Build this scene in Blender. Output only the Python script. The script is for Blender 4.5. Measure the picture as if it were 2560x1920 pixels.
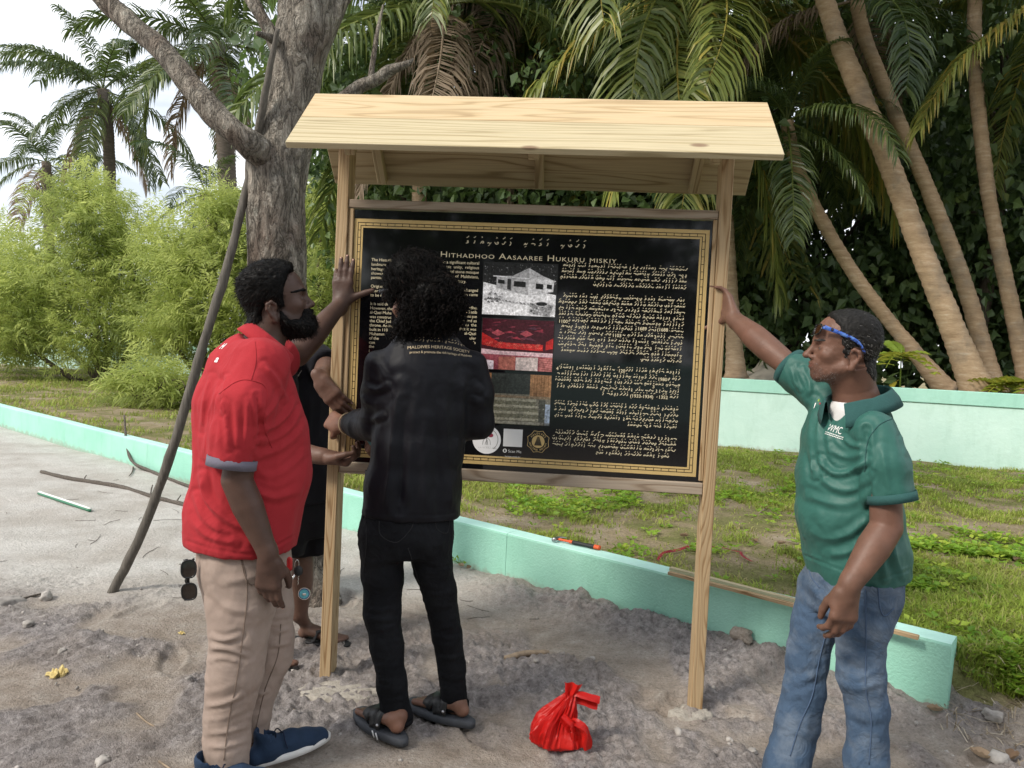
import bpy, bmesh, math, random
import numpy as np
from mathutils import Vector, Matrix, Euler, Quaternion
from mathutils.bvhtree import BVHTree
sc = bpy.context.scene
for o in list(bpy.data.objects): bpy.data.objects.remove(o)
COL = sc.collection
# ------------------------------------------------------------------ camera
FOC = 1850.0; CAMH = 1.42; PITCH = math.radians(2.35); ROLL = math.radians(2.7)   # focal length in pixels of the 2560 wide photo
cd = bpy.data.cameras.new('camera'); cam = bpy.data.objects.new('camera', cd); COL.objects.link(cam)
cd.sensor_width = 36.0; cd.lens = 36.0*FOC/2560.0; cd.clip_start = 0.05; cd.clip_end = 2000.0
FW = np.array([0, math.cos(PITCH), -math.sin(PITCH)]); _u0 = np.array([0, math.sin(PITCH), math.cos(PITCH)])
RT = math.cos(ROLL)*np.array([1., 0, 0]) + math.sin(ROLL)*_u0
UP = -math.sin(ROLL)*np.array([1., 0, 0]) + math.cos(ROLL)*_u0
CP = np.array([0, 0, CAMH])
cam.matrix_world = Matrix(((RT[0], UP[0], -FW[0], CP[0]), (RT[1], UP[1], -FW[1], CP[1]), (RT[2], UP[2], -FW[2], CP[2]), (0, 0, 0, 1)))
sc.camera = cam
# ------------------------------------------------------------------ world, sun, exposure
SUN_EL = math.radians(42); SUN_AZ = math.radians(236)     # azimuth clockwise from +Y: the light comes from behind-left of the camera
wd = bpy.data.worlds.new('World'); sc.world = wd; wd.use_nodes = True
nt = wd.node_tree; nt.nodes.clear()
n_out = nt.nodes.new('ShaderNodeOutputWorld'); n_bg = nt.nodes.new('ShaderNodeBackground')
n_sky = nt.nodes.new('ShaderNodeTexSky'); n_sky.sky_type = 'NISHITA'; n_sky.sun_disc = False
n_sky.sun_elevation = SUN_EL; n_sky.sun_rotation = SUN_AZ; n_sky.air_density = 1.0; n_sky.dust_density = 2.0
n_tc = nt.nodes.new('ShaderNodeTexCoord'); n_mp = nt.nodes.new('ShaderNodeMapping'); n_mp.inputs['Scale'].default_value = (1.6, 1.6, 4.5)
n_no = nt.nodes.new('ShaderNodeTexNoise'); n_no.inputs['Scale'].default_value = 2.3; n_no.inputs['Detail'].default_value = 7; n_no.inputs['Roughness'].default_value = 0.58
n_rp = nt.nodes.new('ShaderNodeValToRGB'); n_rp.color_ramp.elements[0].position = 0.34; n_rp.color_ramp.elements[1].position = 0.60
n_rp.color_ramp.elements[0].color = (0.45, 0.45, 0.45, 1); n_rp.color_ramp.elements[1].color = (0.97, 0.97, 0.97, 1)
n_mx = nt.nodes.new('ShaderNodeMix'); n_mx.data_type = 'RGBA'; n_mx.inputs['B'].default_value = (8.6, 8.8, 9.2, 1)
L = nt.links.new
L(n_tc.outputs['Generated'], n_mp.inputs['Vector']); L(n_mp.outputs['Vector'], n_no.inputs['Vector']); L(n_no.outputs['Fac'], n_rp.inputs['Fac'])
L(n_rp.outputs['Color'], n_mx.inputs['Factor']); L(n_sky.outputs['Color'], n_mx.inputs['A'])
L(n_mx.outputs['Result'], n_bg.inputs['Color']); n_bg.inputs['Strength'].default_value = 0.1
L(n_bg.outputs['Background'], n_out.inputs['Surface'])
sd = bpy.data.lights.new('sun', 'SUN'); sd.energy = 2.0; sd.angle = math.radians(14); sd.color = (1.0, 0.93, 0.82)
sun = bpy.data.objects.new('sun', sd); COL.objects.link(sun)
sdir = Vector((math.sin(SUN_AZ)*math.cos(SUN_EL), math.cos(SUN_AZ)*math.cos(SUN_EL), math.sin(SUN_EL)))   # towards the sun
sun.rotation_euler = (-sdir).to_track_quat('-Z', 'Y').to_euler(); sun.location = sdir*40
sc.view_settings.view_transform = 'Standard'; sc.view_settings.look = 'None'; sc.view_settings.gamma = 1.0
sc.view_settings.exposure = 0.72; sc.view_settings.use_curve_mapping = False
sc.cycles.max_bounces = 6; sc.cycles.diffuse_bounces = 3; sc.cycles.glossy_bounces = 3; sc.cycles.transmission_bounces = 4; sc.cycles.transparent_max_bounces = 8
sc.cycles.use_denoising = True

# ------------------------------------------------------------------ helpers: measuring the place
def ray(px, py): return (px-1280)/FOC*RT - (py-960)/FOC*UP + FW
def at(px, py, Y):
    r = ray(px, py); return CP + r*(Y/r[1])
def atz(px, py, z=0.0):
    r = ray(px, py); return CP + r*((z-CAMH)/r[2])
def proj(V):
    d = np.asarray(V)-CP; z = d@FW
    return np.stack([1280+FOC*(d@RT)/z, 960-FOC*(d@UP)/z], -1)
def A(*v): return np.array(v, float)
def unit(v):
    v = np.asarray(v, float); return v/np.linalg.norm(v)
def unit_rows(v): return v/(np.linalg.norm(v, axis=1)[:, None]+1e-9)
def lerp(a, b, t): return a+(b-a)*t
def sstep(a, b, x):
    t = np.clip((x-a)/(b-a), 0, 1); return t*t*(3-2*t)
# ------------------------------------------------------------------ helpers: noise
_prm = np.random.RandomState(7).permutation(4096).astype(np.int64)
_rv = np.random.RandomState(8).rand(4096)*2-1
def _h(i, j, k): return _rv[_prm[(_prm[(_prm[i & 4095]+j) & 4095]+k) & 4095]]
def vnoise(P):
    P = np.asarray(P, float); I = np.floor(P).astype(np.int64); f = P-I; f = f*f*f*(f*(f*6-15)+10)
    i, j, k = I[..., 0], I[..., 1], I[..., 2]; x, y, z = f[..., 0], f[..., 1], f[..., 2]
    c = [lerp(_h(i, j+a, k+b), _h(i+1, j+a, k+b), x) for a, b in ((0, 0), (1, 0), (0, 1), (1, 1))]
    return lerp(lerp(c[0], c[1], y), lerp(c[2], c[3], y), z)
def fbm(P, octv=4, gain=0.5):
    s = 0; a = 1; P = np.asarray(P, float)
    for o in range(octv): s = s + a*vnoise(P*(2**o)+o*17.3); a *= gain
    return s
# ------------------------------------------------------------------ helpers: objects
def tag(o, label=None, cat=None, group=None, kind=None):
    if label: o['label'] = label
    if cat: o['category'] = cat
    if group: o['group'] = group
    if kind: o['kind'] = kind
    return o
def link(o, parent=None):
    COL.objects.link(o)
    if parent is not None: o.parent = parent
    return o
def thing(name, label, cat, loc=(0, 0, 0), rz=0, group=None):
    o = bpy.data.objects.new(name, None); o.empty_display_size = 0.1; o.location = loc; o.rotation_euler = (0, 0, rz)
    link(o); return tag(o, label, cat, group)
def mesh_np(name, V, faces, mat=None, smooth=True, cols=None):
    """faces: array (n,3)/(n,4) or a list of such arrays"""
    me = bpy.data.meshes.new(name); V = np.ascontiguousarray(V, dtype=np.float32)
    fl = faces if isinstance(faces, list) else [faces]
    fl = [np.asarray(f, np.int32) for f in fl if len(f)]
    me.vertices.add(len(V)); me.vertices.foreach_set('co', V.ravel())
    nl = sum(f.size for f in fl); npoly = sum(len(f) for f in fl)
    me.loops.add(nl); me.polygons.add(npoly)
    me.loops.foreach_set('vertex_index', np.concatenate([f.ravel() for f in fl]).astype(np.int32))
    tot = np.concatenate([np.full(len(f), f.shape[1]) for f in fl]); st = np.concatenate([[0], np.cumsum(tot)[:-1]])
    me.polygons.foreach_set('loop_start', st.astype(np.int32))
    me.polygons.foreach_set('use_smooth', np.full(npoly, smooth))
    me.update(calc_edges=True); me.validate()
    if cols is not None:
        a = me.color_attributes.new('tone', 'FLOAT_COLOR', 'POINT'); c = np.ones((len(V), 4), np.float32); c[:, :cols.shape[1]] = cols; a.data.foreach_set('color', c.ravel())
    if mat: me.materials.append(mat)
    return me
def obj_np(name, V, faces, mat=None, parent=None, smooth=True, cols=None):
    return link(bpy.data.objects.new(name, mesh_np(name, V, faces, mat, smooth, cols)), parent)
def obj_me(name, me, parent=None, mw=None):
    o = link(bpy.data.objects.new(name, me), parent)
    if mw is not None: o.matrix_local = mw
    return o
def bm_obj(name, bm, mat, parent=None, smooth=False, mw=None):
    me = bpy.data.meshes.new(name); bm.normal_update(); bm.to_mesh(me); bm.free()
    if smooth: me.polygons.foreach_set('use_smooth', np.full(len(me.polygons), True))
    if mat: me.materials.append(mat)
    return obj_me(name, me, parent, mw)
def box_bm(sx, sy, sz, bev=0.002, seg=1, bm=None, mw=None):
    bm = bm or bmesh.new(); g = bmesh.ops.create_cube(bm, size=1.0)['verts']
    bmesh.ops.scale(bm, vec=(sx, sy, sz), verts=g)
    if bev:
        es = list({e for v in g for e in v.link_edges}); r = bmesh.ops.bevel(bm, geom=es, offset=bev, segments=seg, affect='EDGES'); g = list({v for f in r['faces'] for v in f.verts} | {v for v in g if v.is_valid})
    if mw is not None: bmesh.ops.transform(bm, matrix=mw, verts=g)
    return bm
def box(name, size, loc, mat, parent=None, rot=(0, 0, 0), bev=0.002):
    return bm_obj(name, box_bm(*size, bev=bev), mat, parent, mw=Matrix.LocRotScale(Vector(loc), Euler(rot), None))
def catmull(P, n):
    P = np.asarray(P, float); m = len(P); t = np.linspace(0, m-1, n); i = np.clip(t.astype(int), 0, m-2); f = (t-i)[:, None]
    p0 = P[np.clip(i-1, 0, m-1)]; p1 = P[i]; p2 = P[i+1]; p3 = P[np.clip(i+2, 0, m-1)]
    return 0.5*((2*p1)+(-p0+p2)*f+(2*p0-5*p1+4*p2-p3)*f*f+(-p0+3*p1-3*p2+p3)*f**3)
def tube(P, R, sides=8, cap=True, ref=(0.3, 0.9, 0.2)):
    """swept tube: P (n,3), R scalar or (n,)"""
    P = np.asarray(P, float); n = len(P); R = np.broadcast_to(np.asarray(R, float), (n,))
    T = np.gradient(P, axis=0); T /= np.linalg.norm(T, axis=1)[:, None]+1e-12
    N = np.zeros_like(P); v = np.asarray(ref, float); v = v-T[0]*(v@T[0]); v /= np.linalg.norm(v)
    for i in range(n):
        v = v-T[i]*(v@T[i]); v /= np.linalg.norm(v); N[i] = v
    B = np.cross(T, N); a = np.arange(sides)/sides*2*math.pi
    V = P[:, None]+R[:, None, None]*(np.cos(a)[None, :, None]*N[:, None]+np.sin(a)[None, :, None]*B[:, None])
    V = V.reshape(-1, 3); i = np.arange(n-1)[:, None]*sides; j = np.arange(sides)[None]; k = (j+1) % sides
    Fq = np.stack([i+j, i+k, i+sides+k, i+sides+j], -1).reshape(-1, 4); fl = [Fq]
    if cap:
        V = np.vstack([V, P[:1], P[-1:]]); c0 = n*sides; s = np.arange(sides)
        fl.append(np.stack([np.full(sides, c0), (s+1) % sides, s], -1)); b = (n-1)*sides
        fl.append(np.stack([np.full(sides, c0+1), b+s, b+(s+1) % sides], -1))
    return V, fl
def join(parts):
    """parts: list of (V, faces or list of faces)"""
    Vs = []; q = []; t = []; off = 0
    for V, fs in parts:
        for f in (fs if isinstance(fs, list) else [fs]):
            f = np.asarray(f)
            if len(f): (q if f.shape[1] == 4 else t).append(f+off)
        Vs.append(V); off += len(V)
    return np.vstack(Vs), ([np.vstack(q)] if q else [])+([np.vstack(t)] if t else [])
# ------------------------------------------------------------------ helpers: materials
class NT:
    def __init__(s, name):
        s.m = bpy.data.materials.new(name); s.m.use_nodes = True; s.t = s.m.node_tree; s.b = s.t.nodes['Principled BSDF']; s.out = s.t.nodes['Material Output']
        s.tc = s.t.nodes.new('ShaderNodeTexCoord')
    def n(s, typ, **kw):
        nd = s.t.nodes.new('ShaderNode'+typ)
        for k, v in kw.items():
            if k in nd.inputs: s.i(nd, k, v)
            else: setattr(nd, k, v)
        return nd
    def i(s, nd, key, v):
        if isinstance(v, bpy.types.NodeSocket): s.t.links.new(v, nd.inputs[key])
        else: nd.inputs[key].default_value = v
    def coord(s, sc=(1, 1, 1), loc=(0, 0, 0), rnd=False, kind='Object'):
        mp = s.n('Mapping'); v = s.tc.outputs[kind]
        if rnd:
            oi = s.n('ObjectInfo'); vm = s.n('VectorMath', operation='MULTIPLY_ADD'); cx = s.n('CombineXYZ')
            for k in 'XYZ': s.i(cx, k, oi.outputs['Random'])
            s.i(vm, 0, cx.outputs[0]); vm.inputs[1].default_value = (13.7, 7.3, 9.1); s.i(vm, 2, v); v = vm.outputs[0]
        s.i(mp, 'Vector', v); mp.inputs['Scale'].default_value = sc; mp.inputs['Location'].default_value = loc; return mp.outputs[0]
    def noise(s, vec, scale=5, detail=4, rough=0.55, dist=0.0):
        return s.n('TexNoise', Vector=vec, Scale=scale, Detail=detail, Roughness=rough, Distortion=dist).outputs['Fac']
    def ramp(s, fac, stops):
        r = s.n('ValToRGB', Fac=fac); e = r.color_ramp.elements
        while len(e) < len(stops): e.new(0.5)
        for el, (p, c) in zip(e, stops):
            el.position = p; c = (c, c, c) if np.isscalar(c) else c; el.color = (*c, 1)
        return r.outputs['Color']
    def mix(s, fac, a, b, typ='MIX'):
        m = s.n('Mix', data_type='RGBA', blend_type=typ)
        for k, v in (('Factor', fac), ('A', a), ('B', b)):
            if isinstance(v, tuple): v = (*v, 1)
            sk = [q for q in m.inputs if q.name == k and (q.type == 'RGBA' if k != 'Factor' else q.type == 'VALUE')][0]
            if isinstance(v, bpy.types.NodeSocket): s.t.links.new(v, sk)
            else: sk.default_value = v
        return m.outputs['Result'] if m.outputs['Result'].type == 'RGBA' else [q for q in m.outputs if q.type == 'RGBA'][0]
    def math(s, op, a, b=0.0):
        m = s.n('Math', operation=op); s.i(m, 0, a); s.i(m, 1, b); return m.outputs[0]
    def attr(s, name='tone'): return s.n('Attribute', attribute_name=name).outputs['Color']
    def base(s, c): s.i(s.b, 'Base Color', (*c, 1) if isinstance(c, tuple) else c); return s
    def set(s, **kw):
        for k, v in kw.items(): s.i(s.b, k.replace('_', ' '), v)
        return s
    def bump(s, h, strength=0.3, dist=0.01):
        b = s.n('Bump', Strength=strength, Distance=dist, Height=h); s.i(s.b, 'Normal', b.outputs[0]); return s
    def translucent(s, col, fac=0.35):
        tr = s.n('BsdfTranslucent'); s.i(tr, 'Color', (*col, 1) if isinstance(col, tuple) else col)
        mx = s.n('MixShader'); mx.inputs[0].default_value = fac
        s.t.links.new(s.b.outputs[0], mx.inputs[1]); s.t.links.new(tr.outputs[0], mx.inputs[2]); s.t.links.new(mx.outputs[0], s.out.inputs['Surface']); return s
def simple(name, col, rough=0.6, var=0.12, scale=30.0, bump=0.0, bscale=200.0, metal=0.0, spec=0.5, rnd=False):
    m = NT(name); c = m.coord(rnd=rnd); f = m.noise(c, scale, 5)
    d = tuple(max(0, x*(1-var)) for x in col); l = tuple(min(1, x*(1+var)) for x in col)
    m.base(m.ramp(f, [(0.3, d), (0.7, l)])).set(Roughness=rough, Metallic=metal, Specular_IOR_Level=spec)
    if bump: m.bump(m.noise(c, bscale, 3), bump, 0.003)
    return m.m
def leaf_mat(name, stops, trans=0.35, rough=0.5, spec=0.35, tcol=None):
    """colour runs over the per-leaf tone (vertex colour r = random per leaf)"""
    m = NT(name); t = m.attr(); sp = m.n('SeparateColor'); m.i(sp, 0, t)
    c = m.ramp(sp.outputs[0], stops); m.base(c).set(Roughness=rough, Specular_IOR_Level=spec)
    tc = m.mix(0.5, c, tcol or tuple(min(1, x*2.0) for x in stops[-1][1])); m.translucent(tc, trans); return m.m
# ================================================================== THE SETTING
rng = np.random.RandomState(11)
WP0 = A(1.87, 3.02); WD = unit(A(-9.33, 7.79)); WN = A(-WD[1], WD[0])*-1.0
if WN[1] < 0: WN = -WN
def wall_sa(x, y):
    dx, dy = x-WP0[0], y-WP0[1]; return dx*WN[0]+dy*WN[1], dx*WD[0]+dy*WD[1]
def n2(x, y, s, o=0.0): return vnoise(np.stack([x*s, y*s, np.full_like(x, o)], -1))
def disturb(x, y):
    m = 0.5+0.55*n2(x, y, 1.3, 3.1)+0.45*n2(x, y, 3.1, 9.0)+0.25*n2(x, y, 7.0, 5.0)
    reg = sstep(4.3, 3.5, y+0.25*n2(x, y, 1.1, 1.0)+np.clip(x+0.2, -9, 0)*0.05)
    s, a = wall_sa(x, y); heap = np.exp(-((s+0.12)/0.22)**2)*sstep(-0.2, 0.3, a)*sstep(3.0, 1.8, a)
    return np.clip(sstep(0.30-0.16*sstep(0.2, -1.2, x), 0.58-0.16*sstep(0.2, -1.2, x), m)*reg+heap, 0, 1)
_fp = np.random.RandomState(31); FPR = [(_fp.uniform(-2.0, 1.8), _fp.uniform(2.2, 4.2), _fp.rand()*6.28) for _ in range(34)]
def height(x, y):
    x = np.asarray(x, float); y = np.asarray(y, float); s, a = wall_sa(x, y)
    w = np.clip(-a/0.55, 0, 1); lo = lerp(0.04, -0.25, w); hi = lerp(0.10, 0.95, w)
    lm = sstep(lo, hi, s)
    near = np.exp(-((x*x+(y-3)**2)/60.0))
    dz = disturb(x, y)
    sand = 0.018*n2(x, y, 1.1)+0.014*n2(x, y, 2.7, 4.0)*near+near*dz*(0.014*n2(x, y, 9, 2.0)+0.018*np.abs(n2(x, y, 17, 6.0))+0.022*np.abs(n2(x, y, 31, 8.0))+0.010*n2(x, y, 52, 9.0)+0.004)+near*0.004*n2(x, y, 13, 3.3)
    heap = np.exp(-((s+0.05)/0.17)**2)*sstep(-0.1, 0.35, a)*sstep(2.9, 1.6, a)*(0.055+0.05*n2(x, y, 4.0, 1.5)+0.035*n2(x, y, 10.0, 2.5))
    if x.size > 2000:
        for fx, fy, fa in FPR:
            m_ = (np.abs(x-fx) < 0.3) & (np.abs(y-fy) < 0.3)
            if not m_.any(): continue
            u, v = (x[m_]-fx)*math.cos(fa)+(y[m_]-fy)*math.sin(fa), -(x[m_]-fx)*math.sin(fa)+(y[m_]-fy)*math.cos(fa); q = np.sqrt((u/0.14)**2+(v/0.055)**2); t_ = sand[m_]; sand[m_] = t_-0.014*sstep(1.05, 0.75, q)+0.007*np.exp(-((q-1.2)/0.18)**2)
    lawn = 0.235+0.03*n2(x, y, 0.6, 7.0)+0.02*n2(x, y, 2.3, 3.0)+0.06*sstep(0, 6, s)
    far = sstep(30, 60, y)*-0.5
    return lerp(sand+np.maximum(heap, 0), lawn, lm)+far
def graded(a, b, step, lo, hi, g=1.11):
    c = list(np.arange(a, b+1e-6, step)); st = step; v = c[-1]
    while v < hi: st = min(st*g, 20); v += st; c.append(v)
    st = step; v = c[0]; p = []
    while v > lo: st = min(st*g, 20); v -= st; p.append(v)
    return np.array(p[::-1]+c)
ga_ = graded(-2.0, 4.4, 0.0115, -200, 200); gs_ = np.array(sorted(list(graded(-2.0, 0.012, 0.0115, -60, -2.0))[:-1]+[0.03, 0.05, 0.07, 0.10]+list(graded(0.13, 0.9, 0.03, 0.13, 260))))
gs_ = gs_[gs_ > -70]; GA, GS = np.meshgrid(ga_, gs_); GX = WP0[0]+GA*WD[0]+GS*WN[0]; GY = WP0[1]+GA*WD[1]+GS*WN[1]; GZ = height(GX, GY)
GV = np.stack([GX, GY, GZ], -1).reshape(-1, 3); nx = len(ga_)
gi = (np.arange(len(gs_)-1)[:, None]*nx+np.arange(nx-1)[None]).ravel()
GF = np.stack([gi, gi+nx, gi+nx+1, gi+1], -1)
fc = GV[GF].mean(1); fs, fa = wall_sa(fc[:, 0], fc[:, 1])
edge = np.where(fa > 0, 0.07, 0.07+0.25*np.clip(-fa/0.5, 0, 1)*(0.6+0.9*n2(fc[:, 0], fc[:, 1], 3.0, 2.2)))
LM = fs > edge
gs, ga = wall_sa(GV[:, 0], GV[:, 1])
road = sstep(3.75, 4.5, GV[:, 1]+0.4*n2(GV[:, 0], GV[:, 1], 0.9, 4.4)+0.15*n2(GV[:, 0], GV[:, 1], 3.9, 4.4))*sstep(0.5, -0.9, GV[:, 0])
gc = np.stack([disturb(GV[:, 0], GV[:, 1]), road, np.clip(GV[:, 2]*5, 0, 1)], -1)
def sub(V, Fq, m, c):
    f = Fq[m]; u, inv = np.unique(f, return_inverse=True); return V[u], inv.reshape(f.shape), c[u]
m = NT('sand'); c = m.coord(); tn = m.n('SeparateColor'); m.i(tn, 0, m.attr())
big = m.noise(c, 1.7, 5, 0.6); fine = m.noise(c, 85, 5, 0.7); mid = m.noise(c, 9, 6, 0.65)
comp = m.ramp(mid, [(0.3, (0.26, 0.215, 0.175)), (0.52, (0.37, 0.32, 0.275)), (0.72, (0.47, 0.425, 0.38))])
clod = m.ramp(m.noise(c, 26, 5, 0.7), [(0.3, (0.15, 0.135, 0.132)), (0.5, (0.30, 0.275, 0.268)), (0.7, (0.45, 0.415, 0.405))])
rd = m.ramp(m.noise(c, 3.2, 7, 0.7), [(0.3, (0.50, 0.475, 0.44)), (0.55, (0.62, 0.60, 0.565)), (0.75, (0.68, 0.66, 0.63))])
col = m.mix(tn.outputs[0], comp, clod); col = m.mix(tn.outputs[1], col, rd)
col = m.mix(m.ramp(big, [(0.42, 0.0), (0.62, 0.35)]), col, (0.33, 0.275, 0.225))
sp = m.ramp(fine, [(0.30, 0.52), (0.44, 0.92), (0.58, 1.02), (0.72, 1.35)]); col = m.mix(1.0, col, sp, 'MULTIPLY')
m.base(col).set(Roughness=0.95, Specular_IOR_Level=0.15)
h = m.math('ADD', m.math('MULTIPLY', m.noise(c, 160, 4, 0.7), 0.4), m.math('MULTIPLY', m.noise(c, 45, 5, 0.7), 0.8)); m.bump(h, 1.0, 0.022); MSAND = m.m
m = NT('lawn_soil'); c = m.coord(); f = m.noise(c, 2.2, 6, 0.6)
col = m.ramp(f, [(0.30, (0.13, 0.15, 0.045)), (0.44, (0.20, 0.19, 0.085)), (0.54, (0.29, 0.235, 0.15)), (0.72, (0.40, 0.34, 0.26))])
m.base(m.mix(1.0, col, m.ramp(m.noise(c, 60, 4, 0.7), [(0.3, 0.6), (0.7, 1.3)]), 'MULTIPLY')).set(Roughness=0.95, Specular_IOR_Level=0.1); m.bump(m.noise(c, 70, 4, 0.7), 0.8, 0.02); MLAWN = m.m
V_, F_, C_ = sub(GV, GF, ~LM, gc); tag(obj_np('sand_ground', V_, F_, MSAND, cols=C_), 'bare grey sand in front of the low mint wall', kind='structure')
V_, F_, C_ = sub(GV, GF, LM, gc); tag(obj_np('lawn_ground', V_, F_, MLAWN, cols=C_), 'patchy lawn soil behind the low mint wall', kind='structure')

# ---------------------------------------------------------------- mint walls
def mint(name, c0, c1, bs=60, zmud=-0.02):
    m = NT(name); c = m.coord(); f = m.noise(c, 1.6, 6, 0.65); col = m.ramp(f, [(0.3, c0), (0.7, c1)])
    st = m.ramp(m.noise(m.coord((1, 1, 0.25)), 6, 6, 0.7), [(0.30, (0.74, 0.80, 0.76)), (0.48, (1, 1, 1))]); col = m.mix(0.45, col, st, 'MULTIPLY')
    sx = m.n('SeparateXYZ', Vector=c); zz = m.math('ADD', sx.outputs[2], m.math('MULTIPLY', m.math('SUBTRACT', m.noise(c, 9, 6, 0.7), 0.5), 0.22)); mud = m.ramp(zz, [(zmud, 0.55), (zmud+0.07, 0.0)]); col = m.mix(mud, col, (0.30, 0.27, 0.21)); sc_ = m.noise(c, 30, 6, 0.75); col = m.mix(m.ramp(sc_, [(0.66, 0.0), (0.72, 0.5)]), col, (0.33, 0.42, 0.36))
    m.base(col).set(Roughness=0.8, Specular_IOR_Level=0.25).bump(m.noise(c, bs, 4, 0.6), 0.55, 0.008); return m.m
M_LOW = mint('mint_paint_stucco', (0.29, 0.60, 0.475), (0.38, 0.70, 0.575), 75); M_TOP = mint('mint_paint_top', (0.42, 0.70, 0.62), (0.50, 0.78, 0.70), 25)
M_BW = mint('pale_mint_paint', (0.50, 0.71, 0.63), (0.60, 0.80, 0.72), 18, 0.26); M_CAP = mint('mint_paint_cap', (0.34, 0.63, 0.52), (0.42, 0.71, 0.60), 18)
lw = thing('low_garden_wall', 'low mint green painted garden wall running from the right foreground to the far left', 'wall', (WP0[0], WP0[1], 0))
TH = 0.13; joints = [0.0, 2.42, 5.1, 7.4, 9.7, 12.2, 15.0, 19.0, 24.0]
MW = Matrix(((WD[0], WN[0], 0, 0), (WD[1], WN[1], 0, 0), (0, 0, 1, 0), (0, 0, 0, 1)))
for a0, a1 in zip(joints[:-1], joints[1:]):
    n = max(4, int((a1-a0)/0.25)); t = np.linspace(a0+0.0015, a1-0.0015, n)
    prof = [(0.012, -0.25), (0.0, 0.10), (0.0, 0.288), (0.004, 0.298), (0.012, 0.302), (TH-0.012, 0.302), (TH-0.003, 0.297), (TH, 0.285), (TH, -0.25)]
    V = np.array([[a, p[0]+(0.004*float(vnoise(A(a*1.3, p[1]*2, 1))) if p[1] > 0 else 0), p[1]+(0.004*float(vnoise(A(a*0.9, 5, 2))) if p[1] > .2 else 0)] for a in t for p in prof]); k = len(prof)
    i = (np.arange(n-1)[:, None]*k+np.arange(k-1)[None]).ravel(); Fq = np.stack([i, i+k, i+k+1, i+1], -1)
    ends = [list(range(k))[::-1], [(n-1)*k+q for q in range(k)]]
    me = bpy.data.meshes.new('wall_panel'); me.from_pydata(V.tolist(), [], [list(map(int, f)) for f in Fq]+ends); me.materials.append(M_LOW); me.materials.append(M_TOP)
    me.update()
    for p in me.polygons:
        if p.normal.z > 0.6: p.material_index = 1  # faces pointing up get the lighter mint
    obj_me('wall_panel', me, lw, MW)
def thick_wall(name, label, pts, z0, z1, th, cap_h, cap_o):
    root = thing(name, label, 'wall', (pts[0][0], pts[0][1], 0)); o = A(*pts[0])
    for part, za, zb, off, mt in (('wall_face', z0, z1-cap_h, 0.0, M_BW), ('coping', z1-cap_h+0.001, z1, cap_o, M_CAP)):
        P = np.array(pts)-o; n = len(P); d = np.gradient(P, axis=0); d /= np.linalg.norm(d, axis=1)[:, None]; nn = np.stack([-d[:, 1], d[:, 0]], -1)
        sg = [-1 if part else -1, 1]; V = []; 
        for p, q in zip(P, nn):
            for z in (za, zb):
                for s_ in (-(th/2+off), th/2+off): V.append((*(p+q*s_), z))
        Fq = []
        for i in range(n-1):
            b = i*4; e = b+4
            Fq += [(b, e, e+2, b+2), (b+1, b+3, e+3, e+1), (b+2, e+2, e+3, b+3)]
            if part == 'coping': Fq.append((b, b+1, e+1, e))
        Fq += [(0, 2, 3, 1), (4*n-4, 4*n-3, 4*n-1, 4*n-2)]
        me = bpy.data.meshes.new(part); me.from_pydata(V, [], Fq); me.materials.append(mt); me.update()
        bm = bmesh.new(); bm.from_mesh(me); bmesh.ops.recalc_face_normals(bm, faces=bm.faces); bmesh.ops.bevel(bm, geom=list(bm.edges), offset=0.006, segments=1, affect='EDGES'); bm.to_mesh(me); bm.free()
        obj_me(part, me, root)
    return root
thick_wall('boundary_wall', 'pale mint boundary wall behind the lawn on the right with palms rising over it', [(13, 5.85), (9.5, 7.3), (6.12, 8.84), (2.86, 10.27), (-0.6, 11.75)], 0.0, 1.222, 0.16, 0.17, 0.018)
thick_wall('boundary_wall', 'pale mint boundary wall far back on the left behind the feathery shrubs', [(-0.7, 12.0), (-2.6, 19.4), (-8.3, 21.5), (-16.0, 24.35), (-27, 28.4)], 0.0, 1.255, 0.16, 0.17, 0.018)
thick_wall('boundary_wall', 'pale mint wall across the road behind the photographer', [(-14, -7.5), (0, -8.2), (14, -7.0)], -0.05, 1.35, 0.16, 0.17, 0.018)

# ---------------------------------------------------------------- leaves
def leaves(P, D, Nrm, Ln, Wd, tone, fold=0.25, droop=0.0, shape='leaf'):
    """one leaf per row: base P, direction D, normal Nrm; two quads folded along the midrib"""
    n = len(P); S = np.cross(D, Nrm); S /= np.linalg.norm(S, axis=1)[:, None]+1e-9; Nn = np.cross(S, D)
    Ln = np.broadcast_to(Ln, (n,))[:, None]; Wd = np.broadcast_to(Wd, (n,))[:, None]
    g = A(0, 0, -1)[None]*droop*Ln
    b = P; mid = P+D*Ln*0.45+g*0.25; tip = P+D*Ln+g; up = Nn*Wd*fold
    l = P+D*Ln*0.42-S*Wd*0.5+up+g*0.2; r = P+D*Ln*0.42+S*Wd*0.5+up+g*0.2
    V = np.stack([b, mid, tip, l, r], 1).reshape(-1, 3); i = np.arange(n)[:, None]*5
    Fq = np.concatenate([i+np.array([[0, 1, 3, 3]])[:, :3], i+np.array([[3, 1, 2]]), i+np.array([[0, 4, 1]]), i+np.array([[4, 2, 1]])])
    return V, Fq, np.repeat(tone, 5)
def rdir(n, r=rng):
    v = r.normal(size=(n, 3)); return v/np.linalg.norm(v, axis=1)[:, None]
M_FOREST = leaf_mat('forest_leaf', [(0.0, (0.04, 0.07, 0.028)), (0.5, (0.095, 0.155, 0.055)), (0.85, (0.17, 0.24, 0.085)), (1.0, (0.15, 0.18, 0.05))], 0.3, 0.42, 0.45, (0.16, 0.26, 0.05))
M_SHRUB = leaf_mat('shrub_leaf', [(0.0, (0.13, 0.18, 0.05)), (0.5, (0.28, 0.35, 0.09)), (1.0, (0.46, 0.52, 0.17))], 0.5, 0.55)
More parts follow.
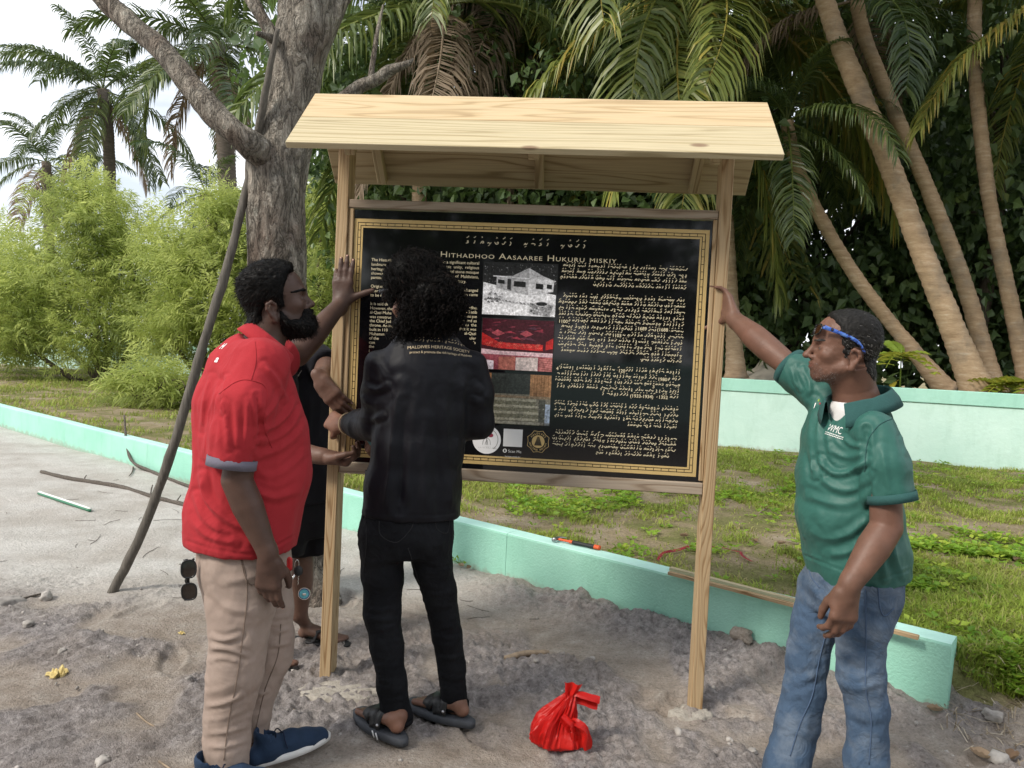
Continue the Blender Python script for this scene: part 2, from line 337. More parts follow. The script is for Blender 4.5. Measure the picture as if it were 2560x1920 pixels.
M_WEED = leaf_mat('weed_leaf', [(0.0, (0.09, 0.19, 0.02)), (0.6, (0.20, 0.36, 0.035)), (1.0, (0.36, 0.45, 0.06))], 0.35, 0.45)
M_GRASS = leaf_mat('grass_blade', [(0.0, (0.13, 0.20, 0.025)), (0.55, (0.27, 0.38, 0.045)), (0.8, (0.38, 0.44, 0.09)), (1.0, (0.40, 0.34, 0.17))], 0.35, 0.6)
def bark(name, c0, c1, sc_=(14, 14, 4), b=0.8):
    m = NT(name); c = m.coord(sc_); f = m.noise(c, 2.5, 7, 0.65, 0.4); g = m.noise(m.coord(), 3.0, 4)
    col = m.ramp(f, [(0.32, tuple(x*0.35 for x in c0)), (0.45, c0), (0.68, c1)]); col = m.mix(m.ramp(g, [(0.4, 0), (0.7, 0.45)]), col, tuple(x*0.7 for x in c0))
    m.base(col).set(Roughness=0.9, Specular_IOR_Level=0.2).bump(f, b, 0.02); return m.m
M_TRUNK = bark('forest_bark', (0.10, 0.08, 0.06), (0.17, 0.14, 0.11))
def branchy(base, top, r0, r1, seed, nb=5, spread=1.6, sides=7):
    r = np.random.RandomState(seed); base = A(*base); top = A(*top); parts = []
    pts = np.array([lerp(base, top, t)+A(*(r.normal(size=2)*0.18*t), 0)*np.linalg.norm(top-base)*0.25 for t in np.linspace(0, 1, 6)]); C_ = catmull(pts, 18)
    parts.append(tube(C_, np.linspace(r0, r1, 18), sides))
    for k in range(nb):
        i = int(r.uniform(0.3, 0.95)*17); d = unit(A(*r.normal(size=2), r.uniform(0.2, 0.9))); ln = spread*r.uniform(0.6, 1.2)
        q = np.array([C_[i]+d*ln*t+A(0, 0, 0.25*ln*t*t)+r.normal(size=3)*0.06*ln*t for t in np.linspace(0, 1, 6)]); parts.append(tube(catmull(q, 10), np.linspace(r1*1.1, r1*0.25, 10), 5))
    return join(parts)
def crown_mesh(name, seed, n, rad, hgt, leaf, mat, lump=14, flat=1.0, tone_hi=1.0):
    r = np.random.RandomState(seed); lc = rdir(lump, r)*A(rad, rad, hgt)*r.uniform(0.35, 0.95, (lump, 1)); lr = r.uniform(0.32, 0.6, lump)*min(rad, hgt)
    k = r.randint(0, lump, n); d = rdir(n, r); P = lc[k]+d*lr[k][:, None]*(r.rand(n, 1)**0.35)*A(1, 1, 0.8)
    Nrm = unit_rows(d*0.7+rdir(n, r)*0.8+A(0, 0, 0.5)); D = unit_rows(np.cross(Nrm, rdir(n, r))+A(0, 0, -0.35))
    tone = np.clip(r.beta(2, 2.5, n)*tone_hi, 0, 1); sz = leaf*r.uniform(0.6, 1.25, n)
    V, Fq, t = leaves(P, D, Nrm, sz, sz*0.8, tone, 0.2, 0.15); return mesh_np(name, V, Fq, mat, False, np.stack([t]*3, -1))
def unit_rows(v): return v/(np.linalg.norm(v, axis=1)[:, None]+1e-9)

# ---------------------------------------------------------------- broadleaf wood behind the boundary wall
crowns = [crown_mesh('crown', 100+i, 9500, 2.6, 4.4, 0.17, M_FOREST, 26) for i in range(4)]
far_crowns = [crown_mesh('crown', 140+i, 6000, 3.2, 4.6, 0.3, M_FOREST, 22) for i in range(2)]
trunks = [mesh_np('trunk', *branchy((0, 0, -0.1), (0.6*(-1)**i, 0.2, 6.5), 0.16, 0.05, 200+i, 8, 2.2), M_TRUNK) for i in range(4)]
spots = [(-1.9, 15.2, 'dark broadleaf tree seen under the left half of the board roof'), (0.6, 14.2, 'dark broadleaf tree standing just behind the board centre'), (3.0, 13.6, 'dark broadleaf tree right of the board, behind the straight palm trunk'),
         (5.4, 14.4, 'dark broadleaf tree above the green shirted man'), (7.6, 12.6, 'dark broadleaf tree between the leaning palms and the thin right palm'), (10.2, 12.0, 'dark broadleaf tree at the right edge behind the thin palm'),
         (12.4, 10.6, 'dark broadleaf tree beyond the right edge of the wall')]
for i, (x, y, lb) in enumerate(spots):
    t = thing('broadleaf_tree', lb, 'tree', (x, y, 0.25), i*1.3, 'dark broadleaf trees behind the wall')
    obj_me('trunk', trunks[i % 4], t); obj_me('crown', crowns[i % 4], t, Matrix.LocRotScale(Vector((0, 0, 4.9)), Euler((0, 0, i*2.1)), Vector((1, 1, 1.12))))
for i, (x, y, lb) in enumerate([(-3.2, 18.5, 'under the left roof end of the board'), (-0.2, 19, 'behind the left half of the panel'), (2.6, 18.5, 'behind the right half of the panel'), (5.2, 19, 'left of the thin curved palm'), (8.2, 18, 'above the head of the green shirted man'), (11, 17, 'between the thick leaning palm and the thin right palm'), (14.5, 15.5, 'at the right edge of the picture'), (17, 12.5, 'beyond the right edge of the picture')]):
    t = thing('background_tree', 'dark tree deep in the wood, '+lb, 'tree', (x, y, 0.2), i*2.2, 'trees deep in the wood'); obj_me('trunk', trunks[(i+1) % 4], t)
    obj_me('crown', far_crowns[i % 2], t, Matrix.LocRotScale(Vector((0, 0, 5.4)), Euler((0, 0, i*1.7)), Vector((1, 1, 1.25))))
# understorey at the foot of the wood, one mass
P = np.concatenate([np.stack([rng.uniform(-1.5, 13, 2600), rng.uniform(-1.0, 1.2, 2600), rng.gamma(2.0, 0.5, 2600)], -1)])
P[:, 1] += 14.0-0.38*P[:, 0]; P[:, 2] += 0.2
d = rdir(len(P)); V, Fq, t = leaves(P, unit_rows(d+A(0, -0.3, 0.2)), rdir(len(P)), rng.uniform(0.12, 0.3, len(P)), rng.uniform(0.08, 0.18, len(P)), rng.beta(2, 2, len(P))*0.8, 0.2, 0.2)
tag(obj_np('undergrowth', V, Fq, M_FOREST, smooth=False, cols=np.stack([t]*3, -1)), 'dark leafy undergrowth at the foot of the wood behind the wall', kind='stuff')
# trees across the road behind the photographer (seen in the gloss of the board)
for i, (x, y, lb) in enumerate([(-9, -11, 'broadleaf tree behind the photographer, far left'), (-4.5, -11.5, 'broadleaf tree behind the photographer, left of centre'), (0.5, -12, 'broadleaf tree straight behind the photographer'), (5, -11.5, 'broadleaf tree behind the photographer, right of centre'), (9.5, -10.5, 'broadleaf tree behind the photographer, far right')]):
    t = thing('roadside_tree', lb, 'tree', (x, y, 0.0), i*1.9, 'trees across the road'); obj_me('trunk', trunks[i % 4], t)
    obj_me('crown', far_crowns[i % 2], t, Matrix.LocRotScale(Vector((0, 0, 5.2)), Euler((0, 0, i*1.1)), Vector((1, 1, 1.0))))

# ---------------------------------------------------------------- coconut palms
def ring_bark(name, c0, c1, c2):
    m = NT(name); c = m.coord(kind='Object'); f = m.noise(m.coord((2, 2, 9)), 2.2, 6, 0.7); g = m.noise(c, 2.2, 5, 0.6)
    col = m.ramp(f, [(0.3, c0), (0.55, c1), (0.75, c2)]); col = m.mix(m.ramp(g, [(0.52, 0), (0.66, 0.45)]), col, (0.16, 0.15, 0.13))
    m.base(col).set(Roughness=0.9, Specular_IOR_Level=0.2).bump(m.noise(c, 30, 5, 0.7), 0.6, 0.02); return m.m
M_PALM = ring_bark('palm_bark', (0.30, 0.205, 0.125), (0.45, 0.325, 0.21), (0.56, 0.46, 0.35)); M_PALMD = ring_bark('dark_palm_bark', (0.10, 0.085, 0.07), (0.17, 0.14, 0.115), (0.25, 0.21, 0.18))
M_FROND = leaf_mat('palm_leaflet', [(0.0, (0.035, 0.065, 0.026)), (0.45, (0.115, 0.155, 0.04)), (0.8, (0.24, 0.27, 0.06)), (0.93, (0.34, 0.30, 0.07)), (1.0, (0.46, 0.34, 0.07))], 0.3, 0.38, 0.5, (0.16, 0.24, 0.05))
M_DEAD = leaf_mat('dry_palm_leaflet', [(0.0, (0.17, 0.125, 0.085)), (1.0, (0.36, 0.28, 0.20))], 0.2, 0.7)
M_NUT = simple('coconut_husk', (0.20, 0.12, 0.045), 0.6, 0.4, 12)
def frond(Ln, e0, e1, nl=60, seed=0, tone=0.4, wid=0.036, hang=0.9, leafl=0.98, p=1.4):
    r = np.random.RandomState(seed); t = np.linspace(0, 1, 22); ang = e0+(e1-e0)*t**p; ds = Ln/21
    X = np.concatenate([[0], np.cumsum(np.cos(ang[:-1])*ds)]); Z = np.concatenate([[0], np.cumsum(np.sin(ang[:-1])*ds)]); Yc = 0.12*Ln*r.normal()*t**2
    R = np.stack([X, Yc, Z], -1); parts = [tube(R, np.linspace(0.032, 0.004, 22)*Ln/4.2, 5, False)]; tv = [np.full(len(parts[0][0]), min(1, tone+0.35))]
    k = np.arange(nl); ts = 0.13+0.86*k/(nl-1); sd_ = np.tile([1, -1], 1)
    for s_ in (1, -1):
        tt = np.clip(ts+r.normal(size=nl)*0.004, 0, 1); i = np.clip(tt*21, 0, 20.99); j = i.astype(int); f = (i-j)[:, None]; P = R[j]*(1-f)+R[j+1]*f
        Tn = unit_rows(R[j+1]-R[j]); sideV = A(0, 1, 0)[None]*s_; upV = np.cross(Tn, sideV)*s_
        ll = leafl*(0.35+0.65*np.sin(np.pi*np.clip(0.12+0.80*tt, 0, 1)))*r.uniform(0.85, 1.1, nl)*Ln/4.2
        fwd = lerp(0.35, 0.9, tt)[:, None]; D = unit_rows(sideV*0.9+Tn*fwd+upV*0.12*r.uniform(0, 2, (nl, 1))+r.normal(size=(nl, 3))*0.06)
        G = A(0, 0, -1)[None]; hg = hang*r.uniform(0.65, 1.25, (nl, 1))
        D2 = unit_rows(D+G*hg*0.75); D3 = unit_rows(D+G*hg*2.4); l3 = (ll/3)[:, None]
        p1 = P+D*l3; p2 = p1+D2*l3; p3 = p2+D3*l3; w = (wid*Ln/4.2*np.array([1.0, 1.25, 0.85, 0.08]))
        W = unit_rows(np.cross(D2, np.cross(Tn, D2))+r.normal(size=(nl, 3))*0.25)
        V = np.stack([P-W*w[0]/2, P+W*w[0]/2, p1-W*w[1]/2, p1+W*w[1]/2, p2-W*w[2]/2, p2+W*w[2]/2, p3-W*w[3]/2, p3+W*w[3]/2], 1).reshape(-1, 3)
        b = np.arange(nl)[:, None]*8; Fq = np.concatenate([b+np.array([[0, 1, 3, 2]]), b+np.array([[2, 3, 5, 4]]), b+np.array([[4, 5, 7, 6]])])
        parts.append((V, Fq)); tl = np.clip(tone+r.normal(size=nl)*0.13, 0, 1); q = np.repeat(tl, 8).reshape(-1, 8); q[:, 4:] = np.clip(q[:, 4:]+0.08, 0, 1); tv.append(q.ravel())
    V, Fl = join(parts); t_ = np.concatenate(tv); return V, Fl, np.stack([t_]*3, -1)
def palm(name, label, pts, rad, Y, crown, Ln=4.2, nf=20, seed=0, mat=None, tone=0.4, coco=0, base_flare=1.5, dead=2, px=True, wid=0.036, nl=84, low=-1.15, sel=None):
    r = np.random.RandomState(seed); P3 = np.array([at(x*1.15735, y*1.15735, Y+dy) for x, y, dy in pts]); base = P3[0].copy()
    root = thing(name, label, 'palm tree', base, 0, 'coconut palms'); cv = catmull(P3, 70)-base
    s = np.concatenate([[0], np.cumsum(np.linalg.norm(np.diff(cv, axis=0), axis=1))]); u = np.linspace(0, s[-1], int(s[-1]/0.055)+2)
    cv = np.stack([np.interp(u, s, cv[:, k]) for k in range(3)], -1); tt = u/s[-1]
    R_ = np.interp(tt, np.linspace(0, 1, len(rad)), rad)*(1+(base_flare-1)*np.exp(-u/0.35))
    ph = u/0.11; R_ = R_*(1+0.065*(1-2*(ph % 1.0)))+0.004*vnoise(np.stack([u*9, u*0, u*0+seed], -1))
    V, Fl = tube(cv, R_, 14); V = V+0.03*R_.mean()*np.stack([fbm(V*6+q*9, 3) for q in range(3)], -1); obj_np('trunk', V, Fl, mat or M_PALM, root)
    top = cv[-1]; el = np.linspace(1.35, low, nf)+r.normal(size=nf)*0.12
    for k in range(nf):
        az = k*2.39996+r.normal()*0.25+seed; e = el[k]; dd = k >= nf-dead
        e1 = e-r.uniform(1.0, 1.7) if e > -0.4 else max(e-0.7, -1.5)
        V, Fl, tn_ = frond(Ln*r.uniform(0.85, 1.1)*(0.75 if e > 1.1 else 1), e, e1, nl, seed*50+k, r.uniform(0.1, 0.5) if dd else np.clip(tone+0.22*(k/nf-0.5)+r.normal()*0.08, 0, 0.82), wid, 0.55+0.6*r.rand()+(0.5 if dd else 0), p=r.uniform(1.0, 1.6))
        o = obj_np('frond', V, Fl, M_DEAD if dd else M_FROND, root, False, tn_); o.location = top; o.rotation_euler = (r.normal()*0.12, 0, az)
    for k in range(coco):
        d = unit(A(*r.normal(size=2), -0.6)); bm = bmesh.new(); bmesh.ops.create_icosphere(bm, subdivisions=2, radius=0.12)
        for v in bm.verts: v.co.z *= 1.25; v.co *= 1+0.06*math.sin(v.co.x*40)
        bm_obj('coconut', bm, M_NUT, root, True, Matrix.Translation(Vector(top+d*r.uniform(0.2, 0.42)+A(0, 0, -0.25))))
    return root
D = 1.15735
palm('coconut_palm', 'thick leaning coconut palm with an orange lit trunk on the right', [(2118, 862, 0), (2050, 690, 0), (1990, 540, 0), (1930, 380, 0), (1870, 230, 0), (1820, 110, 0), (1782, 0, 0), (1725, -200, 0), (1660, -460, 0), (1590, -760, 0)], [0.165, 0.145, 0.135, 0.125, 0.115, 0.11, 0.105], 9.9, None, 4.6, 18, 1, base_flare=1.6, low=-0.4)
palm('coconut_palm', 'slimmer grey palm trunk standing right behind the thick leaning palm', [(2150, 850, 0), (2085, 620, 0), (2005, 410, 0), (1940, 260, 0), (1895, 150, 0), (1866, 75, 0), (1850, 0, 0)], [0.12, 0.11, 0.10, 0.095, 0.09], 10.5, None, 2.7, 12, 2, tone=0.25, base_flare=1.5, low=-0.5)
palm('coconut_palm', 'thin curved palm leaning left across the dark wood behind the green shirted man', [(2045, 845, 0), (1960, 742, 0), (1850, 600, 0), (1762, 450, 0), (1716, 340, 0), (1700, 262, 0)], [0.12, 0.10, 0.095, 0.09, 0.09], 10.7, None, 2.1, 12, 3, tone=0.12, dead=0, low=-0.9)
palm('coconut_palm', 'thin pale palm trunk at the right edge of the picture', [(2225, 850, 0), (2180, 640, 0), (2140, 450, 0), (2115, 250, 0), (2105, 100, 0), (2108, -100, 0), (2115, -400, 0), (2125, -700, 0)], [0.11, 0.095, 0.09, 0.085, 0.08], 10.4, None, 4.2, 16, 4, tone=0.5)
palm('coconut_palm', 'coconut palm whose trunk rises behind the right post of the board', [(1590, 818, 0), (1583, 690, 0), (1575, 560, 0), (1566, 430, 0), (1552, 300, 0), (1532, 160, 0), (1518, 20, 0), (1512, -60, 0)], [0.125, 0.105, 0.10, 0.095, 0.09, 0.10], 11.3, None, 4.6, 30, 5, tone=0.62, dead=0, coco=6)
palm('coconut_palm', 'coconut palm behind the left half of the board roof', [(905, 760, 0), (907, 600, 0), (906, 420, 0), (915, 250, 0), (935, 90, 0), (950, 10, 0)], [0.16, 0.14, 0.13, 0.13], 13.2, None, 4.3, 22, 6, tone=0.45, dead=4)
palm('coconut_palm', 'coconut palm above the middle of the roof with drooping dry fronds', [(1120, 760, 0), (1130, 500, 0), (1125, 250, 0), (1110, 40, 0), (1100, -50, 0)], [0.16, 0.14, 0.13, 0.13], 14.2, None, 4.4, 22, 7, tone=0.5, dead=6)
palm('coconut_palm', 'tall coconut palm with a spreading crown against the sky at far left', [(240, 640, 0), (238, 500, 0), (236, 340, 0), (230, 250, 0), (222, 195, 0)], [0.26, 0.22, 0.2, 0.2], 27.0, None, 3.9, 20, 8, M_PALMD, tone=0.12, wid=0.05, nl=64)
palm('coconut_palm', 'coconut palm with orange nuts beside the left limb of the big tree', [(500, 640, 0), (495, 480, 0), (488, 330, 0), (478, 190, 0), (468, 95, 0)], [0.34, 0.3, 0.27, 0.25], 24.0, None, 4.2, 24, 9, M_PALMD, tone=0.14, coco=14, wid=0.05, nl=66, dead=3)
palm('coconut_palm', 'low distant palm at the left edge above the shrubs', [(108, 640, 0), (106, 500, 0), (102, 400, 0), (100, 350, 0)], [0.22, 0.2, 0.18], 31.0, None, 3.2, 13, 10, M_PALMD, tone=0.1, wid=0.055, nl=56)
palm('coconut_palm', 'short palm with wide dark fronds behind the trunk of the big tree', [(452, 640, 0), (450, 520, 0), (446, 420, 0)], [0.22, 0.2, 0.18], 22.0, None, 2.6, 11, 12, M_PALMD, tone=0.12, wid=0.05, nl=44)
palm('coconut_palm', 'coconut palm beyond the top right corner with fronds hanging into view', [(2330, 830, 0), (2320, 500, 0), (2300, 200, 0), (2292, -20, 0)], [0.14, 0.12, 0.12], 9.8, None, 2.9, 14, 13, tone=0.6)

# ---------------------------------------------------------------- feathery shrubs on the left lawn
def feathery(name, label, px, py, Y, lobes, seed, n=1500, lean=0.0):
    base = at(px, py, Y); base[2] = float(height(base[0], base[1])); root = thing(name, label, 'shrub', base, 0, 'feathery green shrubs')
    r = np.random.RandomState(seed); parts = []; tips = []
    for (lx, ly, lz, lr) in [(a_, b_, c_*0.88, d_*0.93) for a_, b_, c_, d_ in lobes]:
        c = A(lx, ly, lz); q = np.array([A(0, 0, -0.1), c*A(0.25, 0.25, 0.3)+r.normal(size=3)*0.15, c*0.65+r.normal(size=3)*0.2, c]); parts.append(tube(catmull(q, 14), np.linspace(0.09, 0.02, 14), 6))
        m_ = int(n*lr*lr/2.6); d = rdir(m_, r); d[:, 2] = d[:, 2]*0.85+0.1; rad = lr*(0.30+0.80*r.rand(m_, 1)**0.7)*(1+0.55*vnoise(d*2.2+seed)[:, None]); Pt = c+d*rad*A(1, 1, 0.95); tips.append((Pt, d, np.full(m_, lr)))
        for k in range(5):
            e = c+rdir(1, r)[0]*lr*0.8; parts.append(tube(catmull(np.array([c*0.8, (c+e)/2+r.normal(size=3)*0.1, e]), 8), np.linspace(0.025, 0.006, 8), 4))
    V, Fl = join(parts); obj_np('stem', V, Fl, M_TRUNK, root)
    Pt = np.vstack([t[0] for t in tips]); d = np.vstack([t[1] for t in tips]); m_ = len(Pt); k = 13
    ax = unit_rows(d*0.7+A(0, 0, 0.35)+rdir(m_, r)*0.6); sv = unit_rows(np.cross(ax, rdir(m_, r))); u = np.linspace(0, 1, k)
    ll = r.uniform(0.30, 0.55, m_); P = (Pt[:, None]+ax[:, None]*(u[None, :, None]-0.5)*ll[:, None, None]+A(0, 0, -1)*0.12*u[None, :, None]**2)
    sg = np.where(np.arange(k) % 2 == 0, 1, -1)[None, :, None]; Dv = ax[:, None]*0.75+sv[:, None]*sg*0.9+A(0, 0, -0.25)+r.normal(size=(m_, k, 3))*0.15
    Dv = unit_rows(Dv.reshape(-1, 3)); P = P.reshape(-1, 3); nn = unit_rows(np.cross(Dv, np.repeat(sv, k, 0))+A(0, 0, 0.6))
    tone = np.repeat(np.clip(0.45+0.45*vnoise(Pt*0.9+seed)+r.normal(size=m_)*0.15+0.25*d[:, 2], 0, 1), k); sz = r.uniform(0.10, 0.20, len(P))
    V, Fq, t = leaves(P, Dv, nn, sz, sz*0.17, tone, 0.1, 0.25); obj_np('foliage', V, Fq, M_SHRUB, root, False, np.stack([t]*3, -1))
feathery('feathery_shrub', 'large feathery yellow green shrub at far left with drooping branches over the lawn', 255, 918, 18.0, [(-1.1, 0, 2.7, 1.7), (0.7, 0.3, 3.0, 1.5), (-2.6, 0.3, 2.2, 1.5), (0.2, -0.5, 1.3, 1.1), (-0.3, 0, 4.3, 1.2), (1.5, 0, 1.7, 1.1), (-1.7, -0.5, 1.1, 1.0), (-0.6, 0.2, 5.2, 0.75)], 21)
feathery('feathery_shrub', 'feathery yellow green shrub just left of the big tree trunk', 520, 935, 17.0, [(0.0, 0, 2.6, 1.4), (-0.9, 0.2, 3.6, 1.0), (0.4, 0.2, 3.9, 1.0), (0.9, -0.2, 1.6, 1.0), (-0.6, -0.4, 1.5, 1.0), (0.1, 0, 4.9, 0.6)], 22)
feathery('feathery_shrub', 'feathery green shrub between the tree trunk and the left post of the board', 830, 960, 16.0, [(-0.1, 0, 2.4, 1.2), (0.3, 0.2, 3.5, 1.0), (-0.3, 0, 4.4, 0.8), (1.1, 0.3, 2.8, 1.1), (0.2, -0.3, 1.3, 0.9)], 23)
feathery('feathery_shrub', 'feathery green shrub cut by the left edge of the picture', -40, 905, 20.0, [(0, 0, 2.2, 1.7), (-1.8, 0, 2.9, 1.6), (1.0, -0.3, 1.3, 1.1), (-0.8, 0.4, 3.8, 1.2)], 24)
feathery('low_feathery_bush', 'low feathery bush on the lawn left of the leaning pole', 390, 985, 12.5, [(0, 0, 0.45, 0.62), (-0.55, 0.1, 0.4, 0.5), (0.4, -0.1, 0.35, 0.45)], 25, 1300)

# ---------------------------------------------------------------- the big tree behind the board
m = NT('grey_bark'); c = m.coord((17, 17, 5)); n1 = m.noise(c, 1.0, 6, 0.6, 0.8); n2_ = m.noise(m.coord((34, 34, 9), (3, 5, 1)), 1.0, 5, 0.6, 0.5)
r1 = m.math('ABSOLUTE', m.math('SUBTRACT', n1, 0.5)); r2 = m.math('ABSOLUTE', m.math('SUBTRACT', n2_, 0.5)); crack = m.math('MULTIPLY', m.ramp(r1, [(0.0, 0.30), (0.035, 0.85), (0.10, 1.0)]), m.ramp(r2, [(0.0, 0.6), (0.03, 1.0)]))
col = m.ramp(m.noise(m.coord((6, 6, 2)), 3, 7, 0.7), [(0.3, (0.28, 0.24, 0.20)), (0.5, (0.43, 0.385, 0.325)), (0.7, (0.56, 0.52, 0.45))]); dn = m.noise(m.coord(), 4, 5, 0.6); col = m.mix(m.ramp(dn, [(0.48, 0), (0.64, 0.55)]), col, (0.15, 0.09, 0.065)); lich = m.noise(m.coord(), 11, 6, 0.7); col = m.mix(m.ramp(lich, [(0.60, 0), (0.68, 0.6)]), col, (0.42, 0.42, 0.36))
m.base(m.mix(1.0, col, crack, 'MULTIPLY')).set(Roughness=0.92, Specular_IOR_Level=0.15)
m.bump(m.math('ADD', m.math('ADD', m.ramp(r1, [(0, 0), (0.12, 1)]), m.math('MULTIPLY', m.ramp(r2, [(0, 0), (0.1, 1)]), 0.5)), m.math('MULTIPLY', m.noise(m.coord(), 60, 5, 0.7), 0.5)), 1.0, 0.022); M_BARK = m.m
def limb(pts, rad, Y, sides=22, n=90):
    P3 = np.array([at(x*D, y*D, Y+dy) for x, y, dy in pts]); cv = catmull(P3, n); V, Fl = tube(cv, np.interp(np.linspace(0, 1, n), np.linspace(0, 1, len(rad)), rad), sides)
    k = n*sides; nr = V[:k]-np.repeat(cv, sides, 0); nr = unit_rows(nr); dsp = 0.012*fbm(V[:k]*A(9, 9, 3.5), 3)+0.010*np.abs(vnoise(V[:k]*A(26, 26, 8)))
    V[:k] += nr*(dsp*min(1, np.mean(rad)/0.1))[:, None]; return V, Fl
bt = at(742*1.0, 1500, 4.12); bt[2] = 0; tree = thing('shade_tree', 'large grey barked tree with a forked trunk behind the left side of the board', 'tree', bt)
TY = 4.15; ps = [limb([(668, 1325, -0.03), (650, 1200, 0), (625, 900, 0), (605, 640, 0), (597, 480, 0), (600, 360, 0), (628, 220, 0), (655, 80, 0), (672, -80, 0), (690, -300, 0)], [0.19, 0.165, 0.155, 0.148, 0.15, 0.165, 0.14, 0.145, 0.13, 0.10], TY)]
V, Fl = join(ps); obj_np('trunk', V-bt, Fl, M_BARK, tree)
for pts, rad in (([(592, 355, -0.02), (545, 314, -0.19), (490, 272, -0.24), (420, 196, -0.20), (350, 108, -0.12), (275, 45, 0), (205, -25, 0.05), (80, -160, 0.1)], [0.085, 0.072, 0.062, 0.056, 0.055, 0.052, 0.05]),
                 ([(640, 170, 0), (610, 130, -0.05), (578, 60, -0.05), (535, -15, 0), (470, -140, 0.1)], [0.07, 0.042, 0.036, 0.036, 0.033]),
                 ([(650, 160, 0.02), (690, 70, 0.05), (730, -10, 0.08), (790, -160, 0.1)], [0.10, 0.075, 0.07, 0.06]),
                 ([(620, 250, 0.1), (700, 235, 0.4), (742, 212, 0.55), (775, 188, 0.6), (812, 172, 0.62), (842, 152, 0.62), (880, 138, 0.6), (893, 126, 0.6)], [0.06, 0.045, 0.04, 0.04, 0.036, 0.034, 0.02, 0.004]),
                 ([(800, 178, 0.62), (806, 130, 0.62), (815, 70, 0.62), (828, 10, 0.62)], [0.022, 0.016, 0.012, 0.006]),
                 ([(600, 90, -0.14), (575, 78, -0.2), (555, 72, -0.26)], [0.028, 0.018, 0.012])):
    V, Fl = limb(pts, rad, TY, 14, 60); obj_np('limb', V-bt, Fl, M_BARK, tree)
cm = crown_mesh('crown', 77, 2600, 2.6, 1.3, 0.13, M_SHRUB, 16); obj_me('crown', cm, tree, Matrix.Translation(Vector((-0.2, 0.6, 6.4))))
# leaning pole through the fork
m_pole = NT('weathered_pole'); c = m_pole.coord((30, 30, 3)); f = m_pole.noise(c, 3, 6, 0.7); m_pole.base(m_pole.ramp(f, [(0.3, (0.07, 0.062, 0.052)), (0.6, (0.15, 0.135, 0.115)), (0.8, (0.24, 0.22, 0.195))])).set(Roughness=0.9).bump(f, 0.6, 0.01); M_POLE = m_pole.m
pp = np.array([at(x*D, y*D, Y) for x, y, Y in [(240, 1284, 4.0), (300, 1165, 3.99), (352, 1030, 3.98), (400, 880, 3.97), (440, 740, 3.97), (487, 590, 4.00), (520, 460, 4.04), (545, 350, 4.06), (562, 260, 3.99), (580, 165, 3.94), (600, 62, 3.90)]])
cv = catmull(pp, 80); V, Fl = tube(cv, np.interp(np.linspace(0, 1, 80), [0, 0.5, 0.8, 1], [0.026, 0.024, 0.021, 0.012])*(1+0.06*vnoise(cv*7)), 12); V += 0.003*np.stack([fbm(V*14+q*5, 3) for q in range(3)], -1)
tag(obj_np('wooden_pole', V, Fl, M_POLE), 'long weathered wooden pole leaning from the sand into the tree fork', 'pole')

# ---------------------------------------------------------------- lawn cover
def lawn_ok(x, y):
    s, a = wall_sa(x, y); e = np.where(a > 0, 0.14, 0.10+0.12*np.clip(-a/0.5, 0, 1)); return s > e
def in_wall_side(x, y):   # in front of the right boundary wall
    return y < 10.2-0.44*(x-2.86)-0.1
def grass(n, xr, yr, hmin, hmax, w, seed, dens_pow=1.0):
    r = np.random.RandomState(seed); x = r.uniform(*xr, n); y = yr[0]+(yr[1]-yr[0])*r.rand(n)**dens_pow
    ok = lawn_ok(x, y)
    if xr[1] > 0: ok &= (in_wall_side(x, y) | (x < -0.5))
    d = 0.5+0.6*n2(x, y, 1.1, 12.0)+0.5*n2(x, y, 3.3, 14.0)+0.3*n2(x, y, 8.0, 15.0); ok &= r.rand(n) < sstep(0.28, 0.70, d)+0.07
    x, y, d = x[ok], y[ok], d[ok]; k = len(x); z = height(x, y); B = np.stack([x, y, z-0.01], -1)
    az = r.rand(k)*6.283; dr = np.stack([np.cos(az), np.sin(az), np.zeros(k)], -1); hgt = r.uniform(hmin, hmax, k)*(0.6+0.7*np.clip(d, 0, 1.2)); ln = r.uniform(0.25, 1.1, k)
    S = np.stack([-dr[:, 1], dr[:, 0], np.zeros(k)], -1)*w/2*r.uniform(0.6, 1.4, (k, 1)); h1 = hgt[:, None]
    Mid = B+A(0, 0, 1)*h1*0.6+dr*h1*(ln*0.35)[:, None]; T = B+A(0, 0, 1)*h1*(1-0.25*ln)[:, None]+dr*h1*ln[:, None]
    V = np.stack([B-S, B+S, Mid+S*0.8, Mid-S*0.8, T], 1).reshape(-1, 3); i = np.arange(k)[:, None]*5
    tone = np.clip(0.42+0.35*n2(x, y, 1.7, 20.0)+r.normal(size=k)*0.16+(r.rand(k) < 0.10)*0.6, 0, 1); return V, [i+np.array([[0, 1, 2, 3]]), i+np.array([[3, 2, 4]])], np.repeat(tone, 5)
gp = [grass(300000, (-1.2, 6.5), (3.0, 10.3), 0.02, 0.065, 0.008, 1, 1.4), grass(60000, (1.6, 3.6), (2.0, 4.6), 0.02, 0.075, 0.005, 2), grass(90000, (-14, -1), (6, 22), 0.04, 0.10, 0.018, 3, 1.2)]
V, Fl = join([(g[0], g[1]) for g in gp]); t = np.concatenate([g[2] for g in gp])
tag(obj_np('grass', V, Fl, M_GRASS, smooth=False, cols=np.stack([t]*3, -1)), 'patchy short grass on the lawn behind the low wall', kind='stuff')
